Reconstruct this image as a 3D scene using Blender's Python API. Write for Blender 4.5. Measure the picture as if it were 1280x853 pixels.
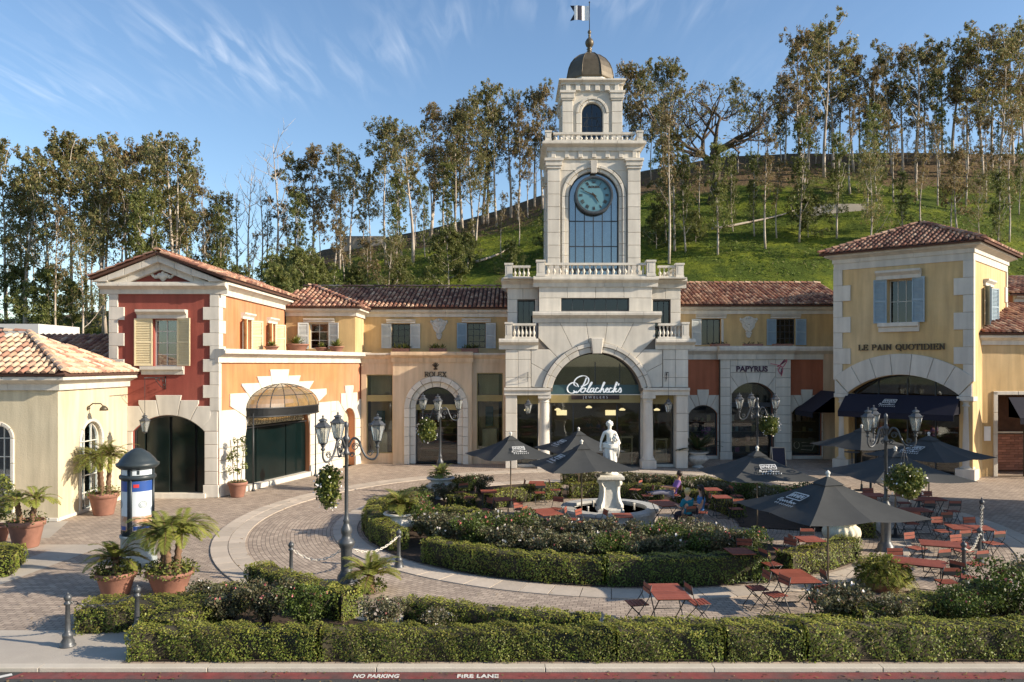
import bpy, math, random
import numpy as np
from mathutils import Vector, Matrix
from mathutils.geometry import delaunay_2d_cdt

random.seed(7); rng = np.random.default_rng(7)
R = math.radians; PI = math.pi
scene = bpy.context.scene
COL = scene.collection
for o in list(bpy.data.objects): bpy.data.objects.remove(o)

# ------------------------------------------------------------------ camera
cam = bpy.data.cameras.new('camera'); co = bpy.data.objects.new('camera', cam); COL.objects.link(co)
co.location = (0, 0, 5.5); co.rotation_euler = (R(90), 0, 0)
cam.sensor_width = 36; cam.lens = 36 * 990 / 1280; cam.shift_y = 28.5 / 1280
cam.clip_start = 0.1; cam.clip_end = 3000
scene.camera = co
# ------------------------------------------------------------------ light
SUN_EL, SUN_AZ = 24.0, 14.5          # azimuth: from +X towards -Y
sd = Vector((math.cos(R(SUN_EL)) * math.cos(R(SUN_AZ)), -math.cos(R(SUN_EL)) * math.sin(R(SUN_AZ)), math.sin(R(SUN_EL))))
sl = bpy.data.lights.new('sun', 'SUN'); so = bpy.data.objects.new('sun', sl); COL.objects.link(so)
sl.energy = 4.6; sl.angle = R(0.5); sl.color = (1.0, 0.87, 0.70)
so.rotation_euler = sd.to_track_quat('Z', 'Y').to_euler(); so.location = sd * 80
scene.view_settings.view_transform = 'Standard'; scene.view_settings.look = 'None'
scene.view_settings.gamma = 1; scene.view_settings.use_curve_mapping = False
scene.view_settings.exposure = 0.82
scene.cycles.use_denoising = True
scene.cycles.max_bounces = 6; scene.cycles.transparent_max_bounces = 8
# ------------------------------------------------------------------ world
W = bpy.data.worlds.new('World'); scene.world = W; W.use_nodes = True
nt = W.node_tree; nt.nodes.clear()
def N(nt, t, **k):
    n = nt.nodes.new(t)
    for a, b in k.items(): setattr(n, a, b)
    return n
def L(nt, a, b): nt.links.new(a, b)
def MATH(nt, op, a, b=None, clamp=False):
    n = N(nt, 'ShaderNodeMath', operation=op, use_clamp=clamp)
    for i, v in enumerate((a, b)):
        if v is None: continue
        if isinstance(v, (int, float)): n.inputs[i].default_value = v
        else: L(nt, v, n.inputs[i])
    return n.outputs[0]
sky = N(nt, 'ShaderNodeTexSky', sky_type='NISHITA', sun_disc=False, sun_elevation=R(SUN_EL), sun_rotation=R(90 + SUN_AZ))
sky.air_density = 1.0; sky.dust_density = 0.6; sky.ozone_density = 2.0; sky.altitude = 200
tc = N(nt, 'ShaderNodeTexCoord'); sx = N(nt, 'ShaderNodeSeparateXYZ'); L(nt, tc.outputs['Generated'], sx.inputs[0])
zc = MATH(nt, 'MAXIMUM', sx.outputs[2], 0.04)
px_ = MATH(nt, 'DIVIDE', sx.outputs[0], zc); py_ = MATH(nt, 'DIVIDE', sx.outputs[1], zc)
def cloudnoise(scx, scy, sc, rot, detail=6, dist=0.6, seed=0.0):
    cb = N(nt, 'ShaderNodeCombineXYZ'); L(nt, px_, cb.inputs[0]); L(nt, py_, cb.inputs[1]); cb.inputs[2].default_value = seed
    mp = N(nt, 'ShaderNodeMapping'); mp.inputs['Rotation'].default_value = (0, 0, R(rot)); mp.inputs['Scale'].default_value = (scx, scy, 1)
    L(nt, cb.outputs[0], mp.inputs[0])
    nz = N(nt, 'ShaderNodeTexNoise'); nz.inputs['Scale'].default_value = sc; nz.inputs['Detail'].default_value = detail
    nz.inputs['Distortion'].default_value = dist; L(nt, mp.outputs[0], nz.inputs['Vector']); return nz.outputs['Fac']
streak = cloudnoise(3.2, 0.55, 4.2, 14, 8, 0.9)
fine = cloudnoise(7, 1.2, 5.0, 22, 8, 0.5, 3.0)
blob = None
# wisps: centre in the cloud plane (x, y), half sizes, strength
for (cx, cy, ax, ay, st) in [(-0.98, 2.50, .17, .40, 1.0), (-1.72, 2.85, .36, .30, 1.0), (-.82, 2.68, .13, .27, 1.0), (-.55, 2.65, .13, .28, .6),
                             (-.36, 2.52, .09, .22, 1.0), (-.19, 2.36, .07, .12, 1.0), (.35, 2.22, .22, .13, .8), (-1.35, 2.35, .25, .25, .3),
                             (.9, 2.9, .3, .5, .3), (-.1, 2.2, .3, .1, .5), (2.2, 1.2, .8, .5, .5), (-2.4, .6, .9, .5, .5), (.4, -1.6, 1.0, .5, .5)]:
    dx = MATH(nt, 'DIVIDE', MATH(nt, 'SUBTRACT', px_, cx), ax); dy = MATH(nt, 'DIVIDE', MATH(nt, 'SUBTRACT', py_, cy), ay)
    r2 = MATH(nt, 'ADD', MATH(nt, 'MULTIPLY', dx, dx), MATH(nt, 'MULTIPLY', dy, dy))
    g = MATH(nt, 'MULTIPLY', MATH(nt, 'EXPONENT', MATH(nt, 'MULTIPLY', r2, -0.9)), st)
    blob = g if blob is None else MATH(nt, 'ADD', blob, g)
s1 = MATH(nt, 'MULTIPLY', MATH(nt, 'SUBTRACT', streak, 0.44), 3.4, True)
s2 = MATH(nt, 'ADD', MATH(nt, 'MULTIPLY', fine, 0.9), 0.3)
cl = MATH(nt, 'MULTIPLY', MATH(nt, 'MULTIPLY', MATH(nt, 'MULTIPLY', blob, s1), s2), 0.22, True)
mixc = N(nt, 'ShaderNodeMixRGB'); L(nt, cl, mixc.inputs[0])
hs = N(nt, 'ShaderNodeHueSaturation'); hs.inputs['Saturation'].default_value = 1.06; L(nt, sky.outputs[0], hs.inputs['Color'])
L(nt, hs.outputs[0], mixc.inputs[1]); mixc.inputs[2].default_value = (7.4, 7.5, 7.7, 1)
bg = N(nt, 'ShaderNodeBackground'); bg.inputs['Strength'].default_value = 0.115; L(nt, mixc.outputs[0], bg.inputs[0])
wo = N(nt, 'ShaderNodeOutputWorld'); L(nt, bg.outputs[0], wo.inputs[0])

# ------------------------------------------------------------------ materials
MATS = {}
def mk(name, col, rough=0.8, var=0.12, scale=3.0, isl=0.0, orand=0.0, bump=0.0, bscale=40.0, metal=0.0, ramp=None, streak=0.0, spec=0.4, col2=None, coord='Object', stain=None):
    m = bpy.data.materials.new(name); m.use_nodes = True; nt = m.node_tree; nt.nodes.clear()
    out = N(nt, 'ShaderNodeOutputMaterial'); b = N(nt, 'ShaderNodeBsdfPrincipled'); L(nt, b.outputs[0], out.inputs[0])
    b.inputs['Roughness'].default_value = rough; b.inputs['Metallic'].default_value = metal; b.inputs['Specular IOR Level'].default_value = spec
    tc = N(nt, 'ShaderNodeTexCoord'); vec = tc.outputs[coord]
    if coord == 'World':
        pass
    nz = N(nt, 'ShaderNodeTexNoise'); nz.inputs['Scale'].default_value = scale; nz.inputs['Detail'].default_value = 6; nz.inputs['Roughness'].default_value = .65
    L(nt, vec, nz.inputs['Vector'])
    if ramp:
        geo = N(nt, 'ShaderNodeNewGeometry'); oi = N(nt, 'ShaderNodeObjectInfo')
        src = MATH(nt, 'FRACT', MATH(nt, 'ADD', geo.outputs['Random Per Island'], oi.outputs['Random']))
        cr = N(nt, 'ShaderNodeValToRGB'); L(nt, src, cr.inputs[0]); el = cr.color_ramp.elements
        while len(el) < len(ramp): el.new(0.5)
        for i, c in enumerate(ramp):
            el[i].position = i / (len(ramp) - 1); el[i].color = (*c, 1)
        base = cr.outputs[0]
    else:
        rgb = N(nt, 'ShaderNodeRGB'); rgb.outputs[0].default_value = (*col, 1); base = rgb.outputs[0]
    if col2:
        n2 = N(nt, 'ShaderNodeTexNoise'); n2.inputs['Scale'].default_value = scale * .35; n2.inputs['Detail'].default_value = 5; L(nt, vec, n2.inputs['Vector'])
        f = MATH(nt, 'MULTIPLY', MATH(nt, 'SUBTRACT', n2.outputs[0], .42), 4.0, True)
        mx = N(nt, 'ShaderNodeMixRGB'); L(nt, f, mx.inputs[0]); L(nt, base, mx.inputs[1]); mx.inputs[2].default_value = (*col2, 1); base = mx.outputs[0]
    v = MATH(nt, 'ADD', MATH(nt, 'MULTIPLY', MATH(nt, 'SUBTRACT', nz.outputs[0], .5), var * 4), 1.0)
    if streak:
        mp = N(nt, 'ShaderNodeMapping'); mp.inputs['Scale'].default_value = (1.6, 1.6, .18); L(nt, vec, mp.inputs[0])
        n3 = N(nt, 'ShaderNodeTexNoise'); n3.inputs['Scale'].default_value = 2.2; n3.inputs['Detail'].default_value = 7; L(nt, mp.outputs[0], n3.inputs['Vector'])
        v = MATH(nt, 'MULTIPLY', v, MATH(nt, 'ADD', MATH(nt, 'MULTIPLY', MATH(nt, 'SUBTRACT', n3.outputs[0], .5), streak * 4), 1.0))
    if orand:
        oi = N(nt, 'ShaderNodeObjectInfo')
        v = MATH(nt, 'MULTIPLY', v, MATH(nt, 'ADD', MATH(nt, 'MULTIPLY', MATH(nt, 'SUBTRACT', oi.outputs['Random'], .5), orand * 2), 1.0))
    if isl:
        geo = N(nt, 'ShaderNodeNewGeometry')
        v = MATH(nt, 'MULTIPLY', v, MATH(nt, 'ADD', MATH(nt, 'MULTIPLY', MATH(nt, 'SUBTRACT', geo.outputs['Random Per Island'], .5), isl * 2), 1.0))
    vm = N(nt, 'ShaderNodeVectorMath', operation='SCALE'); L(nt, base, vm.inputs[0]); L(nt, v, vm.inputs['Scale'])
    L(nt, vm.outputs[0], b.inputs['Base Color'])
    if bump:
        nb = N(nt, 'ShaderNodeTexNoise'); nb.inputs['Scale'].default_value = bscale; nb.inputs['Detail'].default_value = 4; L(nt, vec, nb.inputs['Vector'])
        bp = N(nt, 'ShaderNodeBump'); bp.inputs['Strength'].default_value = bump; bp.inputs['Distance'].default_value = .02
        L(nt, nb.outputs[0], bp.inputs['Height']); L(nt, bp.outputs[0], b.inputs['Normal'])
    MATS[name] = m; return m
mk('cast_stone', (.60, .555, .475), .85, .10, 1.3, orand=.07, bump=.25, bscale=30, streak=.14)
mk('white_stone', (.56, .52, .45), .85, .08, 1.3, orand=.06, bump=.25, bscale=30, streak=.14)
mk('mortar', (.15, .13, .11), .95, .1, 2)
mk('red_stucco', (.24, .055, .04), .9, .10, .8, bump=.3, bscale=25, streak=.20, col2=(.29, .08, .055))
mk('orange_stucco', (.49, .195, .08), .9, .12, .7, bump=.3, bscale=25, streak=.20, col2=(.52, .245, .14))
mk('yellow_stucco', (.53, .36, .165), .9, .11, .6, bump=.3, bscale=25, streak=.20, col2=(.56, .42, .235))
mk('cream_stucco', (.53, .46, .32), .9, .10, .6, bump=.3, bscale=25, streak=.20, col2=(.58, .48, .32))
mk('peach_stucco', (.60, .43, .27), .9, .08, .6, bump=.3, bscale=25, streak=.20, col2=(.62, .50, .36))
mk('terracotta_stucco', (.34, .115, .06), .9, .10, .8, bump=.3, bscale=25, streak=.20)
mk('roof_tile', (.4, .2, .1), .85, .18, 6, ramp=[(.24, .10, .065), (.42, .23, .15), (.15, .065, .05), (.56, .39, .27), (.30, .13, .085), (.10, .05, .04), (.48, .29, .19), (.2, .085, .06)], bump=.3, bscale=20)
mk('pale_roof_tile', (.4, .2, .1), .85, .18, 6, ramp=[(.50, .33, .21), (.60, .45, .31), (.34, .15, .10), (.64, .51, .37), (.52, .33, .21), (.30, .14, .10), (.58, .43, .30), (.54, .37, .25)], bump=.3, bscale=20)
mk('roof_underlay', (.10, .05, .035), .95, .1)
mk('iron', (.022, .024, .026), .45, .2, 8, spec=.5)
mk('lamp_metal', (.085, .09, .095), .42, .3, 9, metal=.35, bump=.15, bscale=25)
mk('bronze', (.105, .085, .055), .45, .3, 3, metal=.35)
mk('dark_sash', (.035, .04, .045), .5, .1)
mk('white_sash', (.6, .57, .5), .6, .08)
mk('cream_shutter', (.62, .53, .33), .65, .08, 5, streak=.08)
mk('blue_shutter', (.27, .35, .40), .65, .10, 5, streak=.1)
mk('grey_shutter', (.50, .52, .50), .65, .10, 5, streak=.1)
mk('green_door', (.003, .009, .009), .14, .3, 2)
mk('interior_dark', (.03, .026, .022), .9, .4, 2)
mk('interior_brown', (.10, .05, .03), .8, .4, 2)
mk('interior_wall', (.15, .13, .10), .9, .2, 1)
mk('clock_paint', (.12, .26, .31), .5, .05, 3)
mk('curtain', (.50, .55, .58), .8, .12, 4, streak=.2)
mk('beam_gold', (.30, .24, .10), .5, .15, 2)
mk('sign_teal', (.05, .10, .11), .4, .1, 2)
mk('letter_dark', (.05, .03, .015), .4, .1)
mk('letter_purple', (.06, .02, .05), .4, .1)
mk('letter_magenta', (.5, .03, .12), .4, .1)
mk('letter_white', (.85, .85, .83), .5, .02)
mk('lettering_panel', (.05, .03, .025), .5, .1)
mk('terracotta', (.27, .13, .09), .8, .15, 5, bump=.2, bscale=20, streak=.15)
mk('urn_white', (.66, .63, .56), .8, .15, 6, bump=.3, bscale=15)
mk('urn_grey', (.40, .40, .38), .85, .2, 6, bump=.3, bscale=15)
mk('urn_cream', (.62, .56, .42), .85, .2, 6, bump=.3, bscale=15)
mk('marble', (.74, .71, .64), .6, .10, 5, bump=.3, bscale=14)
mk('soil', (.055, .035, .022), .98, .3, 4, bump=.6, bscale=12)
mk('concrete', (.44, .39, .32), .9, .10, 1.2, bump=.2, bscale=30, col2=(.36, .32, .27))
mk('kerb_concrete', (.50, .45, .37), .9, .12, 2, orand=.06, bump=.2)
mk('slab', (.47, .40, .32), .88, .12, 2, orand=.12, bump=.3, bscale=20)
mk('asphalt', (.055, .053, .050), .93, .22, 1.6, bump=.4, bscale=60)
mk('red_paint', (.21, .05, .045), .85, .3, 6, bump=.2, col2=(.12, .06, .055))
mk('road_paint', (.62, .60, .55), .8, .15, 8)
mk('umbrella_cloth', (.038, .040, .039), .85, .15, 3, bump=.15, bscale=60)
mk('awning_cloth', (.007, .008, .02), .85, .12, 3)
mk('pole_wood', (.17, .13, .09), .5, .1)
mk('pole_steel', (.16, .17, .17), .4, .1, metal=.5)
mk('red_wood', (.25, .068, .042), .55, .15, 8, orand=.12, bump=.15, bscale=30)
mk('pale_wood', (.42, .36, .27), .6, .15, 8)
mk('bark_pale', (.46, .40, .33), .9, .25, 1.5, col2=(.27, .20, .15))
mk('bark_dark', (.10, .075, .055), .95, .25, 2)
mk('palm_bark', (.17, .10, .06), .95, .35, 12, bump=.8, bscale=14)
mk('twig', (.035, .03, .017), .95, .3, 3)
mk('rope', (.45, .42, .35), .8, .1)
mk('skin', (.55, .32, .22), .6, .05)
mk('skin_tan', (.36, .19, .12), .6, .05)
mk('hair_blond', (.55, .42, .20), .6, .25, 30)
mk('hair_dark', (.03, .018, .012), .5, .2, 30)
mk('cloth_teal', (.01, .16, .24), .85, .12, 8)
mk('cloth_blue', (.06, .18, .42), .85, .12, 8)
mk('cloth_purple', (.22, .12, .35), .85, .2, 8)
mk('cloth_grey', (.20, .20, .25), .85, .2, 8)
mk('cloth_navy', (.02, .022, .04), .85, .2, 8)
mk('kiosk_metal', (.03, .04, .045), .4, .2, 4)
mk('kiosk_base', (.26, .29, .28), .6, .15, 4)
mk('brick_red', (.36, .17, .12), .9, .2, 3, orand=.25, isl=.2)
mk('bronze_leaf', (.1, .1, .1), .4, .1)
mk('blossom_pink', (.55, .16, .16), .6, .2)
mk('blossom_white', (.75, .7, .66), .6, .1)
mk('blossom_violet', (.35, .05, .30), .6, .2)
mk('water', (.02, .03, .035), .05, .2, 3, spec=.6, bump=.6, bscale=9)
mk('roof_box', (.62, .60, .56), .7, .05)

def leafmat(name, ramp, trans=.25, rough=.5):
    m = bpy.data.materials.new(name); m.use_nodes = True; nt = m.node_tree; nt.nodes.clear()
    out = N(nt, 'ShaderNodeOutputMaterial'); b = N(nt, 'ShaderNodeBsdfPrincipled'); b.inputs['Roughness'].default_value = rough
    b.inputs['Specular IOR Level'].default_value = .35
    geo = N(nt, 'ShaderNodeNewGeometry'); cr = N(nt, 'ShaderNodeValToRGB'); el = cr.color_ramp.elements
    while len(el) < len(ramp): el.new(.5)
    for i, c in enumerate(ramp): el[i].position = i / (len(ramp) - 1); el[i].color = (*c, 1)
    L(nt, geo.outputs['Random Per Island'], cr.inputs[0])
    tc = N(nt, 'ShaderNodeTexCoord'); nz = N(nt, 'ShaderNodeTexNoise'); nz.inputs['Scale'].default_value = 1.7; nz.inputs['Detail'].default_value = 3
    L(nt, tc.outputs['Object'], nz.inputs['Vector']); oi = N(nt, 'ShaderNodeObjectInfo')
    v = MATH(nt, 'MULTIPLY', MATH(nt, 'ADD', MATH(nt, 'MULTIPLY', nz.outputs[0], 1.9), .05), MATH(nt, 'ADD', MATH(nt, 'MULTIPLY', oi.outputs['Random'], .3), .85))
    vm = N(nt, 'ShaderNodeVectorMath', operation='SCALE'); L(nt, cr.outputs[0], vm.inputs[0]); L(nt, v, vm.inputs['Scale'])
    L(nt, vm.outputs[0], b.inputs['Base Color'])
    t = N(nt, 'ShaderNodeBsdfTranslucent'); L(nt, vm.outputs[0], t.inputs[0])
    mx = N(nt, 'ShaderNodeMixShader'); mx.inputs[0].default_value = trans; L(nt, b.outputs[0], mx.inputs[1]); L(nt, t.outputs[0], mx.inputs[2])
    L(nt, mx.outputs[0], out.inputs[0]); MATS[name] = m; return m
leafmat('boxwood', [(.11, .16, .02), (.18, .22, .03), (.06, .095, .015), (.23, .23, .05), (.12, .15, .022), (.17, .14, .035)])
leafmat('dark_boxwood', [(.07, .11, .018), (.11, .15, .024), (.045, .075, .014), (.14, .17, .03)])
leafmat('eucalyptus', [(.16, .17, .06), (.22, .22, .08), (.10, .12, .05), (.27, .23, .09), (.14, .16, .06), (.33, .21, .10), (.20, .20, .08)], .45)
leafmat('eucalyptus_rust', [(.20, .18, .07), (.31, .20, .10), (.13, .14, .06), (.36, .24, .13), (.18, .18, .07), (.27, .17, .09)], .45)
leafmat('eucalyptus_green', [(.13, .16, .045), (.19, .21, .06), (.09, .115, .035), (.24, .23, .07), (.15, .165, .06)], .45)
leafmat('boxwood_new', [(.22, .25, .03), (.30, .30, .05), (.16, .20, .03), (.33, .29, .06), (.20, .17, .05)])  # brighter, yellower box leaves: sunlight on hedge tops put into the colour
leafmat('rose_leaf', [(.09, .10, .04), (.15, .15, .07), (.06, .07, .03), (.21, .19, .11), (.12, .13, .06), (.16, .10, .06), (.17, .19, .10)], .2, .4)
leafmat('palm_leaf', [(.18, .21, .035), (.28, .28, .06), (.13, .17, .03), (.34, .31, .08)], .35)
leafmat('cycad_leaf', [(.02, .04, .015), (.035, .06, .02), (.015, .03, .012)], .15)
leafmat('agave_leaf', [(.16, .20, .04), (.24, .25, .06), (.10, .14, .03)], .2)
leafmat('basket_leaf', [(.06, .09, .02), (.12, .15, .03), (.22, .22, .05), (.04, .06, .015)], .25)
leafmat('meadow', [(.10, .16, .015), (.15, .21, .02), (.07, .11, .015), (.18, .20, .03), (.10, .09, .03)], .3, .7)
def glass(name, tint, refl=.5, rough=.02, op=.0):
    m = bpy.data.materials.new(name); m.use_nodes = True; nt = m.node_tree; nt.nodes.clear()
    out = N(nt, 'ShaderNodeOutputMaterial'); t = N(nt, 'ShaderNodeBsdfTransparent'); t.inputs[0].default_value = (*tint, 1)
    g = N(nt, 'ShaderNodeBsdfGlossy'); g.inputs['Roughness'].default_value = rough; g.inputs[0].default_value = (.9, .95, 1, 1)
    lw = N(nt, 'ShaderNodeFresnel'); lw.inputs[0].default_value = 1.5
    f = MATH(nt, 'ADD', MATH(nt, 'MULTIPLY', lw.outputs[0], 1.2), refl * .15, True)
    mx = N(nt, 'ShaderNodeMixShader'); L(nt, f, mx.inputs[0]); L(nt, t.outputs[0], mx.inputs[1]); L(nt, g.outputs[0], mx.inputs[2]); last = mx.outputs[0]
    if op:
        d = N(nt, 'ShaderNodeBsdfDiffuse'); d.inputs[0].default_value = (*tint, 1)
        m2 = N(nt, 'ShaderNodeMixShader'); m2.inputs[0].default_value = op; L(nt, last, m2.inputs[1]); L(nt, d.outputs[0], m2.inputs[2]); last = m2.outputs[0]
    L(nt, last, out.inputs[0]); MATS[name] = m
glass('shop_glass', (.86, .87, .83), .15)
glass('window_glass', (.38, .42, .47), .0)
glass('sky_glass', (.78, .82, .84), .7)
glass('amber_glass', (.55, .38, .18), .8, .12, .3)
glass('lantern_glass', (.75, .76, .72), .5, .1, .25)

# brick paving: real-world sized running bond, straight or concentric about the fountain
def paving(name, concentric):
    m = bpy.data.materials.new(name); m.use_nodes = True; nt = m.node_tree; nt.nodes.clear()
    out = N(nt, 'ShaderNodeOutputMaterial'); b = N(nt, 'ShaderNodeBsdfPrincipled'); L(nt, b.outputs[0], out.inputs[0]); b.inputs['Roughness'].default_value = .85
    tc = N(nt, 'ShaderNodeTexCoord'); vec = tc.outputs['Object']
    sp = N(nt, 'ShaderNodeSeparateXYZ'); L(nt, vec, sp.inputs[0])
    cb = N(nt, 'ShaderNodeCombineXYZ')
    if concentric:
        dx = MATH(nt, 'SUBTRACT', sp.outputs[0], 3.45); dy = MATH(nt, 'SUBTRACT', sp.outputs[1], 28.0)
        r = MATH(nt, 'SQRT', MATH(nt, 'ADD', MATH(nt, 'MULTIPLY', dx, dx), MATH(nt, 'MULTIPLY', dy, dy)))
        a = MATH(nt, 'MULTIPLY', MATH(nt, 'ARCTAN2', dy, dx), 11.0)
        L(nt, a, cb.inputs[0]); L(nt, r, cb.inputs[1])
    else:
        L(nt, sp.outputs[0], cb.inputs[0]); L(nt, sp.outputs[1], cb.inputs[1])
    br = N(nt, 'ShaderNodeTexBrick'); L(nt, cb.outputs[0], br.inputs['Vector'])
    br.inputs['Scale'].default_value = 1; br.inputs['Brick Width'].default_value = .21; br.inputs['Row Height'].default_value = .125
    br.inputs['Mortar Size'].default_value = .008; br.inputs['Mortar Smooth'].default_value = .3; br.inputs['Bias'].default_value = 0
    c1, c2 = ((.43, .345, .265), (.28, .22, .17))
    br.inputs['Color1'].default_value = (*c1, 1); br.inputs['Color2'].default_value = (*c2, 1); br.inputs['Mortar'].default_value = (.075, .06, .05, 1)
    nz = N(nt, 'ShaderNodeTexNoise'); nz.inputs['Scale'].default_value = .5; nz.inputs['Detail'].default_value = 8; nz.inputs['Roughness'].default_value = .7; L(nt, vec, nz.inputs['Vector'])
    v = MATH(nt, 'ADD', MATH(nt, 'MULTIPLY', nz.outputs[0], .8), .62)
    vm = N(nt, 'ShaderNodeVectorMath', operation='SCALE'); L(nt, br.outputs[0], vm.inputs[0]); L(nt, v, vm.inputs['Scale']); L(nt, vm.outputs[0], b.inputs['Base Color'])
    bp = N(nt, 'ShaderNodeBump'); bp.inputs['Strength'].default_value = .6; bp.inputs['Distance'].default_value = .012
    L(nt, MATH(nt, 'SUBTRACT', 1.0, br.outputs['Fac']), bp.inputs['Height']); L(nt, bp.outputs[0], b.inputs['Normal']); MATS[name] = m
paving('brick_paving', False); paving('ring_paving', True)
M = MATS

# ------------------------------------------------------------------ helpers
def rootloc(o):
    v = Vector((0, 0, 0))
    while o is not None: v += o.location; o = o.parent
    return v
def newobj(name, me, parent=None, loc=None, rz=0.0):
    o = bpy.data.objects.new(name, me); COL.objects.link(o)
    if parent is not None: o.parent = parent
    if loc is not None: o.location = loc
    if rz: o.rotation_euler = (0, 0, rz)
    return o
def tag(o, label=None, cat=None, group=None, kind=None):
    for k, v in (('label', label), ('category', cat), ('group', group), ('kind', kind)):
        if v: o[k] = v
    return o
def thing(name, loc, label, cat, group=None):
    return tag(newobj(name, None, None, loc), label, cat, group)
def copy_tree(o, parent=None):
    c = o.copy(); COL.objects.link(c); c.parent = parent
    for ch in list(o.children): copy_tree(ch, c)
    return c
class Fr:
    def __init__(s, x, y, ang=0.0, z=0.0):
        s.x, s.y, s.z, s.a = x, y, z, R(ang); s.c, s.s = math.cos(s.a), math.sin(s.a)
    def P(s, u, v, w=0.0): return (s.x + u * s.c + w * s.s, s.y + u * s.s - w * s.c, s.z + v)
def area2(p): return sum(p[i][0] * p[(i + 1) % len(p)][1] - p[(i + 1) % len(p)][0] * p[i][1] for i in range(len(p)))
def inset(p, c):
    n = len(p); out = []
    for i in range(n):
        a, b, d = p[i - 1], p[i], p[(i + 1) % n]
        e1 = (b[0] - a[0], b[1] - a[1]); e2 = (d[0] - b[0], d[1] - b[1])
        l1 = math.hypot(*e1) or 1e-9; l2 = math.hypot(*e2) or 1e-9
        n1 = (-e1[1] / l1, e1[0] / l1); n2 = (-e2[1] / l2, e2[0] / l2)
        k = 1 + n1[0] * n2[0] + n1[1] * n2[1]; k = max(k, .35)
        out.append((b[0] + c * (n1[0] + n2[0]) / k, b[1] + c * (n1[1] + n2[1]) / k))
    return out
def clip(poly, a, b, c):            # keep a*x+b*y<=c
    out = []
    for i in range(len(poly)):
        p, q = poly[i], poly[(i + 1) % len(poly)]; dp = a * p[0] + b * p[1] - c; dq = a * q[0] + b * q[1] - c
        if dp <= 1e-9: out.append(p)
        if (dp < -1e-9 and dq > 1e-9) or (dp > 1e-9 and dq < -1e-9):
            t = dp / (dp - dq); out.append((p[0] + t * (q[0] - p[0]), p[1] + t * (q[1] - p[1])))
    return out
def rect(a, b, c, d): return [(a, c), (b, c), (b, d), (a, d)]
def arch_poly(cx, half, v0, vs, rise=None, n=14):
    """opening: rectangle v0..vs with an arch of given rise (half = semicircle)"""
    rise = half if rise is None else rise
    r = (half * half + rise * rise) / (2 * rise); cz = vs + rise - r; a = math.asin(min(1, half / r))
    pts = [(cx - half, v0), (cx + half, v0)]
    for i in range(n + 1):
        t = a - 2 * a * i / n; pts.append((cx + r * math.sin(t), cz + r * math.cos(t)))
    return pts, (cx, cz, r, a)
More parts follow.
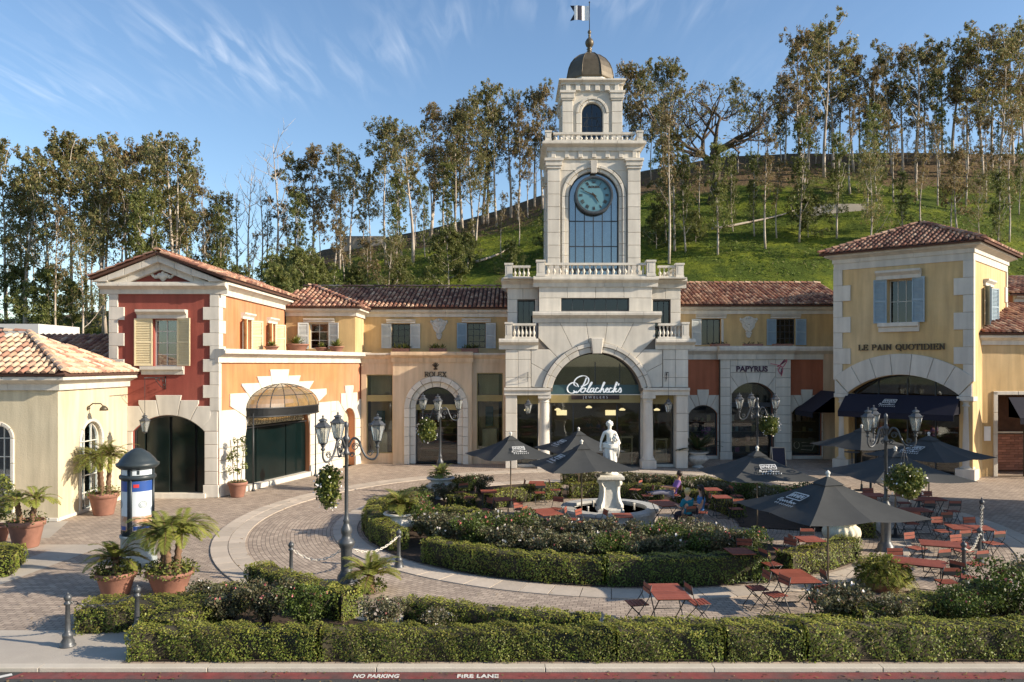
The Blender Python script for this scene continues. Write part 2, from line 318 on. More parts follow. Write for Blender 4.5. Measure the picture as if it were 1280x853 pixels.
class MB:
    def __init__(s): s.v = []; s.f = []; s.m = []; s.sm = []
    def add(s, V, F, m=0, smooth=False):
        b = len(s.v); s.v += [tuple(p) for p in V]
        for f in F: s.f.append([b + i for i in f]); s.m.append(m); s.sm.append(smooth)
        return s
    def box(s, x0, x1, y0, y1, z0, z1, m=0):
        V = [(x0, y0, z0), (x1, y0, z0), (x1, y1, z0), (x0, y1, z0), (x0, y0, z1), (x1, y0, z1), (x1, y1, z1), (x0, y1, z1)]
        return s.add(V, [(0, 3, 2, 1), (4, 5, 6, 7), (0, 1, 5, 4), (1, 2, 6, 5), (2, 3, 7, 6), (3, 0, 4, 7)], m)
    def fbox(s, F, u0, u1, v0, v1, w0, w1, m=0): return s.prism(F, rect(u0, u1, v0, v1), w0, w1, m)
    def prism(s, F, poly, w0, w1, m=0, ch=0.0):
        if area2(poly) < 0: poly = poly[::-1]
        n = len(poly); rings = [[F.P(u, v, w0) for u, v in poly]]
        if ch: rings.append([F.P(u, v, w1 - ch) for u, v in poly]); rings.append([F.P(u, v, w1) for u, v in inset(poly, ch)])
        else: rings.append([F.P(u, v, w1) for u, v in poly])
        V = [p for r_ in rings for p in r_]; k = len(rings); Fc = [list(range(n))[::-1], [(k - 1) * n + i for i in range(n)]]
        for r_ in range(k - 1):
            for i in range(n): j = (i + 1) % n; Fc.append((r_ * n + i, r_ * n + j, (r_ + 1) * n + j, (r_ + 1) * n + i))
        return s.add(V, Fc, m)
    def wall(s, F, outer, holes, w0, w1, m=0, m2=None):
        m2 = m if m2 is None else m2
        loops = [outer if area2(outer) > 0 else outer[::-1]] + [h if area2(h) < 0 else h[::-1] for h in holes]
        flat = [p for l in loops for p in l]; ed = []; k = 0
        for l in loops: ed += [(k + i, k + (i + 1) % len(l)) for i in range(len(l))]; k += len(l)
        def ins(p, l):
            c = False
            for i in range(len(l)):
                a, b = l[i], l[i - 1]
                if (a[1] > p[1]) != (b[1] > p[1]) and p[0] < (b[0] - a[0]) * (p[1] - a[1]) / (b[1] - a[1]) + a[0]: c = not c
            return c
        ov, _, of = delaunay_2d_cdt([Vector(p) for p in flat], ed, [], 0, 1e-6)[:3]; q = [(p[0], p[1]) for p in ov]; n = len(q); Fc = []
        for t in of:
            t = list(t); c = (sum(q[i][0] for i in t) / 3, sum(q[i][1] for i in t) / 3); a = area2([q[i] for i in t])
            if abs(a) < 1e-9 or not ins(c, loops[0]) or any(ins(c, h) for h in loops[1:]): continue
            t = t if a > 0 else t[::-1]
            Fc.append(tuple(t)); Fc.append(tuple(i + n for i in t[::-1]))
        s.add([F.P(u, v, w1) for u, v in q] + [F.P(u, v, w0) for u, v in q], Fc, m); n = len(flat)
        s.add([F.P(u, v, w1) for u, v in flat] + [F.P(u, v, w0) for u, v in flat], [], m); k = 0; b = len(s.v) - 2 * n
        for l in loops:
            c = len(l)
            for i in range(c): j = (i + 1) % c; s.f.append([b + k + i, b + n + k + i, b + n + k + j, b + k + j]); s.m.append(m2); s.sm.append(False)
            k += c
        return s
    def extu(s, F, prof, u0, u1, m=0, d0=0, d1=0):      # profile [(w, v)] pushed along u, d = mitre
        n = len(prof); V = [F.P(u0 - d0 * w, v, w) for w, v in prof] + [F.P(u1 + d1 * w, v, w) for w, v in prof]
        if area2(prof) > 0: Fc = [list(range(n)), [n + i for i in range(n)][::-1]] + [(i, n + i, n + (i + 1) % n, (i + 1) % n) for i in range(n)]
        else: Fc = [list(range(n))[::-1], [n + i for i in range(n)]] + [((i + 1) % n, n + (i + 1) % n, n + i, i) for i in range(n)]
        return s.add(V, Fc, m)
    def lathe(s, prof, c=(0, 0, 0), n=16, m=0, smooth=True, lob=0, la=0.0, sx=1, sy=1, rot=0.0):
        V = []; Fc = []
        for r_, z in prof:
            for i in range(n):
                a = 2 * PI * i / n + rot; rr = r_ * (1 + (la * abs(math.cos(lob * a / 2)) if lob else 0)); V.append((c[0] + rr * math.cos(a) * sx, c[1] + rr * math.sin(a) * sy, c[2] + z))
        k = len(prof)
        for j in range(k - 1):
            for i in range(n): q = (i + 1) % n; Fc.append((j * n + i, j * n + q, (j + 1) * n + q, (j + 1) * n + i))
        s.add(V, Fc, m, smooth)
        b = len(s.v) - len(V)
        if prof[0][0] > 1e-4: s.f.append([b + i for i in range(n)][::-1]); s.m.append(m); s.sm.append(False)
        if prof[-1][0] > 1e-4: s.f.append([b + (k - 1) * n + i for i in range(n)]); s.m.append(m); s.sm.append(False)
        return s
    def tube(s, path, r_, n=6, m=0, cap=True):
        P = [Vector(p) for p in path]; k = len(P); rr = r_ if isinstance(r_, (list, tuple)) else [r_] * k; V = []; Fc = []; prev = None
        for i, p in enumerate(P):
            t = (P[min(i + 1, k - 1)] - P[max(i - 1, 0)]); t = t.normalized() if t.length > 1e-9 else Vector((0, 0, 1))
            if prev is None: a = t.orthogonal().normalized()
            else:
                a = prev - t * prev.dot(t); a = a.normalized() if a.length > 1e-6 else t.orthogonal().normalized()
            prev = a; b = t.cross(a)
            for j in range(n): q = 2 * PI * j / n; V.append(p + (a * math.cos(q) + b * math.sin(q)) * rr[i])
        for i in range(k - 1):
            for j in range(n): q = (j + 1) % n; Fc.append((i * n + j, i * n + q, (i + 1) * n + q, (i + 1) * n + j))
        if cap: Fc.append(list(range(n))[::-1]); Fc.append([(k - 1) * n + j for j in range(n)])
        return s.add(V, Fc, m, True)
    def ball(s, c, r_, m=0, n=10, sz=1.0):
        pr = [(max(1e-5, r_ * math.sin(PI * i / 6)), -r_ * sz * math.cos(PI * i / 6)) for i in range(7)]
        return s.lathe(pr, c, n, m)
    def build(s, name, mats, parent=None, **kw):
        me = bpy.data.meshes.new(name); off = rootloc(parent) if parent is not None else Vector((0, 0, 0))
        loc = None
        if parent is None and s.v and kw.get('recentre', True):
            A = np.array(s.v); loc = Vector((float((A[:, 0].min() + A[:, 0].max()) / 2), float((A[:, 1].min() + A[:, 1].max()) / 2), float(A[:, 2].min()))); off = loc
        me.from_pydata([(p[0] - off[0], p[1] - off[1], p[2] - off[2]) for p in s.v], [], s.f)
        for mm in (mats if isinstance(mats, (list, tuple)) else [mats]): me.materials.append(M[mm] if isinstance(mm, str) else mm)
        me.polygons.foreach_set('material_index', s.m); me.polygons.foreach_set('use_smooth', s.sm); me.update()
        o = newobj(name, me, parent, loc)
        if kw.get('label') or kw.get('kind') or kw.get('cat'): tag(o, kw.get('label'), kw.get('cat'), kw.get('group'), kw.get('kind'))
        return o
BLK = {}
def block(F, u0, u1, v0, v1, w0, w1, parent, mat='cast_stone', name='stone_block', ch=.016, gap=.014):
    u0 += gap / 2; u1 -= gap / 2; v0 += gap / 2; v1 -= gap / 2
    key = (round(u1 - u0, 3), round(v1 - v0, 3), round(w1 - w0, 3), mat, ch)
    if key not in BLK:
        b = MB(); b.prism(Fr(0, 0, 0), rect(0, key[0], 0, key[1]), 0, key[2], 0, ch)
        me = bpy.data.meshes.new(name); me.from_pydata(b.v, [], b.f); me.materials.append(M[mat]); BLK[key] = me
    return newobj(name, BLK[key], parent, Vector(F.P(u0, v0, w0)) - rootloc(parent), F.a)
def pblock(F, poly, w0, w1, parent, mat='cast_stone', name='arch_stone', ch=.016, gap=.009):
    if area2(poly) < 0: poly = poly[::-1]
    return MB().prism(F, inset(poly, gap), w0, w1, 0, ch).build(name, mat, parent)
def courses(F, u0, u1, v0, v1, w0, w1, parent, h=.55, ln=1.0, mat='cast_stone', off=True, name='stone_block'):
    n = max(1, round((v1 - v0) / h)); hh = (v1 - v0) / n
    for i in range(n):
        k = max(1, round((u1 - u0) / ln)); d = (u1 - u0) / k; us = [u0 + d * j for j in range(k + 1)]
        if off and i % 2 and k > 1: us = [u0] + [u0 + d * (j + .5) for j in range(k)] + [u1]
        for a, b in zip(us[:-1], us[1:]): block(F, a, b, v0 + i * hh, v0 + (i + 1) * hh, w0, w1, parent, mat, name)
def wedge(F, cx, cz, r, a0, a1, bounds, w0, w1, parent, mat='cast_stone', vclip=None, name='arch_stone', n=5):
    """stone of an arch between angles (deg, from +u) cut by a bounding rectangle"""
    a0, a1 = R(a0), R(a1); far = 60
    poly = [(cx, cz), (cx + far * math.cos(a0), cz + far * math.sin(a0)), (cx + far * math.cos(a1), cz + far * math.sin(a1))]
    u0, u1, v0, v1 = bounds
    for h in ((-1, 0, -min(u0, cx)), (1, 0, max(u1, cx)), (0, 1, v1)): poly = clip(poly, *h)
    if len(poly) < 3: return
    out = []
    for p in poly:
        if abs(p[0] - cx) < 1e-5 and abs(p[1] - cz) < 1e-5:
            for i in range(n + 1): t = a1 + (a0 - a1) * i / n; out.append((cx + r * math.cos(t), cz + r * math.sin(t)))
        else: out.append(p)
    if vclip is not None: out = clip(out, 0, -1, -vclip)
    for h in ((-1, 0, -u0), (1, 0, u1)): out = clip(out, *h)
    q = []
    for p in out:
        if not q or math.hypot(p[0] - q[-1][0], p[1] - q[-1][1]) > .004: q.append(p)
    if len(q) > 2 and math.hypot(q[0][0] - q[-1][0], q[0][1] - q[-1][1]) < .004: q.pop()
    out = q
    if len(out) < 3 or abs(area2(out)) < .01: return
    return pblock(F, out, w0, w1, parent, mat, name)
def ring(F, cx, cz, r1, r2, a0, a1, n, w0, w1, parent, mat='cast_stone', name='arch_stone', seg=4):
    for i in range(n):
        b0 = R(a0 + (a1 - a0) * i / n); b1 = R(a0 + (a1 - a0) * (i + 1) / n)
        p = [(cx + r2 * math.cos(b0 + (b1 - b0) * k / seg), cz + r2 * math.sin(b0 + (b1 - b0) * k / seg)) for k in range(seg + 1)]
        p += [(cx + r1 * math.cos(b1 + (b0 - b1) * k / seg), cz + r1 * math.sin(b1 + (b0 - b1) * k / seg)) for k in range(seg + 1)]
        pblock(F, p, w0, w1, parent, mat, name)
CORN = [(0, 0), (.10, 0), (.10, .38), (.20, .48), (.34, .62), (.40, .66), (.40, .86), (.34, .90), (.34, 1.0), (0, 1.0)]
def cornice(F, u0, u1, v0, v1, out, parent, mat='cast_stone', ln=1.3, name='cornice_block', w0=0.0, mit=(0, 0)):
    k = max(1, round((u1 - u0) / ln)); d = (u1 - u0) / k; pr = [(w0 + a / .40 * out if a else w0 - .05, v0 + b * (v1 - v0)) for a, b in CORN]
    for i in range(k):
        MB().extu(F, pr, u0 + i * d + (0 if mit[0] and not i else .005), u0 + (i + 1) * d - (0 if mit[1] and i == k - 1 else .005), 0, mit[0] * (i == 0), mit[1] * (i == k - 1)).build(name, mat, parent)
def window(F, u0, u1, v0, v1, parent, w=-.15, nv=2, nh=3, frame='white_sash', fw=.05, glassm='window_glass', back='interior_dark', arch=None, poly=None, room=.5, name='window'):
    """frame with bars, pane as sub-part, dark room behind"""
    b = MB(); outer = poly or rect(u0, u1, v0, v1)
    b.wall(F, outer, [inset(outer if area2(outer) > 0 else outer[::-1], fw)], w - .03, w + .04)
    for i in range(1, nv):
        u = u0 + (u1 - u0) * i / nv; b.fbox(F, u - .015, u + .015, v0 + fw, v1 - fw if not poly else v1 - fw - (.12 if poly else 0), w - .02, w + .03)
    for i in range(1, nh):
        v = v0 + (v1 - v0) * i / nh; b.fbox(F, u0 + fw, u1 - fw, v - .015, v + .015, w - .018, w + .027)
    o = b.build(name, frame, parent)
    MB().prism(F, outer, w - .012, w - .004).build('pane', glassm, o)
    if back:
        q = MB(); q.wall(F, rect(u0 - .02, u1 + .02, v0 - .02, v1 + .02), [], w - room - .02, w - room)
        q.fbox(F, u0 - .03, u0 - .02, v0, v1, w - room, w - .03); q.fbox(F, u1 + .02, u1 + .03, v0, v1, w - room, w - .03)
        q.fbox(F, u0 - .03, u1 + .03, v0 - .03, v0 - .02, w - room, w - .03); q.fbox(F, u0 - .03, u1 + .03, v1 + .02, v1 + .03, w - room, w - .03)
        q.build('reveal', back, o)
    return o
def shutter(F, u0, u1, v0, v1, parent, mat, w=.05, open_=0.0, hinge='l'):
    """louvred leaf; hinge side l/r, opened away from the wall by open_ degrees"""
    wd = u1 - u0; h = v1 - v0
    hx = F.P(u0 if hinge == 'l' else u1, v0, w); G = Fr(hx[0], hx[1], math.degrees(F.a) + (-open_ if hinge == 'l' else open_), hx[2])
    s = 0 if hinge == 'l' else -wd; b = MB(); fw = .06
    b.fbox(G, s, s + fw, 0, h, 0, .045); b.fbox(G, s + wd - fw, s + wd, 0, h, 0, .045)
    for a in (0, h * .5 - .04, h - .08): b.fbox(G, s + fw, s + wd - fw, a, a + .08, .002, .043)
    n = int(h / .075)
    for i in range(n):
        z = .09 + (h - .2) * i / n; b.extu(G, [(.008, z + .03), (.036, z), (.04, z + .006), (.012, z + .036)], s + fw, s + wd - fw)
    b.fbox(G, s + fw, s + wd - fw, .05, h - .05, .002, .008)
    return b.build('shutter', mat, parent)
BALP = [(.055, 0), (.055, .05), (.035, .08), (.06, .16), (.085, .30), (.075, .42), (.035, .58), (.03, .72), (.045, .84), (.05, .88), (.055, .95), (.055, 1)]
BALM = {}
def balustrade(F, u0, u1, v, h, w, parent, mat='cast_stone', pitch=.24, rail=.2):
    b = MB(); b.fbox(F, u0, u1, v, v + .1, w - rail / 2, w + rail / 2); b.build('base_rail', mat, parent)
    b = MB(); b.fbox(F, u0, u1, v + h - .12, v + h, w - rail / 2 - .02, w + rail / 2 + .02); b.build('hand_rail', mat, parent)
    hh = h - .22; key = (round(hh, 3), mat)
    if key not in BALM:
        q = MB().lathe([(a, z * hh) for a, z in BALP], n=8); me = bpy.data.meshes.new('baluster'); me.from_pydata(q.v, [], q.f); me.materials.append(M[mat])
        me.polygons.foreach_set('use_smooth', q.sm); BALM[key] = me
    n = max(1, int((u1 - u0) / pitch))
    for i in range(n): newobj('baluster', BALM[key], parent, Vector(F.P(u0 + (i + .5) * (u1 - u0) / n, v + .1, w)) - rootloc(parent))
def post(F, u, v, h, w, parent, sz=.42, mat='cast_stone'):
    b = MB(); k = sz / 2
    b.fbox(F, u - k * 1.12, u + k * 1.12, v, v + .12, w - k * 1.12, w + k * 1.12); b.fbox(F, u - k, u + k, v + .12, v + h - .1, w - k, w + k)
    b.fbox(F, u - k * 1.2, u + k * 1.2, v + h - .1, v + h, w - k * 1.2, w + k * 1.2)
    b.fbox(F, u - k * .55, u + k * .55, v + .2, v + h - .18, w + k, w + k + .012)
    return b.build('balustrade_post', mat, parent)
# barrel-tile roofs ------------------------------------------------------
def tile_template(pitch, row):
    r0, r1 = pitch * .36, pitch * .30; ln = row * 1.12; V = []; n = 5
    for (s_, r_, lift) in ((0, r0, .035), (ln, r1, .0)):
        for i in range(n + 1):
            a = PI * i / n; V.append((-r_ * math.cos(a), s_, r_ * 1.05 * math.sin(a) + lift))
    Fc = [(i, i + 1, n + 2 + i, n + 1 + i) for i in range(n)]
    V += [(-r0 * .78, .0, .035), (r0 * .78, .0, .035)]
    for i in range(n + 1): pass
    Fc.append(tuple([0] + [n + 1 + n + 1] + [n + 1 + n + 2] + list(range(n, 0, -1))))
    return V, Fc
def roof_slope(parent, P0, P1, top, polyfn, smax, mat='roof_tile', pitch=.27, row=.42, pieces=0):
    """P0->P1 eave, top: a point on the slope plane above; polyfn(e,s) says where the slope is"""
    P0, P1, top = Vector(P0), Vector(P1), Vector(top); E = (P1 - P0).normalized(); q = top - P0; S = (q - E * q.dot(E)).normalized(); Nn = E.cross(S)
    if Nn.z < 0: Nn = -Nn
    Lh = (P1 - P0).length; TV, TF = tile_template(pitch, row); TV = np.array(TV); mat4 = np.array([[E.x, S.x, Nn.x], [E.y, S.y, Nn.y], [E.z, S.z, Nn.z]])
    VV = []; FF = []; sites = []
    for i in range(int(Lh / pitch) + 1):
        for j in range(int(smax / row) + 1):
            e = (i + .5) * pitch; s_ = j * row
            if polyfn(e, s_ + row * .4): sites.append((e + random.gauss(0, .006), s_ - .03 + random.gauss(0, .01), random.gauss(0, .015)))
    off = rootloc(parent)
    if pieces:
        me = bpy.data.meshes.new('roof_tile'); me.from_pydata([tuple(p) for p in TV], [], TF); me.materials.append(M[mat])
        for p in me.polygons: p.use_smooth = len(p.vertices) == 4
        mx = Matrix(((E.x, S.x, Nn.x), (E.y, S.y, Nn.y), (E.z, S.z, Nn.z)))
        sites.sort(key=lambda t: t[1]); near, sites = sites[:pieces], sites[pieces:]
        for e, s_, t in near:
            o = newobj('roof_tile', me, parent, P0 + E * e + S * s_ - off); o.rotation_euler = (mx @ Matrix.Rotation(t * 2, 3, 'Z')).to_euler()
    b = MB()
    for e, s_, t in sites:
        base = np.array(P0 + E * e + S * s_); ct, st = math.cos(t), math.sin(t); RT = np.array([[ct, -st, 0], [st, ct, 0], [0, 0, 1]])
        b.add((TV @ RT.T @ mat4.T + base).tolist(), TF, 0, False)
    if sites:
        o = b.build('roof_tile_field', mat, parent); o['kind'] = 'stuff'
        for p in o.data.polygons: p.use_smooth = len(p.vertices) == 4
    return E, S, Nn
def ridge_tiles(parent, A, B, mat='roof_tile', r=.13, row=.4, drop=.02):
    A, B = Vector(A), Vector(B); d = B - A; n = max(1, int(d.length / row)); d.normalize(); up = Vector((0, 0, 1)); side = d.cross(up).normalized(); up2 = side.cross(d).normalized()
    b = MB()
    for i in range(n):
        p = A + d * (i * row); q = p + d * row * 1.1; V = []
        for c, rr, l in ((p, r, .03), (q, r * .85, 0)):
            for k in range(6): a = PI * k / 5; V.append(c + side * (-rr * math.cos(a)) + up2 * (rr * .8 * math.sin(a) + l - drop))
        b.add(V, [(k, k + 1, 7 + k, 6 + k) for k in range(5)] + [(5, 4, 3, 2, 1, 0)])
    b.build('ridge_tiles', mat, parent)['kind'] = 'stuff'
def planep(parent, pts, mat='roof_underlay', name='roof', th=.08):
    n = len(pts); V = [Vector(p) for p in pts]; nn = (V[1] - V[0]).cross(V[2] - V[0]).normalized()
    if nn.z < 0: V = V[::-1]; nn = -nn
    b = MB(); b.add(V + [p - nn * th for p in V], [list(range(n)), list(range(n, 2 * n))[::-1]] + [(i, n + i, n + (i + 1) % n, (i + 1) % n) for i in range(n)])
    return b.build(name, mat, parent)
# leaves -----------------------------------------------------------------
def np_mesh(name, V, F, mats, midx=None, parent=None, loc=None):
    me = bpy.data.meshes.new(name); V = np.asarray(V, dtype=np.float32); F = np.asarray(F, dtype=np.int32)
    me.vertices.add(len(V)); me.vertices.foreach_set('co', V.ravel()); k = F.shape[1]
    me.loops.add(F.size); me.loops.foreach_set('vertex_index', F.ravel())
    me.polygons.add(len(F)); me.polygons.foreach_set('loop_start', np.arange(0, F.size, k, dtype=np.int32)); me.polygons.foreach_set('loop_total', np.full(len(F), k, dtype=np.int32))
    for mm in mats: me.materials.append(M[mm])
    if midx is not None: me.polygons.foreach_set('material_index', np.asarray(midx, dtype=np.int32))
    me.update(calc_edges=True); me.validate()
    return newobj(name, me, parent, loc)
def leaves(C, size, aspect=.45, nrm=None, bias=.8, droop=0.0):
    """diamond leaves at points C; returns V, F"""
    n = len(C); C = np.asarray(C, float); d = rng.normal(size=(n, 3))
    if nrm is not None: nn = np.asarray(nrm) * bias + rng.normal(size=(n, 3)) * .45
    else: nn = rng.normal(size=(n, 3)); nn[:, 2] += .3
    nn /= np.linalg.norm(nn, axis=1, keepdims=True) + 1e-9
    if droop: d[:, 2] -= droop
    t = d - nn * np.sum(d * nn, axis=1, keepdims=True); t /= np.linalg.norm(t, axis=1, keepdims=True) + 1e-9
    b = np.cross(nn, t); L_ = (size * rng.uniform(.65, 1.35, n))[:, None] * .5
    V = np.stack([C - t * L_, C + b * L_ * aspect, C + t * L_, C - b * L_ * aspect], axis=1).reshape(-1, 3)
    return V, np.arange(4 * n).reshape(n, 4)
def ntri(mb):  # triangulate/quads of an MB to quad array (only quads kept as quads, others fanned to degenerate quads)
    out = []
    for f in mb.f:
        for i in range(1, len(f) - 1, 2):
            if i + 2 < len(f): out.append((f[0], f[i], f[i + 1], f[i + 2]))
            else: out.append((f[0], f[i], f[i + 1], f[i + 1]))
    return out
def join_leaves(name, core, V, F, coremat, leafm, parent=None, loc=None, off=(0, 0, 0), new=None):  # new: mask of leaves that take the painted sunlit-top colour
    """core MB (solid) + leaves in one mesh"""
    me = bpy.data.meshes.new(name); off = np.array(off)
    nv = len(core.v); VV = np.vstack([np.array(core.v).reshape(-1, 3) if nv else np.zeros((0, 3)), V]) - off
    loops = []; starts = []; tot = []; mi = []
    for f in core.f: starts.append(len(loops)); tot.append(len(f)); loops += f; mi.append(0)
    s0 = len(loops); n = len(F); loops = np.concatenate([np.array(loops, dtype=np.int32), (F + nv).ravel().astype(np.int32)])
    starts = np.concatenate([np.array(starts, dtype=np.int32), s0 + 4 * np.arange(n, dtype=np.int32)]); tot = np.concatenate([np.array(tot, dtype=np.int32), np.full(n, 4, dtype=np.int32)])
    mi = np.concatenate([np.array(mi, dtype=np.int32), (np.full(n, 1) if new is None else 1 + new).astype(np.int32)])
    me.vertices.add(len(VV)); me.vertices.foreach_set('co', VV.astype(np.float32).ravel()); me.loops.add(len(loops)); me.loops.foreach_set('vertex_index', loops)
    me.polygons.add(len(starts)); me.polygons.foreach_set('loop_start', starts); me.polygons.foreach_set('loop_total', tot)
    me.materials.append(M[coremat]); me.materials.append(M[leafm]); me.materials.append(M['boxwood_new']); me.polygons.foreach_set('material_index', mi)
    me.update(calc_edges=True)
    return newobj(name, me, parent, loc)
def at(px, D): return (px - 640) * D / 990
def zz(py, D): return 5.5 + (455 - py) * D / 990
# ================================================================== SETTING
FX, FY = 3.45, 28.0       # fountain centre
def sheet(name, pts, z, mat, kind='structure', th=None):
    b = MB()
    if th: 
        n = len(pts); b.add([(x, y, z) for x, y in pts] + [(x, y, z - th) for x, y in pts], [list(range(n)), list(range(n, 2 * n))[::-1]] + [(i, n + i, n + (i + 1) % n, (i + 1) % n) for i in range(n)])
    else: b.add([(x, y, z) for x, y in pts], [list(range(len(pts)))])
    me = bpy.data.meshes.new(name); me.from_pydata(b.v, [], b.f); me.materials.append(M[mat]); o = newobj(name, me); tag(o, kind=kind); return o
# ground: one big sheet (its far part is hidden by the hill)
mk('dry_ground', (.16, .15, .08), .95, .2, .2, col2=(.10, .13, .04))
sheet('ground', [(-1500, -1500), (1500, -1500), (1500, 1500), (-1500, 1500)], -.30, 'dry_ground')
sheet('road', [(-150, -60), (150, -60), (150, 14.30), (-150, 14.30)], -.065, 'asphalt')
plaza = sheet('plaza', [(-60, 14.42), (60, 14.42), (60, 60), (-60, 60)], 0.0, 'brick_paving')
# kerb in cast lengths
kerb = tag(newobj('kerb', None, None, (0, 14.36, 0)), kind='structure')
for i in range(24):
    x = -36 + 3.05 * i
    MB().prism(Fr(0, 14.30, 0), rect(x + .006, x + 3.044, -.2, .012), -.2, 0, 0, .012).build('kerb_stone', 'kerb_concrete', kerb)
sheet('red_kerb_stripe', [(-8.95, 13.97), (60, 13.97), (60, 14.27), (-8.8, 14.27)], -.061, 'red_paint')
def text_mesh(name, txt, size, F, u, v, w, mat, parent=None, ext=.01, align='CENTER', shear=0, off=0.0, space=1.0, sx=1.0, flat=False, loc=None, **kw):
    c = bpy.data.curves.new(name, 'FONT'); c.body = txt; c.size = size; c.extrude = ext; c.align_x = align; c.shear = shear; c.offset = off; c.space_character = space
    t = bpy.data.objects.new(name, c); COL.objects.link(t); bpy.context.view_layer.update()
    me = bpy.data.meshes.new_from_object(t.evaluated_get(bpy.context.evaluated_depsgraph_get())); bpy.data.objects.remove(t); bpy.data.curves.remove(c)
    V = np.array([p.co[:] for p in me.vertices])
    o = newobj(name, me, parent); me.materials.clear(); me.materials.append(M[mat])
    if flat: P = np.stack([V[:, 0] * sx + u, V[:, 1] * kw.get('sy', 1) + v, V[:, 2] + w], 1)
    else: P = np.array([F.P(u + a * sx, v + b, w + c_) for a, b, c_ in V])
    base = np.array(rootloc(parent)) if parent is not None else P.mean(0)
    me.vertices.foreach_set('co', (P - base).astype(np.float32).ravel()); me.update()
    if parent is None: o.location = base
    return o
for txt, x0, x1 in (('NO PARKING', at(440, 14.06), at(497, 14.06)), ('FIRE LANE', at(573, 14.06), at(625, 14.06))):
    o = text_mesh('painted_words', txt, .19, None, (x0 + x1) / 2, 14.02, -.056, 'road_paint', flat=True, ext=.001, off=.008, sx=1.12 if txt[0] == 'N' else 1.05, sy=1.15, space=1.06)
    me = o.data; wx = max(v.co.x for v in me.vertices) - min(v.co.x for v in me.vertices); k = (x1 - x0) / wx
    for v_ in me.vertices: v_.co.x *= k
    tag(o, 'white words %s painted on the red kerb stripe' % txt, 'road marking', 'words painted on the red stripe')
lm = MB()
for (a, b_) in (((-9.9, 13.4), (-8.95, 14.18)), ((-9.2, 13.3), (-9.9, 13.95))):
    d = Vector((b_[0] - a[0], b_[1] - a[1])).normalized() * .06; nx, ny = -d.y, d.x
    lm.add([(a[0] + nx, a[1] + ny, -.058), (a[0] - nx, a[1] - ny, -.058), (b_[0] - nx, b_[1] - ny, -.058), (b_[0] + nx, b_[1] + ny, -.058)], [(0, 1, 2, 3)])
tag(lm.build('parking_line', 'road_paint'), 'white painted parking lines on the asphalt at the left end of the red stripe', 'road marking')
# side walk, walkways
sheet('sidewalk', [(-60, 14.43), (-7.2, 14.43), (-7.0, 16.35), (-60, 16.15)], .004, 'concrete')
sheet('walkway', [(-14.2, 16.1), (-13.1, 16.1), (-12.35, 23.4), (-13.6, 23.4)], .008, 'concrete')
sheet('walkway_strip', [(-60, 23.4), (-12.2, 23.4), (-12.0, 24.1), (-60, 24.1)], .004, 'concrete')
sheet('forecourt', [(-60, 25.0), (-14.6, 25.0), (-15.5, 27.7), (-60, 27.7)], .004, 'concrete')
# concentric plaza: ring field, slab rings, spokes
def annulus(name, r0, r1, z, mat, a0=0, a1=360, n=96, kind='structure'):
    b = MB(); V = []; k = n if a1 - a0 >= 360 else n + 1
    for i in range(k): a = R(a0 + (a1 - a0) * i / n); V += [(FX + r0 * math.cos(a), FY + r0 * math.sin(a), z), (FX + r1 * math.cos(a), FY + r1 * math.sin(a), z)]
    Fc = []
    for i in range(n): j = (i + 1) % k; Fc.append((2 * i, 2 * i + 1, 2 * j + 1, 2 * j))
    me = bpy.data.meshes.new(name); me.from_pydata(V, [], Fc); me.materials.append(M[mat]); return tag(newobj(name, me), kind=kind)
annulus('ring_walk', .4, 13.2, .006, 'ring_paving')
ringroot = tag(newobj('paved_rings', None, None, (FX, FY, 0)), kind='structure')
SLAB = {}
def slab_ring(r0, r1, n, z=.030):
    g = .011; da = 2 * PI / n; key = (r0, r1, n); me = None
    b = MB(); V = []; k = 4
    for i in range(k + 1):
        a = -da / 2 + da * i / k
        a += g / r0 * (1 if i == 0 else -1 if i == k else 0)
        V += [((r0 + g) * math.cos(a), (r0 + g) * math.sin(a)), ((r1 - g) * math.cos(a), (r1 - g) * math.sin(a))]
    m_ = len(V); top = [(x, y, z) for x, y in V]; bot = [(x, y, 0) for x, y in V]; Fc = []
    for i in range(k): Fc.append((2 * i, 2 * i + 1, 2 * i + 3, 2 * i + 2))
    per = [2 * i for i in range(k + 1)][::-1] + [2 * i + 1 for i in range(k + 1)]
    for i in range(len(per)): a, c = per[i], per[(i + 1) % len(per)]; Fc.append((a, m_ + a, m_ + c, c))
    me = bpy.data.meshes.new('paving_slab'); me.from_pydata(top + bot, [], Fc); me.materials.append(M['slab'])
    for i in range(n):
        aa = da * (i + (.5 if (r0 > 12.6) else 0)); am = math.degrees(aa) % 360
        p = (FX + r1 * math.cos(aa), FY + r1 * math.sin(aa))
        if p[1] < 15.4 or abs(p[0]) > p[1] * .70: continue
        newobj('paving_slab', me, ringroot, (0, 0, random.uniform(-.003, .003)), aa)
slab_ring(12.2, 12.7, 112); slab_ring(12.7, 13.2, 112); slab_ring(8.75, 9.55, 80); 
for k in range(12):
    a = R(15 + 30 * k)
    for i in range(4):
        for s in (-1, 1):
            if len(ringroot.children) > 296: continue
            r0 = 9.56 + i * .658; c, s_ = math.cos(a), math.sin(a)
            mid = (FX + (r0 + .33) * c, FY + (r0 + .33) * s_)
            if mid[1] < 15.6: continue
            o = block(Fr(0, 0, 0), 0, .652, 0, .42, 0, .03, ringroot, 'slab', 'paving_slab', .004, .0)
            o.rotation_euler = (R(90), 0, a); t = -s_ * (s * .215 - .21), c * (s * .215 - .21)
            o.location = (r0 * c + t[0], r0 * s_ + t[1], .0); 
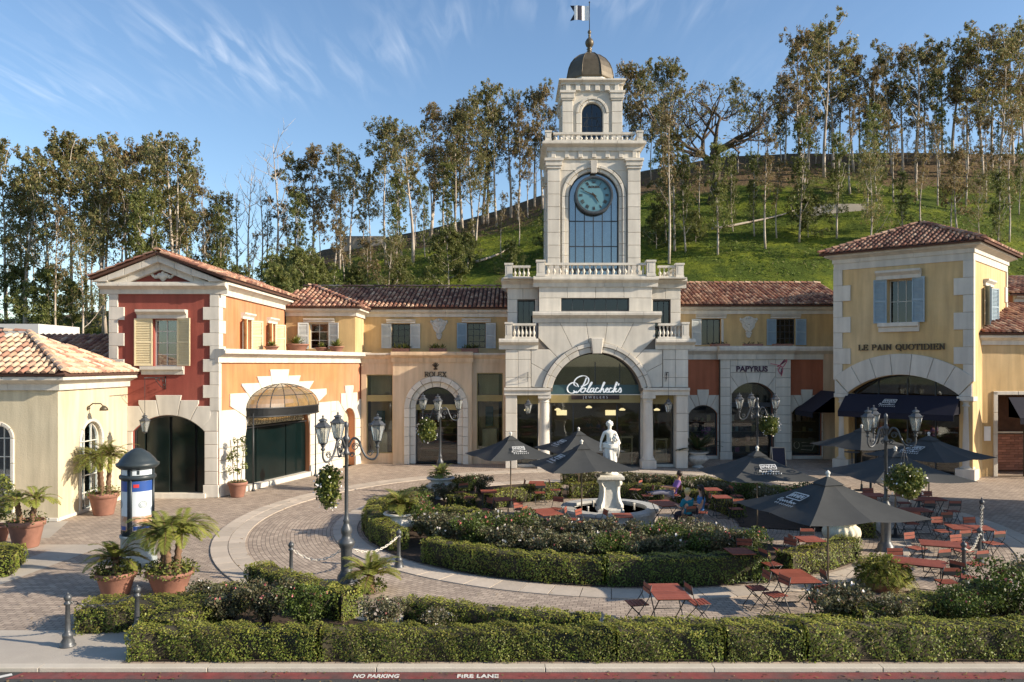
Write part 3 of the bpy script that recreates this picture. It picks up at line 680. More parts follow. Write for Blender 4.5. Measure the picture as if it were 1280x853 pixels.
# planting beds: soil
annulus('planting_bed', 4.4, 8.6, .035, 'soil', 100, 245, 48); 
annulus('planting_bed', 4.4, 8.6, .035, 'soil', 245, 318, 40); annulus('planting_bed', 4.4, 8.6, .035, 'soil', -18, 84, 40)
sheet('planting_bed', [(-7.0, 14.6), (40, 14.6), (40, 17.0)] + [(FX + 12.95 * math.cos(R(a)), FY + 12.95 * math.sin(R(a))) for a in range(-48, -142, -6)] + [(-8.6, 17.3), (-7.2, 16.3)], .034, 'soil')

# ------------------------------------------------------------------ hill
RP = [(-900, 400), (0, 402), (130, 388), (300, 368), (345, 345), (400, 313), (525, 287), (620, 262), (682, 241), (800, 212), (900, 196), (1000, 190), (1280, 190), (1700, 186), (2600, 200)]
RX = [(p[0] - 640) * 118 / 990 for p in RP]; RZ = [zz(p[1], 118) for p in RP]
def hill_z(x, y):
    zr = np.interp(x, RX, RZ); t = np.clip((y - 55) / 63.0, 0, 1.0)
    base = -.4 + (zr + .4) * (t ** .93)
    back = np.clip((y - 118) / 80., 0, 1); base = base * (1 - back * .5)
    n = .35 * np.sin(x * .23 + y * .11) + .3 * np.sin(x * .07 - y * .19 + 2) + .18 * np.sin(x * .53 + 1) * np.sin(y * .47)
    edge = np.clip((118 - y) / 6, 0, 1) * .75 + .25
    return base + n * np.clip((y - 55) / 8, 0, 1) * edge
xs = np.arange(-190, 211, 2.0); ys = np.concatenate([np.arange(54, 124, 1.5), np.arange(124, 210, 6)])
X, Y = np.meshgrid(xs, ys); Z = hill_z(X, Y); V = np.stack([X, Y, Z], -1).reshape(-1, 3); nx = len(xs)
F = np.array([(j * nx + i, j * nx + i + 1, (j + 1) * nx + i + 1, (j + 1) * nx + i) for j in range(len(ys) - 1) for i in range(nx - 1)])
m = bpy.data.materials.new('hill_grass'); m.use_nodes = True; nt = m.node_tree; nt.nodes.clear(); MATS['hill_grass'] = m
out = N(nt, 'ShaderNodeOutputMaterial'); b = N(nt, 'ShaderNodeBsdfPrincipled'); L(nt, b.outputs[0], out.inputs[0]); b.inputs['Roughness'].default_value = .95; b.inputs['Specular IOR Level'].default_value = .1
tc = N(nt, 'ShaderNodeTexCoord'); sp = N(nt, 'ShaderNodeSeparateXYZ'); L(nt, tc.outputs['Object'], sp.inputs[0])
def nz_(scale, det=6, st=(1, 1, 1)):
    mp = N(nt, 'ShaderNodeMapping'); mp.inputs['Scale'].default_value = st; L(nt, tc.outputs['Object'], mp.inputs[0])
    n_ = N(nt, 'ShaderNodeTexNoise'); n_.inputs['Scale'].default_value = scale; n_.inputs['Detail'].default_value = det; n_.inputs['Roughness'].default_value = .7; L(nt, mp.outputs[0], n_.inputs['Vector']); return n_.outputs['Fac']
g1 = N(nt, 'ShaderNodeMixRGB'); L(nt, MATH(nt, 'MULTIPLY', MATH(nt, 'SUBTRACT', nz_(.22), .46), 5.0, True), g1.inputs[0]); g1.inputs[1].default_value = (.06, .085, .013, 1); g1.inputs[2].default_value = (.17, .19, .02, 1)
# leaf litter and bare earth: patches, thicker near the tree belt on the crest
up = MATH(nt, 'MULTIPLY', MATH(nt, 'SUBTRACT', sp.outputs[1], 101.0), .035)
pt = MATH(nt, 'MULTIPLY', MATH(nt, 'ADD', MATH(nt, 'SUBTRACT', nz_(.16, 7, (1, .55, 1)), .56), MATH(nt, 'MAXIMUM', up, -.06)), 9.0, True)
g2 = N(nt, 'ShaderNodeMixRGB'); L(nt, pt, g2.inputs[0]); L(nt, g1.outputs[0], g2.inputs[1]); g2.inputs[2].default_value = (.13, .09, .05, 1)
vm = N(nt, 'ShaderNodeVectorMath', operation='SCALE'); L(nt, g2.outputs[0], vm.inputs[0]); L(nt, MATH(nt, 'ADD', MATH(nt, 'MULTIPLY', nz_(2.5), 1.2), .4), vm.inputs['Scale'])
L(nt, vm.outputs[0], b.inputs['Base Color'])
bp = N(nt, 'ShaderNodeBump'); bp.inputs['Strength'].default_value = 1; bp.inputs['Distance'].default_value = .35; L(nt, nz_(1.2, 8), bp.inputs['Height']); L(nt, bp.outputs[0], b.inputs['Normal'])
hill = np_mesh('hill', V, F, ['hill_grass']); tag(hill, kind='structure')
for p in hill.data.polygons: p.use_smooth = True
# rough grass on the slope
n = 60000; gx = rng.uniform(-75, 95, n); gy = rng.uniform(60, 112, n)
keep = (np.sin(gx * .31 + 1.3 * np.sin(gy * .2)) + np.sin(gy * .43 + gx * .12) + rng.normal(size=n) * .5) > -.3; gx, gy = gx[keep], gy[keep]
gz = hill_z(gx, gy) + .08
V, F = leaves(np.stack([gx, gy, gz], 1), .42, .22, np.tile([0, -.6, .5], (len(gx), 1)), .6)
o = np_mesh('hill_grass_tufts', V, F, ['meadow']); tag(o, 'rough green grass growing on the hillside', 'grass', kind='stuff')

# ------------------------------------------------------------------ eucalyptus trees
def ellip(c, rad, n, hollow=.35):
    d = rng.normal(size=(n, 3)); d /= np.linalg.norm(d, axis=1, keepdims=True); r_ = (rng.uniform(hollow ** 3, 1, n) ** (1 / 3))[:, None]
    return np.array(c) + d * r_ * np.array(rad)
def euca(seed, h=20, crown0=.45, nl=9, spread=.13, dens=1.0, leaf='eucalyptus', bare=False, trunks=1, clump=.07, leafsize=.38, bark='bark_pale', name='eucalyptus_tree'):
    rs = random.Random(seed); root = newobj(name, None, None, (0, 0, 0)); tb = MB(); CC = []
    for tno in range(trunks):
        lean = rs.uniform(-.05, .05) * h + (tno - (trunks - 1) / 2) * .06 * h; ly = rs.uniform(-.04, .04) * h; ph = rs.uniform(0, 6)
        def tp(t): return Vector((lean * t ** 1.4 + .012 * h * math.sin(ph + 5 * t), ly * t + .012 * h * math.cos(ph * 2 + 4 * t), h * .93 * t))
        r0 = .011 * h * rs.uniform(.8, 1.15)
        tb.tube([tp(i / 9) for i in range(10)], [r0 * (1 - .85 * i / 9) for i in range(10)], 6)
        for i in range(nl):
            t0 = crown0 * .8 + (1 - crown0 * .8) * (i + rs.random()) / nl; t0 = min(t0, .93); a = rs.uniform(0, 2 * PI) if i % 2 else a + PI * rs.uniform(.7, 1.3) if i else rs.uniform(0, 6)
            Lb = h * rs.uniform(.10, .20) * (1.25 - .6 * t0); sp_ = spread * h * rs.uniform(.5, 1.2) * (1.25 - .7 * t0)
            p0 = tp(t0); pts = [p0]; 
            for k in range(1, 5):
                f = k / 4; pts.append(p0 + Vector((math.cos(a) * sp_ * f ** .8, math.sin(a) * sp_ * f ** .8, Lb * f ** 1.2)) + Vector((rs.gauss(0, .006), rs.gauss(0, .006), 0)) * h)
            tb.tube(pts, [r0 * .38 * (1 - .8 * t0 * .6) * (1 - .8 * k / 4) + .012 for k in range(5)], 4)
            if bare:
                for q in range(5):
                    p = pts[rs.randint(1, 4)]; e = p + Vector((rs.gauss(0, .035), rs.gauss(0, .035), rs.uniform(.02, .09))) * h; tb.tube([p, (p + e) / 2 + Vector((rs.gauss(0, .1), rs.gauss(0, .1), 0)), e], [.03, .022, .01], 3)
            for q in range(2 if not bare else 0):
                p = pts[4 - q * 2] + Vector((rs.gauss(0, .02), rs.gauss(0, .02), rs.gauss(0, .01))) * h
                rr = clump * h * rs.uniform(.6, 1.15) * (1.1 - .35 * t0); CC.append((p, (rr, rr, rr * rs.uniform(.7, 1.25))))
        if not bare: CC.append((tp(.97) + Vector((0, 0, .02 * h)), (clump * h * .7, clump * h * .7, clump * h * 1.0)))
    o = tb.build('trunk', bark, root)
    if bare:
        pts = np.vstack([ellip(v, (.6, .6, .6), 3) for v in tb.v[::7]]) if dens > 0 else None
    else:
        pts = []
        for c, rad in CC:   # each clump is made of smaller tufts, with air between them
            k = rs.randint(8, 12); cc = ellip(c, (rad[0] * 1.2, rad[1] * 1.2, rad[2] * 1.35), k, .2)
            for q in cc: f = rs.uniform(.2, .42); pts.append(ellip(q, (rad[0] * f, rad[1] * f, rad[2] * f * 1.4), int(21 * dens), .1))
        pts = np.vstack(pts)
    if pts is not None and len(pts):
        V, F = leaves(pts, leafsize, .36, None, droop=1.1); np_mesh('crown', V, F, [leaf], None, o if False else root)
    return root
protos = [
    ('tall slender', euca(1, 20, .45, 10, .12)), ('round-topped', euca(2, 20, .62, 8, .13, 1.1, clump=.075)),
    ('rust-tinged', euca(3, 20, .42, 11, .11, 1.0, 'eucalyptus_rust')), ('full-crowned', euca(4, 20, .30, 13, .15, .75, 'eucalyptus', clump=.075)),
    ('twin-stemmed', euca(5, 20, .5, 7, .11, .9, trunks=2)), ('thin sparse', euca(6, 20, .5, 8, .08, .55, 'eucalyptus_rust', clump=.055)),
    ('narrow green', euca(7, 20, .22, 15, .07, .9, 'eucalyptus_green', clump=.055)), ('open-crowned', euca(8, 20, .55, 9, .17, .8, clump=.06)),
]
bare_p = euca(11, 20, .3, 12, .14, .0, bare=True, bark='bark_pale', name='bare_tree')
bush_p = euca(12, 8, .12, 16, .30, 1.3, 'eucalyptus_green', clump=.14, leafsize=.3, name='leafy_shrub_tree')
oak_p = None
def bough_tree():
    rs = random.Random(5); root = newobj('spreading_tree', None, None, (0, 0, 0)); b = MB(); tips = []
    def grow(p, d, ln, r_, lv):
        pts = [p]; q = p.copy(); dd = d.copy()
        for k in range(4): dd = (dd + Vector((rs.gauss(0, .28), rs.gauss(0, .28), rs.gauss(0.05, .18)))).normalized(); q = q + dd * ln / 4; pts.append(q.copy())
        b.tube(pts, [r_ * (1 - .13 * k) for k in range(5)], 5)
        if lv == 0: tips.append(q); return
        for k in range(3 if lv > 1 else 2):
            e = (dd + Vector((rs.gauss(0, .75), rs.gauss(0, .75), rs.uniform(-.2, .5)))).normalized(); grow(pts[rs.randint(2, 4)], e, ln * rs.uniform(.6, .85), r_ * .55, lv - 1)
    grow(Vector((0, 0, 0)), Vector((0, 0, 1)), 7, .75, 0)
    for a in range(6):
        t = a * 1.05 + .3; grow(Vector((0, 0, 5.5 + a * .25)), Vector((math.cos(t), math.sin(t), .75)).normalized(), 5.2, .36, 3)
    b.build('trunk', 'bark_dark', root)
    pts = np.vstack([ellip(t, (.9, .9, .7), 16, .1) for t in tips]); V, F = leaves(pts, .42, .4); np_mesh('crown', V, F, ['eucalyptus'], None, root); return root
oak_p = bough_tree()
used = set(); TREES = []
def place_tree(kind, px, D, top, jit=True):
    proto = kind; base_h = 20.0
    x = at(px, D); z = float(hill_z(np.array(x), np.array(D))) - .15; ht = max(3.5, zz(top, D) - z)
    if proto.name in used: o = copy_tree(proto)
    else: used.add(proto.name); o = proto
    s = ht / {bush_p.name: 8.4, oak_p.name: 17.0}.get(proto.name, 20.0)
    sxy = s * random.uniform(.9, 1.2) if proto is not bush_p else s * 1.1
    o.location = (x, D, z); o.scale = (sxy, sxy, s); o.rotation_euler = (0, 0, random.uniform(0, 6.28)); TREES.append((px, D, ht, proto, o)); return o
P = [p[1] for p in protos]; PN = {p[1].name: p[0] for p in protos}
# px, distance, top row of the photograph, kind
TL = [(8, 100, 176, 1), (35, 100, 205, 7), (60, 92, 186, 0), (92, 94, 168, 1), (112, 96, 172, 1), (130, 90, 195, 4), (75, 86, 250, 5), (28, 104, 225, 4), (100, 80, 270, 3), (128, 100, 168, 7), (150, 90, 205, 0), (165, 98, 178, 2), (185, 94, 174, 7),
      (203, 100, 176, 1), (215, 92, 172, 4), (222, 97, 230, 6), (240, 98, 208, 2), (255, 95, 228, 5), (272, 100, 240, 4), (168, 86, 238, 6), (195, 88, 232, 6), (275, 92, 258, 6), (262, 104, 262, 6), (120, 110, 240, 5), (45, 112, 270, 5), (12, 112, 300, 5),
      (310, 100, 205, 8), (345, 96, 168, 8), (328, 104, 215, 8), (296, 104, 230, 8), (335, 101, 238, 5), (368, 100, 188, 0), (388, 98, 182, 2), (378, 94, 240, 6), (352, 90, 300, 5), (318, 108, 290, 5), (356, 110, 250, 5), (400, 106, 250, 5),
      (426, 100, 182, 1), (440, 96, 195, 7), (415, 94, 240, 2), (462, 98, 216, 0), (456, 106, 240, 5), (484, 98, 152, 1), (502, 100, 158, 3), (512, 96, 152, 7), (494, 92, 215, 6), (522, 104, 235, 5), (430, 84, 285, 5), (455, 82, 300, 2), (488, 80, 288, 3), (500, 88, 300, 0),
      (538, 108, 134, 2), (552, 106, 140, 5), (566, 104, 138, 1), (580, 110, 132, 2), (592, 106, 123, 3), (604, 112, 130, 4), (622, 108, 108, 1), (636, 110, 110, 7), (650, 108, 132, 2), (664, 112, 108, 0), (678, 110, 110, 2), (540, 110, 180, 5), (572, 112, 190, 2), (598, 100, 190, 0), (612, 112, 185, 5), (640, 114, 190, 5), (660, 106, 185, 5), (690, 114, 130, 5), (560, 100, 200, 6), (585, 92, 275, 0), (625, 92, 240, 5), (648, 96, 235, 5), (530, 96, 230, 6), (672, 115, 175, 8),
      (775, 112, 72, 5), (786, 110, 84, 2), (800, 112, 80, 0), (826, 106, 78, 7), (836, 108, 82, 1), (850, 112, 102, 5), (866, 112, 130, 5), (812, 112, 130, 5), (880, 114, 105, 5), (925, 108, 96, 1), (948, 110, 112, 2), (962, 112, 118, 5), (940, 114, 140, 5), (975, 112, 120, 6), (985, 110, 95, 2),
      (1003, 106, 38, 2), (1016, 108, 30, 0), (1030, 106, 28, 7), (1040, 110, 46, 0), (1052, 112, 78, 5), (1068, 108, 70, 2), (1078, 110, 66, 1), (1092, 106, 84, 2), (1105, 112, 100, 6), (1112, 108, 56, 0), (1128, 110, 55, 2), (1145, 106, 56, 7), (1158, 112, 62, 2), (1172, 108, 88, 6), (1182, 110, 50, 1), (1195, 112, 45, 7), (1210, 108, 60, 2), (1222, 106, 44, 0), (1240, 110, 40, 2), (1252, 108, 34, 3), (1266, 112, 40, 2), (1280, 108, 30, 3), (1295, 110, 40, 2),
      (1008, 100, 110, 5), (1060, 100, 120, 5), (1085, 92, 150, 6), (1098, 98, 130, 6), (1120, 98, 150, 5), (1136, 114, 150, 5), (1150, 98, 140, 5), (1175, 96, 150, 5), (1205, 98, 140, 5), (1230, 96, 150, 2), (1262, 98, 130, 5), (1275, 92, 180, 6), (1035, 114, 130, 2), (1020, 112, 140, 5), (1090, 114, 150, 2), (1165, 114, 150, 2), (1215, 114, 160, 5), (1245, 114, 150, 6), (1270, 114, 110, 2),
      (834, 84, 140, 5), (842, 88, 150, 0), (830, 90, 170, 6), (858, 86, 190, 6), (896, 84, 180, 6), (960, 84, 160, 5), (1000, 88, 150, 6), (972, 88, 200, 5), (1086, 80, 180, 3), (1048, 86, 170, 6), (1126, 84, 215, 6), (1148, 86, 190, 5), (1192, 84, 180, 5), (1198, 82, 190, 2), (1226, 84, 215, 3), (1252, 80, 210, 6), (1262, 84, 190, 5), (945, 88, 190, 6), (875, 90, 185, 5), (918, 90, 190, 6)]
for px, D, top, k in TL:
    place_tree(bare_p if k == 8 else P[k], px + random.uniform(-3, 3), D + random.uniform(-1.5, 1.5), top + random.uniform(-3, 3))
place_tree(oak_p, 890, 101, 100)
for px, D, top in ((60, 88, 330), (378, 76, 308), (360, 80, 320), (345, 82, 318), (345, 70, 330), (300, 84, 330), (400, 78, 325), (440, 80, 330), (560, 84, 285), (500, 80, 320), (870, 88, 262), (585, 90, 290), (1010, 88, 240), (245, 84, 325), (820, 88, 255), (690, 90, 260), (640, 88, 300), (20, 100, 330), (90, 92, 350), (275, 92, 320)):
    place_tree(bush_p, px, D, top)
for i, (px, D, dz) in enumerate(((520, 100, 0), (225, 80, 0))): pass
ZN = [(-1e9, 140, 'above the cream pavilion'), (140, 290, 'behind the red gable'), (290, 420, 'behind the orange wing'), (420, 525, 'behind the watch shop'),
      (525, 720, 'left of the clock tower'), (720, 880, 'right of the clock tower'), (880, 990, 'beside the spreading tree'), (990, 1110, 'above the cafe tower ridge'), (1110, 1e9, 'above the right edge annexe')]
ORD = ['first', 'second', 'third', 'fourth', 'fifth', 'sixth', 'seventh', 'eighth', 'ninth', 'tenth', 'eleventh', 'twelfth', 'thirteenth', 'fourteenth', 'fifteenth', 'sixteenth', 'seventeenth', 'eighteenth', 'nineteenth', 'twentieth']
for a, b_, desc in ZN:
    cnt = {}
    for px, D, ht, pr, o in sorted([t for t in TREES if a <= t[0] < b_], key=lambda t: t[0]):
        kd = ('bare leafless tree' if pr is bare_p else 'low leafy shrub' if pr is bush_p else 'dark spreading tree with crooked boughs' if pr is oak_p else PN[pr.name] + ' eucalyptus')
        row = '' if pr is oak_p else ' low' if D < 92 else ' on crest' if D > 106 else ''
        key = kd + row; i = cnt.get(key, 0); cnt[key] = i + 1
        lab = '%s%s %s, %s' % (kd, row, desc, ORD[i] + ' from left') if pr is not oak_p else 'dark spreading tree with crooked bare boughs on the hill right of the clock tower'
        tag(o, lab, 'shrub' if pr is bush_p else 'tree', 'trees on the hillside')
# fallen logs and concrete block on the slope
for px, D, wd, hh, lab in ((1045, 94, 7.0, 1.1, 'low pale concrete wall among the trees on the hillside'), (455, 112, 6.0, 1.6, 'low concrete wall on the ridge left of the clock tower')):
    x = at(px, D); z = float(hill_z(np.array(x), np.array(D)))
    MB().box(x - wd / 2, x + wd / 2, D, D + .5, z - .6, z + hh).build('retaining_wall', 'concrete', None, label=lab, cat='wall')
for px0, D0, px1, D1, lab in ((890, 92, 1000, 96, 'long fallen pale log across the grass below the eucalyptus trees'), (595, 92, 640, 96, 'short fallen branch on the slope beside the clock tower')):
    pts = [];
    for i in range(6): t = i / 5; D = D0 + (D1 - D0) * t; x = at(px0, D0) * (1 - t) + at(px1, D1) * t; pts.append((x, D, float(hill_z(np.array(x), np.array(D))) + .2))
    MB().tube(pts, [.16, .15, .13, .11, .08, .04], 6).build('fallen_log', 'bark_pale', None, label=lab, cat='log')
# ================================================================== BUILDINGS
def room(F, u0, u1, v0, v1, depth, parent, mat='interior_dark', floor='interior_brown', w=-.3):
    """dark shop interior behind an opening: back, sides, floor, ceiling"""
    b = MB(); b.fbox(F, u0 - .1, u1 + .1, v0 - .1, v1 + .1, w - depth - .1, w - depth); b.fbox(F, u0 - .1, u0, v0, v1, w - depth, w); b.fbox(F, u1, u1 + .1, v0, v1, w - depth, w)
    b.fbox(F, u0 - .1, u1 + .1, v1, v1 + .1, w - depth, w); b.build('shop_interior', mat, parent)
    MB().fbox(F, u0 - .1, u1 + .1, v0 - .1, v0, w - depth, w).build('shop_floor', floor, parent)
def lintel(F, u0, u1, v0, v1, out, parent, mat='white_stone'):
    h = v1 - v0; MB().extu(F, [(0, v0), (out * .45, v0), (out * .45, v0 + h * .4), (out, v0 + h * .75), (out, v1), (0, v1)], u0, u1).build('window_cornice', mat, parent)
def sill(F, u0, u1, v0, v1, out, parent, mat='white_stone'):
    h = v1 - v0; MB().extu(F, [(0, v0), (out * .4, v0), (out * .5, v0 + h * .5), (out, v0 + h * .6), (out, v1), (0, v1)], u0, u1).build('window_sill', mat, parent)
def bracket(name, F, u, v, ln, parent=None, label=None, mat='iron'):
    """wrought iron bracket standing out from a wall, with scrolls"""
    b = MB(); P = lambda w, z: F.P(u, v + z, w)
    b.tube([P(0, 0), P(ln, 0)], .018, 5); b.tube([P(.02, .05), P(.02, -.5)], .018, 5); b.tube([P(.02, -.48), P(ln * .25, -.36), P(ln * .45, -.14), P(ln * .5, -.02)], .014, 5)
    for cx, cz, r_ in ((ln * .13, -.13, .09), (ln * .30, -.10, .07), (ln * .08, -.32, .06), (ln * .42, -.05, .04)):
        b.tube([P(cx + r_ * math.cos(t) * (1 - t / 12), cz + r_ * math.sin(t) * (1 - t / 12)) for t in [i * .6 for i in range(16)]], .010, 4)
    return b.build(name, mat, parent)
def lantern_parts(root, c, s=1.0, arms=True, mat='lamp_metal', sub=None):
    """six-sided tapering lantern, c = bottom centre; s=1 -> .78 m tall"""
    x, y, z = c; p = sub or root; b = MB(); n = 6
    b.lathe([(.02, -.02), (.05, 0), (.09, .03), (.115, .05), (.115, .065)], c, n, 0, False)
    b.lathe([(.205, .46), (.215, .47), (.215, .50), (.17, .53), (.13, .58), (.09, .60), (.09, .63), (.12, .64), (.11, .67), (.045, .70), (.02, .71), (.02, .73), (.032, .75), (.02, .775), (.001, .79)], c, n, 0, False)
    for i in range(n):
        a = 2 * PI * i / n; b.tube([(x + .108 * math.cos(a), y + .108 * math.sin(a), z + .05), (x + .196 * math.cos(a), y + .196 * math.sin(a), z + .47)], .011, 4)
        b.ball((x + .215 * math.cos(a), y + .215 * math.sin(a), z + .50), .016, n=5)
    if s != 1: b.v = [(x + (q[0] - x) * s, y + (q[1] - y) * s, z + (q[2] - z) * s) for q in b.v]
    o = b.build('lantern', mat, p)
    g = MB(); g.lathe([(.10 * s, .06 * s), (.188 * s, .465 * s)], c, n, 0, False); g.build('lantern_glass', 'lantern_glass', o)
    q = MB(); q.lathe([(.02 * s, .06 * s), (.02 * s, .2 * s), (.035 * s, .24 * s), (.03 * s, .33 * s), (.001, .36 * s)], c, 8); q.build('bulb', 'urn_white', o)
    return o
def hanging_lantern(F, u, v, ln, drop, label, s=1.0):
    base = F.P(u, v, 0); t = thing('hanging_lantern', base, label, 'lantern', 'lanterns hanging from wall brackets')
    bracket('bracket', F, u, v, ln, t); tip = F.P(u, v, ln * .97)
    MB().tube([tip, (tip[0], tip[1], tip[2] - drop)], .010, 4).build('hanging_rod', 'iron', t)
    lantern_parts(t, (tip[0], tip[1], tip[2] - drop - .79 * s), s); return t
def cartouche(F, u, v, h, parent, mat='white_stone'):
    """scrolled plaster shield"""
    b = MB(); k = h / 1.2
    pts = [(0, 0), (.10, .06), (.16, .22), (.12, .36), (.20, .46), (.33, .62), (.36, .80), (.42, .86), (.50, .98), (.46, 1.12), (.36, 1.06), (.26, 1.10), (.16, 1.17), (0, 1.20)]
    poly = [(u + a * k, v + c * k) for a, c in pts] + [(u - a * k, v + c * k) for a, c in pts[::-1][1:-1]]
    b.prism(F, poly, 0, .05, 0, .02); b.prism(F, [(u + a * k * .62, v + (c * .62 + .33) * k) for a, c in pts] + [(u - a * k * .62, v + (c * .62 + .33) * k) for a, c in pts[::-1][1:-1]], .05, .10, 0, .03)
    for (a, c, r_) in ((.42, 1.0, .08), (-.42, 1.0, .08), (.12, .3, .06), (-.12, .3, .06), (0, 1.1, .10), (0, .06, .06), (.2, .75, .05), (-.2, .75, .05), (0, .8, .09)): b.ball(F.P(u + a * k, v + c * k, .06), r_ * k, n=8)
    return b.build('cartouche', mat, parent)

# ---------------- red gabled building ------------------------------------
rb = thing('red_gabled_building', (-14.3, 32.6, 0), 'dark red two storey building with white quoins, pediment and low green arched door', 'building')
F = Fr(-16.5, 32.6, 0)
door, dinf = arch_poly(2.38, 1.47, -.02, 2.72, .66)
winr = rect(1.75, 2.70, 5.40, 7.33)
MB().wall(F, rect(0, 4.396, 0, 8.55), [door, winr], -.35, 0).build('front_wall', 'red_stucco', rb)
MB().prism(F, [(.1, 8.55), (4.3, 8.55), (2.1, 9.85)], -.3, -.02).build('tympanum', 'red_stucco', rb)
# relief in the pediment
b = MB()
for a, c, r_ in ((0, 0, .17), (-.14, .04, .12), (.14, .04, .12), (-.26, .0, .09), (.26, 0, .09), (0, .14, .1), (0, -.1, .1)): b.ball(F.P(2.15 + a, 9.08 + c, .02), r_, n=8)
for s_ in (-1, 1): b.tube([F.P(2.15 + s_ * x, 9.08 + z, .03) for x, z in ((.3, -.05), (.42, .06), (.52, .13), (.60, .10), (.56, .04))], [.06, .06, .05, .03, .02], 5)
b.build('relief_ornament', 'white_stone', rb)
S = Fr(-12.1, 32.6, 90)
wins = [(3.0, 4.05), (6.7, 7.75)]
MB().wall(S, rect(.004, 9.8, 5.6, 8.55), [rect(a, b_, 6.1, 7.5) for a, b_ in wins], -.3, 0).build('side_wall', 'orange_stucco', rb)
MB().wall(Fr(-16.5, 42.4, -90), rect(0.02, 9.796, 0, 8.55), [], -.3, 0).build('side_wall', 'red_stucco', rb)
MB().box(-16.5, -12.1, 42.1, 42.38, 0, 8.55).build('rear_wall', 'red_stucco', rb)
# entablature, pediment
cornice(F, -.42, 4.82, 8.37, 8.84, .38, rb, 'white_stone', .9)
for (sgn, uo) in ((1, -.62), (-1, 4.82)):
    for k in range(4):
        t0, t1 = k / 4, (k + 1) / 4; e = (2.1 - uo)
        p = [(uo + e * t0 , 8.84 + 1.10 * t0), (uo + e * t1, 8.84 + 1.10 * t1), (uo + e * t1, 8.84 + 1.10 * t1 - .30 * min(1, t1 * 3 + .02)), (uo + e * t0, 8.84 + 1.10 * t0 - .30 * min(1, t0 * 3 + .02))]
        if k == 0: p = [(uo, 8.842), (uo + e * .25, 8.84 + .275), (uo + e * .25, 8.842)]
        pblock(F, p, 0, .42, rb, 'white_stone', 'cornice_block', gap=.002)
        if k: pblock(F, [(a + (0.0), c - .28) for a, c in p], -.02, .20, rb, 'white_stone', 'cornice_block', gap=.002)
cornice(S, .0, 9.75, 8.37, 8.96, .42, rb, 'white_stone', 1.4)
cornice(Fr(-16.5, 42.4, -90), 0.2, 9.75, 8.37, 8.96, .42, rb, 'white_stone', 1.4)
# quoins
for i in range(10):
    v1 = 8.37 - .535 * i; v0 = v1 - .535; wide = i % 2
    if v1 < 3.6: continue
    wd, sdp = (.60, .38) if wide else (.32, .70)
    x1 = -12.1 + .07
    q = MB(); q.prism(Fr(-12.1 - wd, 32.6 - .07, 0), rect(0, wd + .07, v0 + .005, v1 - .005), -sdp - .07, 0, 0, .014); q.build('quoin', 'white_stone', rb)
    q = MB(); q.prism(Fr(-16.5 - .07, 32.6 - .07, 0), rect(0, (.56 if wide else .30) + .07, v0 + .005, v1 - .005), -sdp, 0, 0, .014); q.build('quoin', 'white_stone', rb)
# door arch stones, stepped outline
cx, cz, r_, aa = dinf; sa = math.degrees(math.pi / 2 - aa)
def step_arch(F, cx, cz, r_, spans, w1, parent, mat, w0=0.0, vclip=None):
    for a0, a1, u0, u1, vt in spans: wedge(F, cx, cz, r_, a0, a1, (u0, u1, cz - 5, vt), w0, w1, parent, mat)
Vt = [4.22, 4.01, 3.77, 3.55]
step_arch(F, cx, cz, r_, [(79, 101, 1.7, 3.06, Vt[0]), (63, 79, 1.7, 3.63, Vt[1]), (101, 117, 1.14, 3, Vt[1]), (sa + 5, 63, 1, 4.12, Vt[2]), (117, 175 - sa, .55, 3, Vt[2])], .07, rb, 'white_stone')
def skew(F, cx, cz, r_, a0, a1, uout, vs, vtop, w0, w1, parent, mat, n=4):
    for s_, uo in ((1, uout[1]), (-1, uout[0])):
        arc_ = [(cx + s_ * r_ * math.cos(R(a0 + (a1 - a0) * i / n)), cz + r_ * math.sin(R(a0 + (a1 - a0) * i / n))) for i in range(n + 1)]
        t = (vtop - cz) / math.tan(R(a1)); p2 = (cx + s_ * t, vtop) if t < abs(uo - cx) else (uo, cz + abs(uo - cx) * math.tan(R(a1)))
        pblock(F, [arc_[0], (uo, vs)] + ([(uo, vtop)] if t < abs(uo - cx) else []) + [p2] + arc_[::-1][:-1], w0, w1, parent, mat)
skew(F, cx, cz, r_, sa, sa + 6, (0.0, 4.40), 2.72, Vt[3], 0, .065, rb, 'white_stone')
MB().prism(F, clip(clip([(3.0, 3.3), (4.40, 3.3), (4.40, 3.55), (3.0, 3.55)], -1, 0, -3.95), 1, 0, 4.4), 0.001, .06).build('stone_block', 'white_stone', rb)
for u0, u1 in ((3.86, 4.405), (0.0, .90)):
    courses(F, u0, u1, .52, 2.72, 0, .065, rb, .55, 3, 'white_stone', False)
    block(F, u0 - .04 if u0 > 1 else u0, u1 + .06, 0, .52, 0, .13, rb, 'white_stone', 'plinth')
MB().fbox(F, .8, 3.95, .0, .18, -.3, .25).build('door_step', 'cast_stone', rb)
for a, c in ((.91, 1.35), (1.36, 2.36), (2.41, 3.42), (3.45, 3.85)):
    q = MB(); p = clip(clip(door, 1, 0, c), -1, 0, -a); q.prism(F, inset(p if area2(p) > 0 else p[::-1], .02), -.25, -.17, 0, .02); q.build('door_leaf', 'green_door', rb)
MB().wall(F, door, [inset(door if area2(door) > 0 else door[::-1], .07)], -.28, -.12).build('door_frame', 'iron', rb)
MB().fbox(F, .9, 3.9, -.0, 3.4, -.34, -.29).build('door_backing', 'interior_dark', rb)
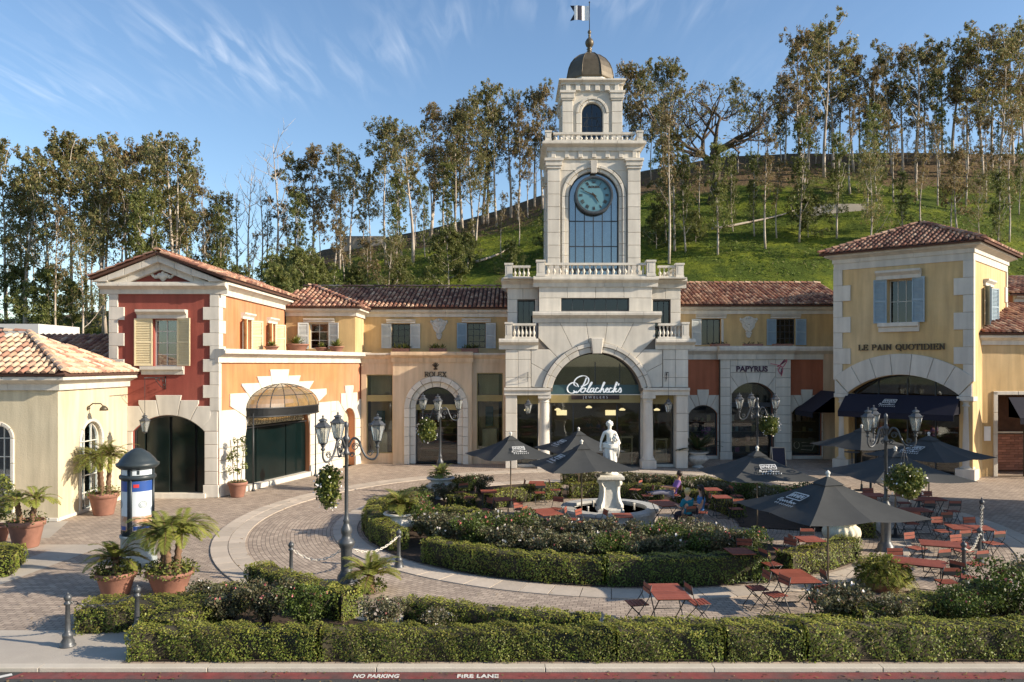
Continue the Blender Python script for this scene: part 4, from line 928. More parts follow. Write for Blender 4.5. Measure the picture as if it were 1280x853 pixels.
# upper window
window(F, 1.75, 2.70, 5.40, 7.33, rb, -.22, 2, 4, glassm='sky_glass')
lintel(F, 1.12, 3.16, 7.36, 7.72, .32, rb); sill(F, 1.28, 3.02, 5.06, 5.40, .24, rb)
shutter(F, 1.0, 1.72, 5.42, 7.36, rb, 'cream_shutter', .02, 6, 'r'); shutter(F, 2.74, 3.34, 5.42, 7.38, rb, 'cream_shutter', .02, 14, 'l')
for a, b_ in wins:
    window(S, a, b_, 6.1, 7.5, rb, -.2, 2, 3, glassm='window_glass'); lintel(S, a - .25, b_ + .25, 7.52, 7.80, .2, rb)
    shutter(S, a - .58, a - .02, 6.1, 7.5, rb, 'cream_shutter', .02, 35, 'r'); shutter(S, b_ + .02, b_ + .62, 6.1, 7.5, rb, 'cream_shutter', .02, 42, 'l')
# roof: two slopes, ridge towards the hill
RZ0, RZE, YA, YB = 10.02, 8.98, 32.05, 46.2
for x0 in (-17.15, -11.55):
    planep(rb, [(x0, YA, RZE), (-14.4, YA, RZ0), (-14.4, YB, RZ0), (x0, YB, RZE)])
roof_slope(rb, (-11.5, YA, RZE + .03), (-11.5, YB, RZE + .03), (-14.4, YA, RZ0 + .03), lambda e, s: e < YB - YA and s < 3.1, 3.1)
roof_slope(rb, (-17.2, YB, RZE + .03), (-17.2, YA, RZE + .03), (-14.4, YA, RZ0 + .03), lambda e, s: e < YB - YA and s < 2.95, 2.95)
ridge_tiles(rb, (-14.4, YA, RZ0 + .1), (-14.4, YB, RZ0 + .1))
for e in ((-11.55, -14.4), (-17.15, -14.4)): ridge_tiles(rb, (e[0], YA + .03, RZE + .06), (e[1], YA + .03, RZ0 + .06), r=.11)
# ---------------- orange wing: angled arcade wall, terrace, upper block ----
ow = thing('orange_corner_wing', (-10.2, 38.2, 0), 'orange corner wing with terrace above and stepped white stones round a wide canopied doorway', 'building')
ang = math.degrees(math.atan2(11.3, 3.8)); Wf = Fr(-12.1, 32.6, ang); LW = 11.92
big, binf = arch_poly(4.2, 2.5, -.02, 2.0, 2.5, 18)
nic, ninf = arch_poly(10.45, .62, -.02, 2.5, .62, 10)
MB().wall(Wf, rect(.02, LW, 0, 5.7), [big, nic], -.4, 0).build('wing_wall', 'orange_stucco', ow)
cx, cz, r_ = 4.2, 2.0, 2.5
step_arch(Wf, cx, cz, r_, [(77, 103, 3.2, 5.2, 5.25), (60, 77, 3, 6.05, 4.95), (103, 120, 2.35, 5, 4.95), (43, 60, 3, 7.1, 4.66), (120, 137, 1.45, 5, 4.66), (26, 43, 3, 8.2, 4.25), (137, 154, .70, 5, 4.25)], .06, ow, 'white_stone')
for a0, a1, u0, u1 in ((0, 26, 4, 8.6), (154, 180, .0, 4)): wedge(Wf, cx, cz, r_, a0, a1, (u0, u1, 0, 3.57), 0, .055, ow, 'white_stone', vclip=2.0)
courses(Wf, .02, 1.69, .5, 2.0, 0, .055, ow, .5, 3, 'white_stone'); courses(Wf, 6.71, 9.1, .5, 2.0, 0, .055, ow, .5, 1.2, 'white_stone')
block(Wf, .02, 1.72, 0, .5, 0, .10, ow, 'white_stone', 'plinth'); block(Wf, 6.70, 9.72, 0, .5, 0, .10, ow, 'white_stone', 'plinth')
courses(Wf, 8.62, 9.1, 2.0, 3.57, 0, .055, ow, .5, 3, 'white_stone')
courses(Wf, 9.1, 9.83, .5, 2.5, 0, .055, ow, .5, 3, 'white_stone'); courses(Wf, 11.08, 11.9, .5, 2.5, 0, .055, ow, .5, 3, 'white_stone'); block(Wf, 11.06, 11.92, 0, .5, 0, .1, ow, 'white_stone', 'plinth')
step_arch(Wf, 10.45, 2.5, .62, [(75, 105, 10, 10.9, 4.35), (45, 75, 10, 11.3, 3.95), (105, 135, 9.6, 10.5, 3.95)], .06, ow, 'white_stone')
for a0, a1, u0, u1 in ((0, 45, 10.5, 11.9), (135, 180, 9.1, 10.5)): wedge(Wf, 10.45, 2.5, .62, a0, a1, (u0, u1, 2.5, 3.57), 0, .055, ow, 'white_stone', vclip=2.5)
MB().fbox(Wf, 9.7, 11.2, 0, 3.3, -.42, -.36).build('niche_panel', 'cream_stucco', ow)
# doorway behind the canopy
MB().fbox(Wf, 1.5, 6.9, 2.78, 4.6, -.36, -.22).build('transom_panel', 'cream_stucco', ow)
for a, c in ((1.72, 2.75), (2.8, 5.0), (5.05, 6.68)):
    b = MB(); b.prism(Wf, rect(a, c, .22, 2.7), -.3, -.2, 0, .02); b.build('door_panel', 'green_door', ow)
MB().fbox(Wf, 1.6, 6.8, 0, .22, -.34, .15).build('door_step', 'cast_stone', ow); MB().fbox(Wf, 1.5, 6.9, 0, 2.8, -.44, -.41).build('door_backing', 'interior_dark', ow)
b = MB(); b.fbox(Wf, 1.7, 6.7, 2.68, 2.73, -.12, -.07); b.fbox(Wf, 1.7, 6.7, 3.1, 3.13, -.12, -.07)
for i in range(13):
    c0 = 1.9 + i * .385
    b.tube([Wf.P(c0 + (.15 - t * .012) * math.cos(t), 2.91 + (.15 - t * .012) * math.sin(t), -.09) for t in [k * .7 for k in range(14)]], .013, 4)
b.build('transom_scrolls', 'iron', ow)
# glass dome canopy
C0, A_, B_, H_ = (4.25, 3.22), 2.5, 1.25, 1.02
def dome(th, ph):   # th 0..pi round the front, ph 0 rim .. pi/2 top
    return Wf.P(C0[0] + A_ * math.cos(th) * math.cos(ph), C0[1] + .34 + H_ * math.sin(ph), .06 + B_ * math.sin(th) * math.cos(ph))
cn = tag(newobj('canopy', None, ow, (0, 0, 0)))
b = MB()
NR = 9
for i in range(NR + 1): th = PI * i / NR; b.tube([dome(th, PI / 2 * k / 8) for k in range(9)], .022, 4)
for ph in (0, R(32), R(60)): b.tube([dome(PI * k / 24, ph) for k in range(25)], .022, 4)
V = []; 
for i in range(25): th = PI * i / 24; p = dome(th, 0); V += [(p[0], p[1], p[2] - .36), p]
b.add(V, [(2 * i, 2 * i + 2, 2 * i + 3, 2 * i + 1) for i in range(24)] + [(2 * i + 1, 2 * i + 3, 2 * i + 2, 2 * i) for i in range(24)])
b.tube([dome(PI * k / 24, 0) for k in range(25)], .035, 5); b.tube([(lambda p: (p[0], p[1], p[2] - .36))(dome(PI * k / 24, 0)) for k in range(25)], .035, 5)
for th in (R(14), R(166)):
    p = dome(th, 0); b.tube([(p[0], p[1], p[2] - .2), (p[0], p[1], 0)], .035, 6)
    b.lathe([(.09, 0), (.09, .06), (.05, .12), (.04, .3)], (p[0], p[1], 0), 8)
b.build('canopy_frame', 'iron', cn)
for i in range(NR):
    for ph0, ph1 in ((0, R(32)), (R(32), R(60)), (R(60), R(88))):
        t0, t1 = PI * i / NR, PI * (i + 1) / NR; q = MB(); g = []
        for a in range(4):
            for c in range(4): g.append(dome(t0 + (t1 - t0) * a / 3, ph0 + (ph1 - ph0) * c / 3))
        q.add(g, [(a * 4 + c, a * 4 + c + 1, a * 4 + c + 5, a * 4 + c + 4) for a in range(3) for c in range(3)]); q.build('pane', 'amber_glass', cn)
# terrace and its ledge
cornice(Wf, -.12, LW + .3, 5.55, 6.12, .46, ow, 'white_stone', 1.2)
b = MB(); b.add([(-12.1, 32.6, 6.05), (-8.3, 43.9, 6.05), (-12.1, 43.9, 6.05), (-12.1, 32.6, 5.8), (-8.3, 43.9, 5.8), (-12.1, 43.9, 5.8)], [(0, 1, 2), (5, 4, 3), (0, 3, 4, 1)]); b.build('terrace', 'cast_stone', ow)
U = Fr(-12.1, 42.4, 0)
MB().wall(U, rect(0, 3.696, 6.0, 8.5), [rect(1.26, 2.25, 6.3, 7.68)], -.3, 0).build('upper_wall', 'yellow_stucco', ow)
MB().wall(Fr(-8.4, 42.4, 90), rect(.004, 3, 6.0, 8.5), [], -.3, 0).build('upper_wall', 'yellow_stucco', ow)
MB().wall(Wf, [(LW - .02, 0), (LW - .01, 5.5), (LW - .3, 5.5), (LW - .3, 0)], [], -.4, -.02).build('wing_end', 'orange_stucco', ow)
window(U, 1.26, 2.25, 6.3, 7.68, ow, -.2, 2, 3); shutter(U, .66, 1.22, 6.3, 7.7, ow, 'grey_shutter', .02, 10, 'r'); shutter(U, 2.29, 2.85, 6.3, 7.7, ow, 'grey_shutter', .02, 10, 'l'); lintel(U, .95, 2.6, 7.72, 7.92, .16, ow)
cornice(U, -.3, 3.7, 8.05, 8.5, .34, ow, 'cast_stone', 1.2, mit=(0, 1)); cornice(Fr(-8.4, 42.4, 90), .0, 2.9, 8.05, 8.5, .34, ow, 'cast_stone', 1.2, mit=(1, 0))
apx = (-11.7, 46.2, 10.05); e0 = (-13.4, 41.95, 8.52); e1 = (-7.98, 41.95, 8.52); e2 = (-7.98, 50.0, 8.52)
planep(ow, [e0, e1, apx]); planep(ow, [e1, e2, apx])
sl_ = math.hypot(4.25, 1.53); le = e1[0] - e0[0]
roof_slope(ow, e0, e1, (e0[0], 46.2, 10.05), lambda e, s: s < sl_ and e > .0 + 1.7 * s / sl_ and e < le - (e1[0] - apx[0]) * s / sl_, sl_)
s2 = math.hypot(3.72, 1.53)
roof_slope(ow, e1, e2, (apx[0], e1[1], 10.05), lambda e, s: s < s2 and 4.25 * s / s2 < e < 8.05 - 3.8 * s / s2, s2)
ridge_tiles(ow, (e1[0], e1[1], e1[2] + .1), (apx[0], apx[1], apx[2] + .1))
# ---------------- watch shop wing (peach below, yellow above) --------------
rw = thing('watch_shop_wing', (-4.3, 44, 0), 'peach two storey wing with tall shop windows, stone arch doorway and long tiled roof', 'building')
G = Fr(-8.3, 43.6, 0)
arc, ainf = arch_poly(4.15, 1.15, -.02, 3.07, 1.15, 16)
wl, wr = rect(.28, 1.72, .57, 4.91), rect(6.36, 7.80, .8, 5.0)
MB().wall(G, rect(0, 7.96, 0, 6.0), [wl, wr, arch_poly(4.15, 1.3, -.02, 3.07, 1.3, 16)[0]], -.4, 0).build('shop_wall', 'peach_stucco', rw)
MB().wall(G, rect(1.78, 6.10, 0, 5.62), [arch_poly(4.15, 1.62, -.02, 3.07, 1.62, 16)[0]], 0.001, .25).build('bay_wall', 'peach_stucco', rw)
for r0, r1, w0, w1 in ((1.45, 1.76, .02, .32), (1.15, 1.45, -.2, .12)):
    ring(G, 4.15, 3.07, r0, r1, 0, 180, 9, w0, w1, rw, 'cast_stone', 'arch_stone')
    for s_ in (-1, 1):
        a, c = sorted((4.15 + s_ * r0, 4.15 + s_ * r1)); courses(G, a, c, 0, 3.07, w0, w1, rw, .52, 3, 'cast_stone')
cornice(G, 0, 1.80, 5.55, 6.1, .22, rw, 'peach_stucco', .9); cornice(G, 6.08, 7.95, 5.55, 6.1, .22, rw, 'peach_stucco', .9); cornice(G, 1.70, 6.18, 5.6, 6.16, .34, rw, 'peach_stucco', .9, w0=.25)
MB().fbox(G, -.2, 7.95, 6.0, 6.08, -1.5, .3).build('terrace', 'cast_stone', rw)
for (a, c, v0, v1) in ((.28, 1.72, .57, 4.91), (6.36, 7.80, .8, 5.0)):
    window(G, a, c, v0, v1, rw, -.16, 1, 1, 'beam_gold', .05, 'shop_glass', back=None, name='shop_window')
    MB().fbox(G, a, c, 3.43, 3.78, -.22, -.05).build('transom_band', 'beam_gold', rw); room(G, a, c, v0, v1, 2.2, rw, 'interior_wall')  # left window's gold band imitates a bright reflection in the glass
    MB().fbox(G, a + .3, c - .35, v0, v0 + 1.1, -.85, -.4).build('display_plinth', 'cream_stucco', rw); MB().fbox(G, a + .05, c - .25, v0, 4.9, -1.15, -1.1).build('display_backdrop', 'peach_stucco', rw); MB().fbox(G, a + .45, c - .55, v0 + 1.2, v0 + 2.3, -.9, -.85).build('display_screen', 'sign_teal', rw)  # peach panel added behind the glass to imitate a reflected sunlit wall
MB().wall(G, arc, [inset(arc, .06)], -.32, -.24).build('door_frame', 'iron', rw); MB().prism(G, arc, -.29, -.28).build('door_glass', 'shop_glass', rw)
MB().fbox(G, 3.0, 5.3, 2.95, 3.25, -.34, -.2).build('transom_band', 'beam_gold', rw); room(G, 2.9, 5.4, 0, 4.3, 3.0, rw, 'interior_brown', w=-.35)
b = MB(); [b.fbox(G, 3.0, 5.3, z, z + .05, -2.2, -1.9) for z in (.6, 1.0, 1.4, 1.8, 2.2, 2.6)]; b.build('wood_shelving', 'red_wood', rw)
# upper storey
H = Fr(-8.4, 45.0, 0)
MB().wall(H, rect(0, 8.4, 6.0, 8.6), [rect(1.57, 2.61, 6.41, 7.77), rect(5.85, 6.90, 6.41, 7.82)], -.3, 0).build('upper_wall', 'yellow_stucco', rw)
for a, c, mt, mm in ((1.57, 2.61, 7.77, 'grey_shutter'), (5.85, 6.90, 7.82, 'blue_shutter')):
    window(H, a, c, 6.41, mt, rw, -.2, 3, 4, 'dark_sash', glassm='window_glass'); shutter(H, a - .58, a - .02, 6.38, mt, rw, mm, .02, 5, 'r'); shutter(H, c + .02, c + .58, 6.38, mt, rw, 'grey_shutter', .02, 5, 'l'); lintel(H, a - .3, c + .3, mt + .04, mt + .24, .18, rw)
cartouche(H, 4.25, 6.86, 1.22, rw)
cornice(H, 0, 8.35, 8.16, 8.6, .3, rw, 'cast_stone', .95)
def long_roof(parent, x0, x1, ye, yr, ze, zr, pitch=.25, yb=None):
    planep(parent, [(x0, ye, ze), (x1, ye, ze), (x1, yr, zr), (x0, yr, zr)]); planep(parent, [(x0, yr, zr), (x1, yr, zr), (x1, 2 * yr - ye, ze), (x0, 2 * yr - ye, ze)])
    s_ = math.hypot(yr - ye, zr - ze); roof_slope(parent, (x0, ye - .05, ze + .02), (x1, ye - .05, ze + .02), (x0, yr, zr + .02), lambda e, s: e < x1 - x0 and s < s_, s_, pitch=pitch)
    ridge_tiles(parent, (x0, yr, zr + .10), (x1, yr, zr + .10))
long_roof(rw, -13.0, 0.1, 44.55, 49.5, 8.66, 10.25)
# ---------------- stationery shop wing -------------------------------------
pw = thing('stationery_wing', (13.4, 46, 0), 'shaded wing with terracotta panels, three arched shopfronts and tiled roof beside the clock tower', 'building')
G = Fr(9.24, 45.8, 0)
aL, iL = arch_poly(1.80, .82, .2, 2.6, .5, 10); aR, iR = arch_poly(7.80, .86, .2, 2.65, .52, 10); aM, iM = arch_poly(4.60, 1.22, -.02, 3.77, .65, 14)
MB().wall(G, rect(-.3, 10.2, 0, 6.4), [aL, aR, aM], -.4, 0).build('shop_wall', 'terracotta_stucco', pw)
MB().fbox(G, 8.75, 10.2, 0, 6.4, 0, .12).build('side_pier', 'peach_stucco', pw)
for (a0_, inf, u0, u1) in ((1.80, iL, .72, 2.73), (7.80, iR, 6.80, 8.74)):
    cx, cz, r_, aa = inf; sa = 90 - math.degrees(aa); c0 = a0_
    step_arch(G, cx, cz, r_, [(78, 102, c0 - .34, c0 + .34, 4.02), (62, 78, c0 - .1, c0 + .95, 3.70), (102, 118, c0 - .95, c0 + .1, 3.70)], .06, pw, 'cast_stone')
    vs = inf[1] + inf[2] * math.cos(aa); skew(G, cx, cz, r_, sa, 62, (u0, u1), vs, 3.70, 0, .055, pw, 'cast_stone')
    hw = .82 if c0 < 4 else .86
    courses(G, u0, c0 - hw, .0, vs, 0, .055, pw, .52, 3); courses(G, c0 + hw, u1, 0, vs, 0, .055, pw, .52, 3)
    block(G, c0 - hw, c0 + hw, 0, .2, -.2, .08, pw, 'cast_stone', 'stall_riser')
# proud centre bay
MB().wall(G, rect(2.72, 6.77, 0, 5.8), [aM], .001, .3).build('bay_backing', 'mortar', pw)
cx, cz, r_, aa = iM; sa = 90 - math.degrees(aa); vs = 3.77
for a0, a1, bd in ((78, 102, (3.3, 5.9, -9, 5.0)), (55, 78, (4.6, 5.9, 3, 5.0)), (102, 125, (3.3, 4.6, 3, 5.0))): wedge(G, cx, cz, r_, a0, a1, bd, .3, .34, pw)
skew(G, cx, cz, r_, sa, 55, (3.3, 5.9), vs, 5.0, .3, .34, pw, 'cast_stone')
courses(G, 2.72, 3.30, .45, 5.75, .3, .34, pw, .53, 3); courses(G, 5.90, 6.77, .45, 5.75, .3, .34, pw, .53, 3); courses(G, 3.30, 5.90, 5.0, 5.75, .3, .34, pw, .38, 1.0)
courses(G, 3.30, 3.38, .45, 3.77, .3, .34, pw, .53, 3); courses(G, 5.82, 5.90, .45, 3.77, .3, .34, pw, .53, 3)
for a, c in ((2.68, 3.40), (5.80, 6.81)): block(G, a, c, 0, .45, .3, .42, pw, 'cast_stone', 'plinth')
cornice(G, -.2, 2.66, 5.75, 6.5, .36, pw, 'cast_stone', 1.2); cornice(G, 6.83, 10.1, 5.75, 6.5, .36, pw, 'cast_stone', 1.2); cornice(G, 2.56, 6.93, 5.75, 6.52, .42, pw, 'cast_stone', 1.1, w0=.34)
MB().fbox(G, -.2, 10.1, 6.42, 6.48, -1.2, .3).build('terrace', 'cast_stone', pw)
for poly, nm in ((aL, 'shop_window'), (aR, 'shop_window'), (aM, 'shop_door')):
    p = poly if area2(poly) > 0 else poly[::-1]; us = [q[0] for q in p]; vmax = max(q[1] for q in p); vmin = min(q[1] for q in p)
    o = MB().wall(G, p, [inset(p, .06)], -.26, -.18).build(nm, 'dark_sash', pw); MB().prism(G, p, -.23, -.22).build('pane', 'shop_glass', o)
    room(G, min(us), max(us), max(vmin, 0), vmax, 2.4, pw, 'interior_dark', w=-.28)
MB().fbox(G, 3.38, 5.82, 3.0, 3.25, -.3, -.15).build('transom_band', 'dark_sash', pw)
H = Fr(0, 46.5, 0)
ws = [(11.13, 12.26, 8.13), (15.53, 16.62, 8.13)]
MB().wall(H, rect(9.0, 19.5, 6.3, 8.9), [rect(a, c, 6.63, t) for a, c, t in ws], -.3, 0).build('upper_wall', 'yellow_stucco', pw)
for i, (a, c, t) in enumerate(ws):
    window(H, a, c, 6.63, t, pw, -.2, 4 if i else 3, 4 if i else 1, 'dark_sash', glassm='window_glass'); shutter(H, a - .6, a - .03, 6.6, t, pw, 'grey_shutter' if not i else 'blue_shutter', .02, 5, 'r')
    if i: shutter(H, c + .03, c + .62, 6.6, t, pw, 'blue_shutter', .02, 8, 'l')
    else: block(H, c + .01, c + .16, 6.6, t, 0, .05, pw, 'white_stone', 'window_casing')
    lintel(H, a - .35, c + .3, t + .04, t + .26, .18, pw)
cartouche(H, 13.88, 7.0, 1.3, pw, 'cast_stone')
cornice(H, 9.0, 19.5, 8.42, 8.88, .3, pw, 'cast_stone', 1.0)
long_roof(pw, 8.6, 19.9, 46.0, 51.0, 8.92, 10.62)
# ---------------- portal and clock tower -----------------------------------
ct = thing('clock_tower', (4.45, 43, 0), 'pale stone clock tower with domed belfry rising over the arched jewellery shop entrance', 'clock tower')
P_ = Fr(4.45, 41.6, 0)
po, pinf = arch_poly(0, 2.40, -.02, 3.69, 2.40, 24)
body = [(-4.8, 4.05), (4.8, 4.05), (4.8, 6.3), (3.07, 6.3), (3.07, 8.15), (-3.07, 8.15), (-3.07, 6.3), (-4.8, 6.3)]
top_arch = [(-2.40, 4.04)] + [(-2.4, 4.05)] 
hole = [(2.4 * math.cos(PI * i / 24), 3.69 + 2.4 * math.sin(PI * i / 24)) for i in range(25)]
hole = [p for p in hole if p[1] > 4.06]; 
outl = [(-4.8, 4.05)] + [(-hole[0][0] - .0, 4.05)] + [(p[0], p[1]) for p in hole[::-1]] + [(hole[0][0], 4.05), (4.8, 4.05), (4.8, 6.3), (3.07, 6.3), (3.07, 8.15), (-3.07, 8.15), (-3.07, 6.3), (-4.8, 6.3)]
MB().wall(P_, outl, [], -1.6, 0).build('portal_core', 'mortar', ct)
w0, w1 = 0, .04
# radiating stones
for a0, a1, bd in ((82, 98, (-3.07, 3.07, 0, 7.66)), (64, 82, (0, 3.07, 0, 7.66)), (98, 116, (-3.07, 0, 0, 7.66)), (46, 64, (0, 3.07, 0, 7.66)), (116, 134, (-3.07, 0, 0, 7.66)),
                   (28, 46, (0, 3.45, 0, 6.26)), (134, 152, (-3.45, 0, 0, 6.26)), (10, 28, (0, 3.45, 4.26, 6.26)), (152, 170, (-3.45, 0, 4.26, 6.26))):
    wedge(P_, 0, 3.69, 2.92, a0, a1, bd, w0, w1, ct, vclip=4.26 if a0 in (10, 152) else None, n=6)
for s_ in (-1, 1):
    for v0, v1, cuts in ((4.26, 4.78, 2), (4.78, 5.72, 2), (5.72, 6.26, 2)):
        a, c = sorted((s_ * 3.47, s_ * 4.80)); d = (c - a) / cuts
        for k in range(cuts): block(P_, a + k * d, a + (k + 1) * d, v0, v1, w0, w1, ct)
ring(P_, 0, 3.69, 2.40, 2.70, 12.5, 167.5, 11, -.4, .10, ct, 'white_stone', 'arch_moulding', 4); ring(P_, 0, 3.69, 2.70, 2.92, 11.4, 168.6, 11, -.1, .17, ct, 'white_stone', 'arch_moulding', 4)
pblock(P_, [(-.24, 6.02), (.24, 6.02), (.34, 6.86), (-.34, 6.86)], 0, .28, ct, 'white_stone', 'keystone', .03); 
# string course
for s_ in (-1, 1):
    a, c = sorted((s_ * 2.42, s_ * 4.86)); MB().extu(P_, [(-.3, 3.86), (.10, 3.86), (.10, 4.05), (.2, 4.12), (.2, 4.24), (-.3, 4.24)], a, c).build('string_course', 'white_stone', ct)
    a, c = sorted((s_ * 4.18, s_ * 4.80)); courses(P_, a, c, 0, 3.86, -1.2, 0, ct, .92, 3, 'cast_stone')
    # column
    x, y, _ = P_.P(s_ * 2.74, 0, -.28)
    b = MB(); b.box(x - .38, x + .38, y - .38, y + .38, 0, .42); b.lathe([(.36, .42), (.37, .47), (.33, .52), (.30, .56), (.31, .60), (.275, .64), (.272, 1.6), (.24, 3.42), (.24, 3.46), (.27, 3.48), (.27, 3.51), (.24, 3.53), (.24, 3.60), (.31, 3.68)], (x, y, 0), 20)
    b.box(x - .34, x + .34, y - .34, y + .34, 3.68, 3.86); b.build('column', 'white_stone', ct)
    a, c = sorted((s_ * 3.05, s_ * 4.18)); window(P_, a, c, .15, 3.82, ct, -.8, 1, 1, 'dark_sash', .05, 'shop_glass', back=None, name='side_shop_window'); MB().fbox(P_, a, c, 3.35, 3.85, -.78, -.72).build('transom_band', 'beam_gold', ct)
    block(P_, a, c, 0, .15, -1.0, -.5, ct, 'cast_stone', 'stall_riser'); MB().fbox(P_, min(s_ * 2.42, s_ * 3.05), max(s_ * 2.42, s_ * 3.05), 0, 3.86, -1.1, -.75).build('inner_pier', 'cast_stone', ct)
    # shoulder cap, balcony
    a, c = sorted((s_ * 3.07, s_ * 4.80)); cornice(P_, a - (.0 if s_ > 0 else .34), c + (.34 if s_ > 0 else 0), 6.26, 6.82, .34, ct, 'cast_stone', 1.1)
    MB().fbox(P_, a, c, 6.2, 6.78, -1.6, -.0).build('balcony_floor', 'cast_stone', ct)
    post(P_, s_ * 4.62, 6.82, .86, .05, ct, .36); a, c = sorted((s_ * 3.2, s_ * 4.42)); balustrade(P_, a, c, 6.82, .80, .05, ct, pitch=.2)
    S_ = Fr(4.45 + s_ * 4.62, 41.6, 90 if s_ > 0 else -90); 
    b = MB(); b.box(4.45 + s_ * 4.62 - .1, 4.45 + s_ * 4.62 + .1, 41.7, 43.0, 7.5, 7.62); b.build('hand_rail', 'cast_stone', ct)
    for k in range(5): newobj('baluster', list(BALM.values())[-1], ct, Vector((4.45 + s_ * 4.62, 41.9 + k * .24, 6.92)) - rootloc(ct))
MB().fbox(P_, -3.07, 3.07, 8.1, 8.2, -1.4, 0).build('ledge', 'cast_stone', ct)
cornice(P_, -3.07 - .3, 3.07 + .3, 7.66, 8.24, .36, ct, 'white_stone', .95)
# shopfront in the arch
g = [(-2.40, .0), (2.40, .0)] + [(2.4 * math.cos(PI * i / 20), 3.69 + 2.4 * math.sin(PI * i / 20)) for i in range(21)]
MB().prism(P_, g, -.82, -.80).build('shop_glazing', 'shop_glass', ct)
b = MB(); b.wall(P_, g, [inset(g, .06)], -.86, -.76)
for u in (-.0,): b.fbox(P_, u - .025, u + .025, 4.3, 5.6, -.85, -.77)
b.fbox(P_, -1.2, -1.15, 0, 3.3, -.85, -.77); b.fbox(P_, 1.15, 1.2, 0, 3.3, -.85, -.77); b.fbox(P_, 1.3, 1.34, 4.3, 5.5, -.84, -.78); b.build('shopfront_frame', 'dark_sash', ct)
tb_ = [p for p in g]; tb_ = clip(clip(tb_, 0, 1, 4.38), 0, -1, -3.86); MB().prism(P_, tb_, -.79, -.72).build('fascia_band', 'sign_teal', ct)
MB().fbox(P_, -2.4, 2.4, 3.42, 3.855, -.79, -.70).build('transom_band', 'beam_gold', ct)
b = MB(); b.fbox(P_, -4.2, 4.2, -.05, 0.0, -5.2, -.86); b.build('shop_floor', 'interior_brown', ct)
b = MB(); b.fbox(P_, -4.2, 4.2, 0, 6.1, -5.3, -5.2); b.fbox(P_, -4.25, -4.2, 0, 6.1, -5.2, -1.2); b.fbox(P_, 4.2, 4.25, 0, 6.1, -5.2, -1.2); b.fbox(P_, -4.2, 4.2, 6.1, 6.2, -5.2, -1.6); b.build('shop_interior', 'interior_wall', ct)
lintel(P_, -2.5, 2.5, 3.86 + .0, 3.9, .01, ct)
for s_ in (-1, 1): MB().fbox(P_, min(s_ * 2.42, s_ * 4.8), max(s_ * 2.42, s_ * 4.8), 3.84, 4.05, -1.6, -.31).build('lintel_beam', 'cast_stone', ct)
lp_ = mk('lit_panel', (.6, .5, .25), .5, .02); lpb = [n for n in lp_.node_tree.nodes if n.type == 'BSDF_PRINCIPLED'][0]; lpb.inputs['Emission Color'].default_value = (1, .8, .45, 1); lpb.inputs['Emission Strength'].default_value = .9
# jewellery shop furniture behind the glass
for i, (u, w, h_, wd) in enumerate(((-1.7, -2.2, 1.1, .9), (-.3, -2.9, 1.05, 1.5), (1.6, -2.4, 1.1, .9), (-3.6, -1.7, 1.2, .6), (3.6, -1.7, 1.2, .6))):
    x, y, _ = P_.P(u, 0, w); t = thing('display_case', (x, y, 0), 'glass display case inside the jewellery shop, ' + ['behind the left umbrella', 'in the middle behind the statue', 'right of the statue', 'in the left side window', 'in the right side window'][i], 'display case', 'display cases in the jewellery shop')
    MB().box(x - wd / 2, x + wd / 2, y - .25, y + .25, 0, h_ * .7).build('cabinet', 'pale_wood' if i != 1 else 'red_wood', t); MB().box(x - wd / 2, x + wd / 2, y - .25, y + .25, h_ * .7 + .002, h_).build('glass_case', 'window_glass', t)
for i, u in enumerate((-1.55, 1.3)):
    x, y, _ = P_.P(u, 0, -4.6); t = thing('wall_picture', (x, y, 2.6), 'small lit frame on the back wall of the jewellery shop, %s one' % ('left', 'right')[i], 'picture'); MB().box(x - .3, x + .3, y, y + .05, 2.5, 2.8).build('picture_frame', 'lit_panel', t)
for i, (u, hh) in enumerate(((1.75, 1.5), (3.6, 1.4))):
    x, y, _ = P_.P(u, 0, -1.3); t = thing('display_stand', (x, y, 0), ('pale wooden open stand behind the shop glass just right of the statue', 'pale wooden open stand behind the narrow right shop window')[i], 'stand')
    for dx in (-.3, .3): MB().box(x + dx - .04, x + dx + .04, y - .04, y + .04, 0, hh).build('leg', 'pale_wood', t)
    MB().box(x - .34, x + .34, y - .25, y + .25, hh + .001, hh + .07).build('stand_top', 'pale_wood', t)
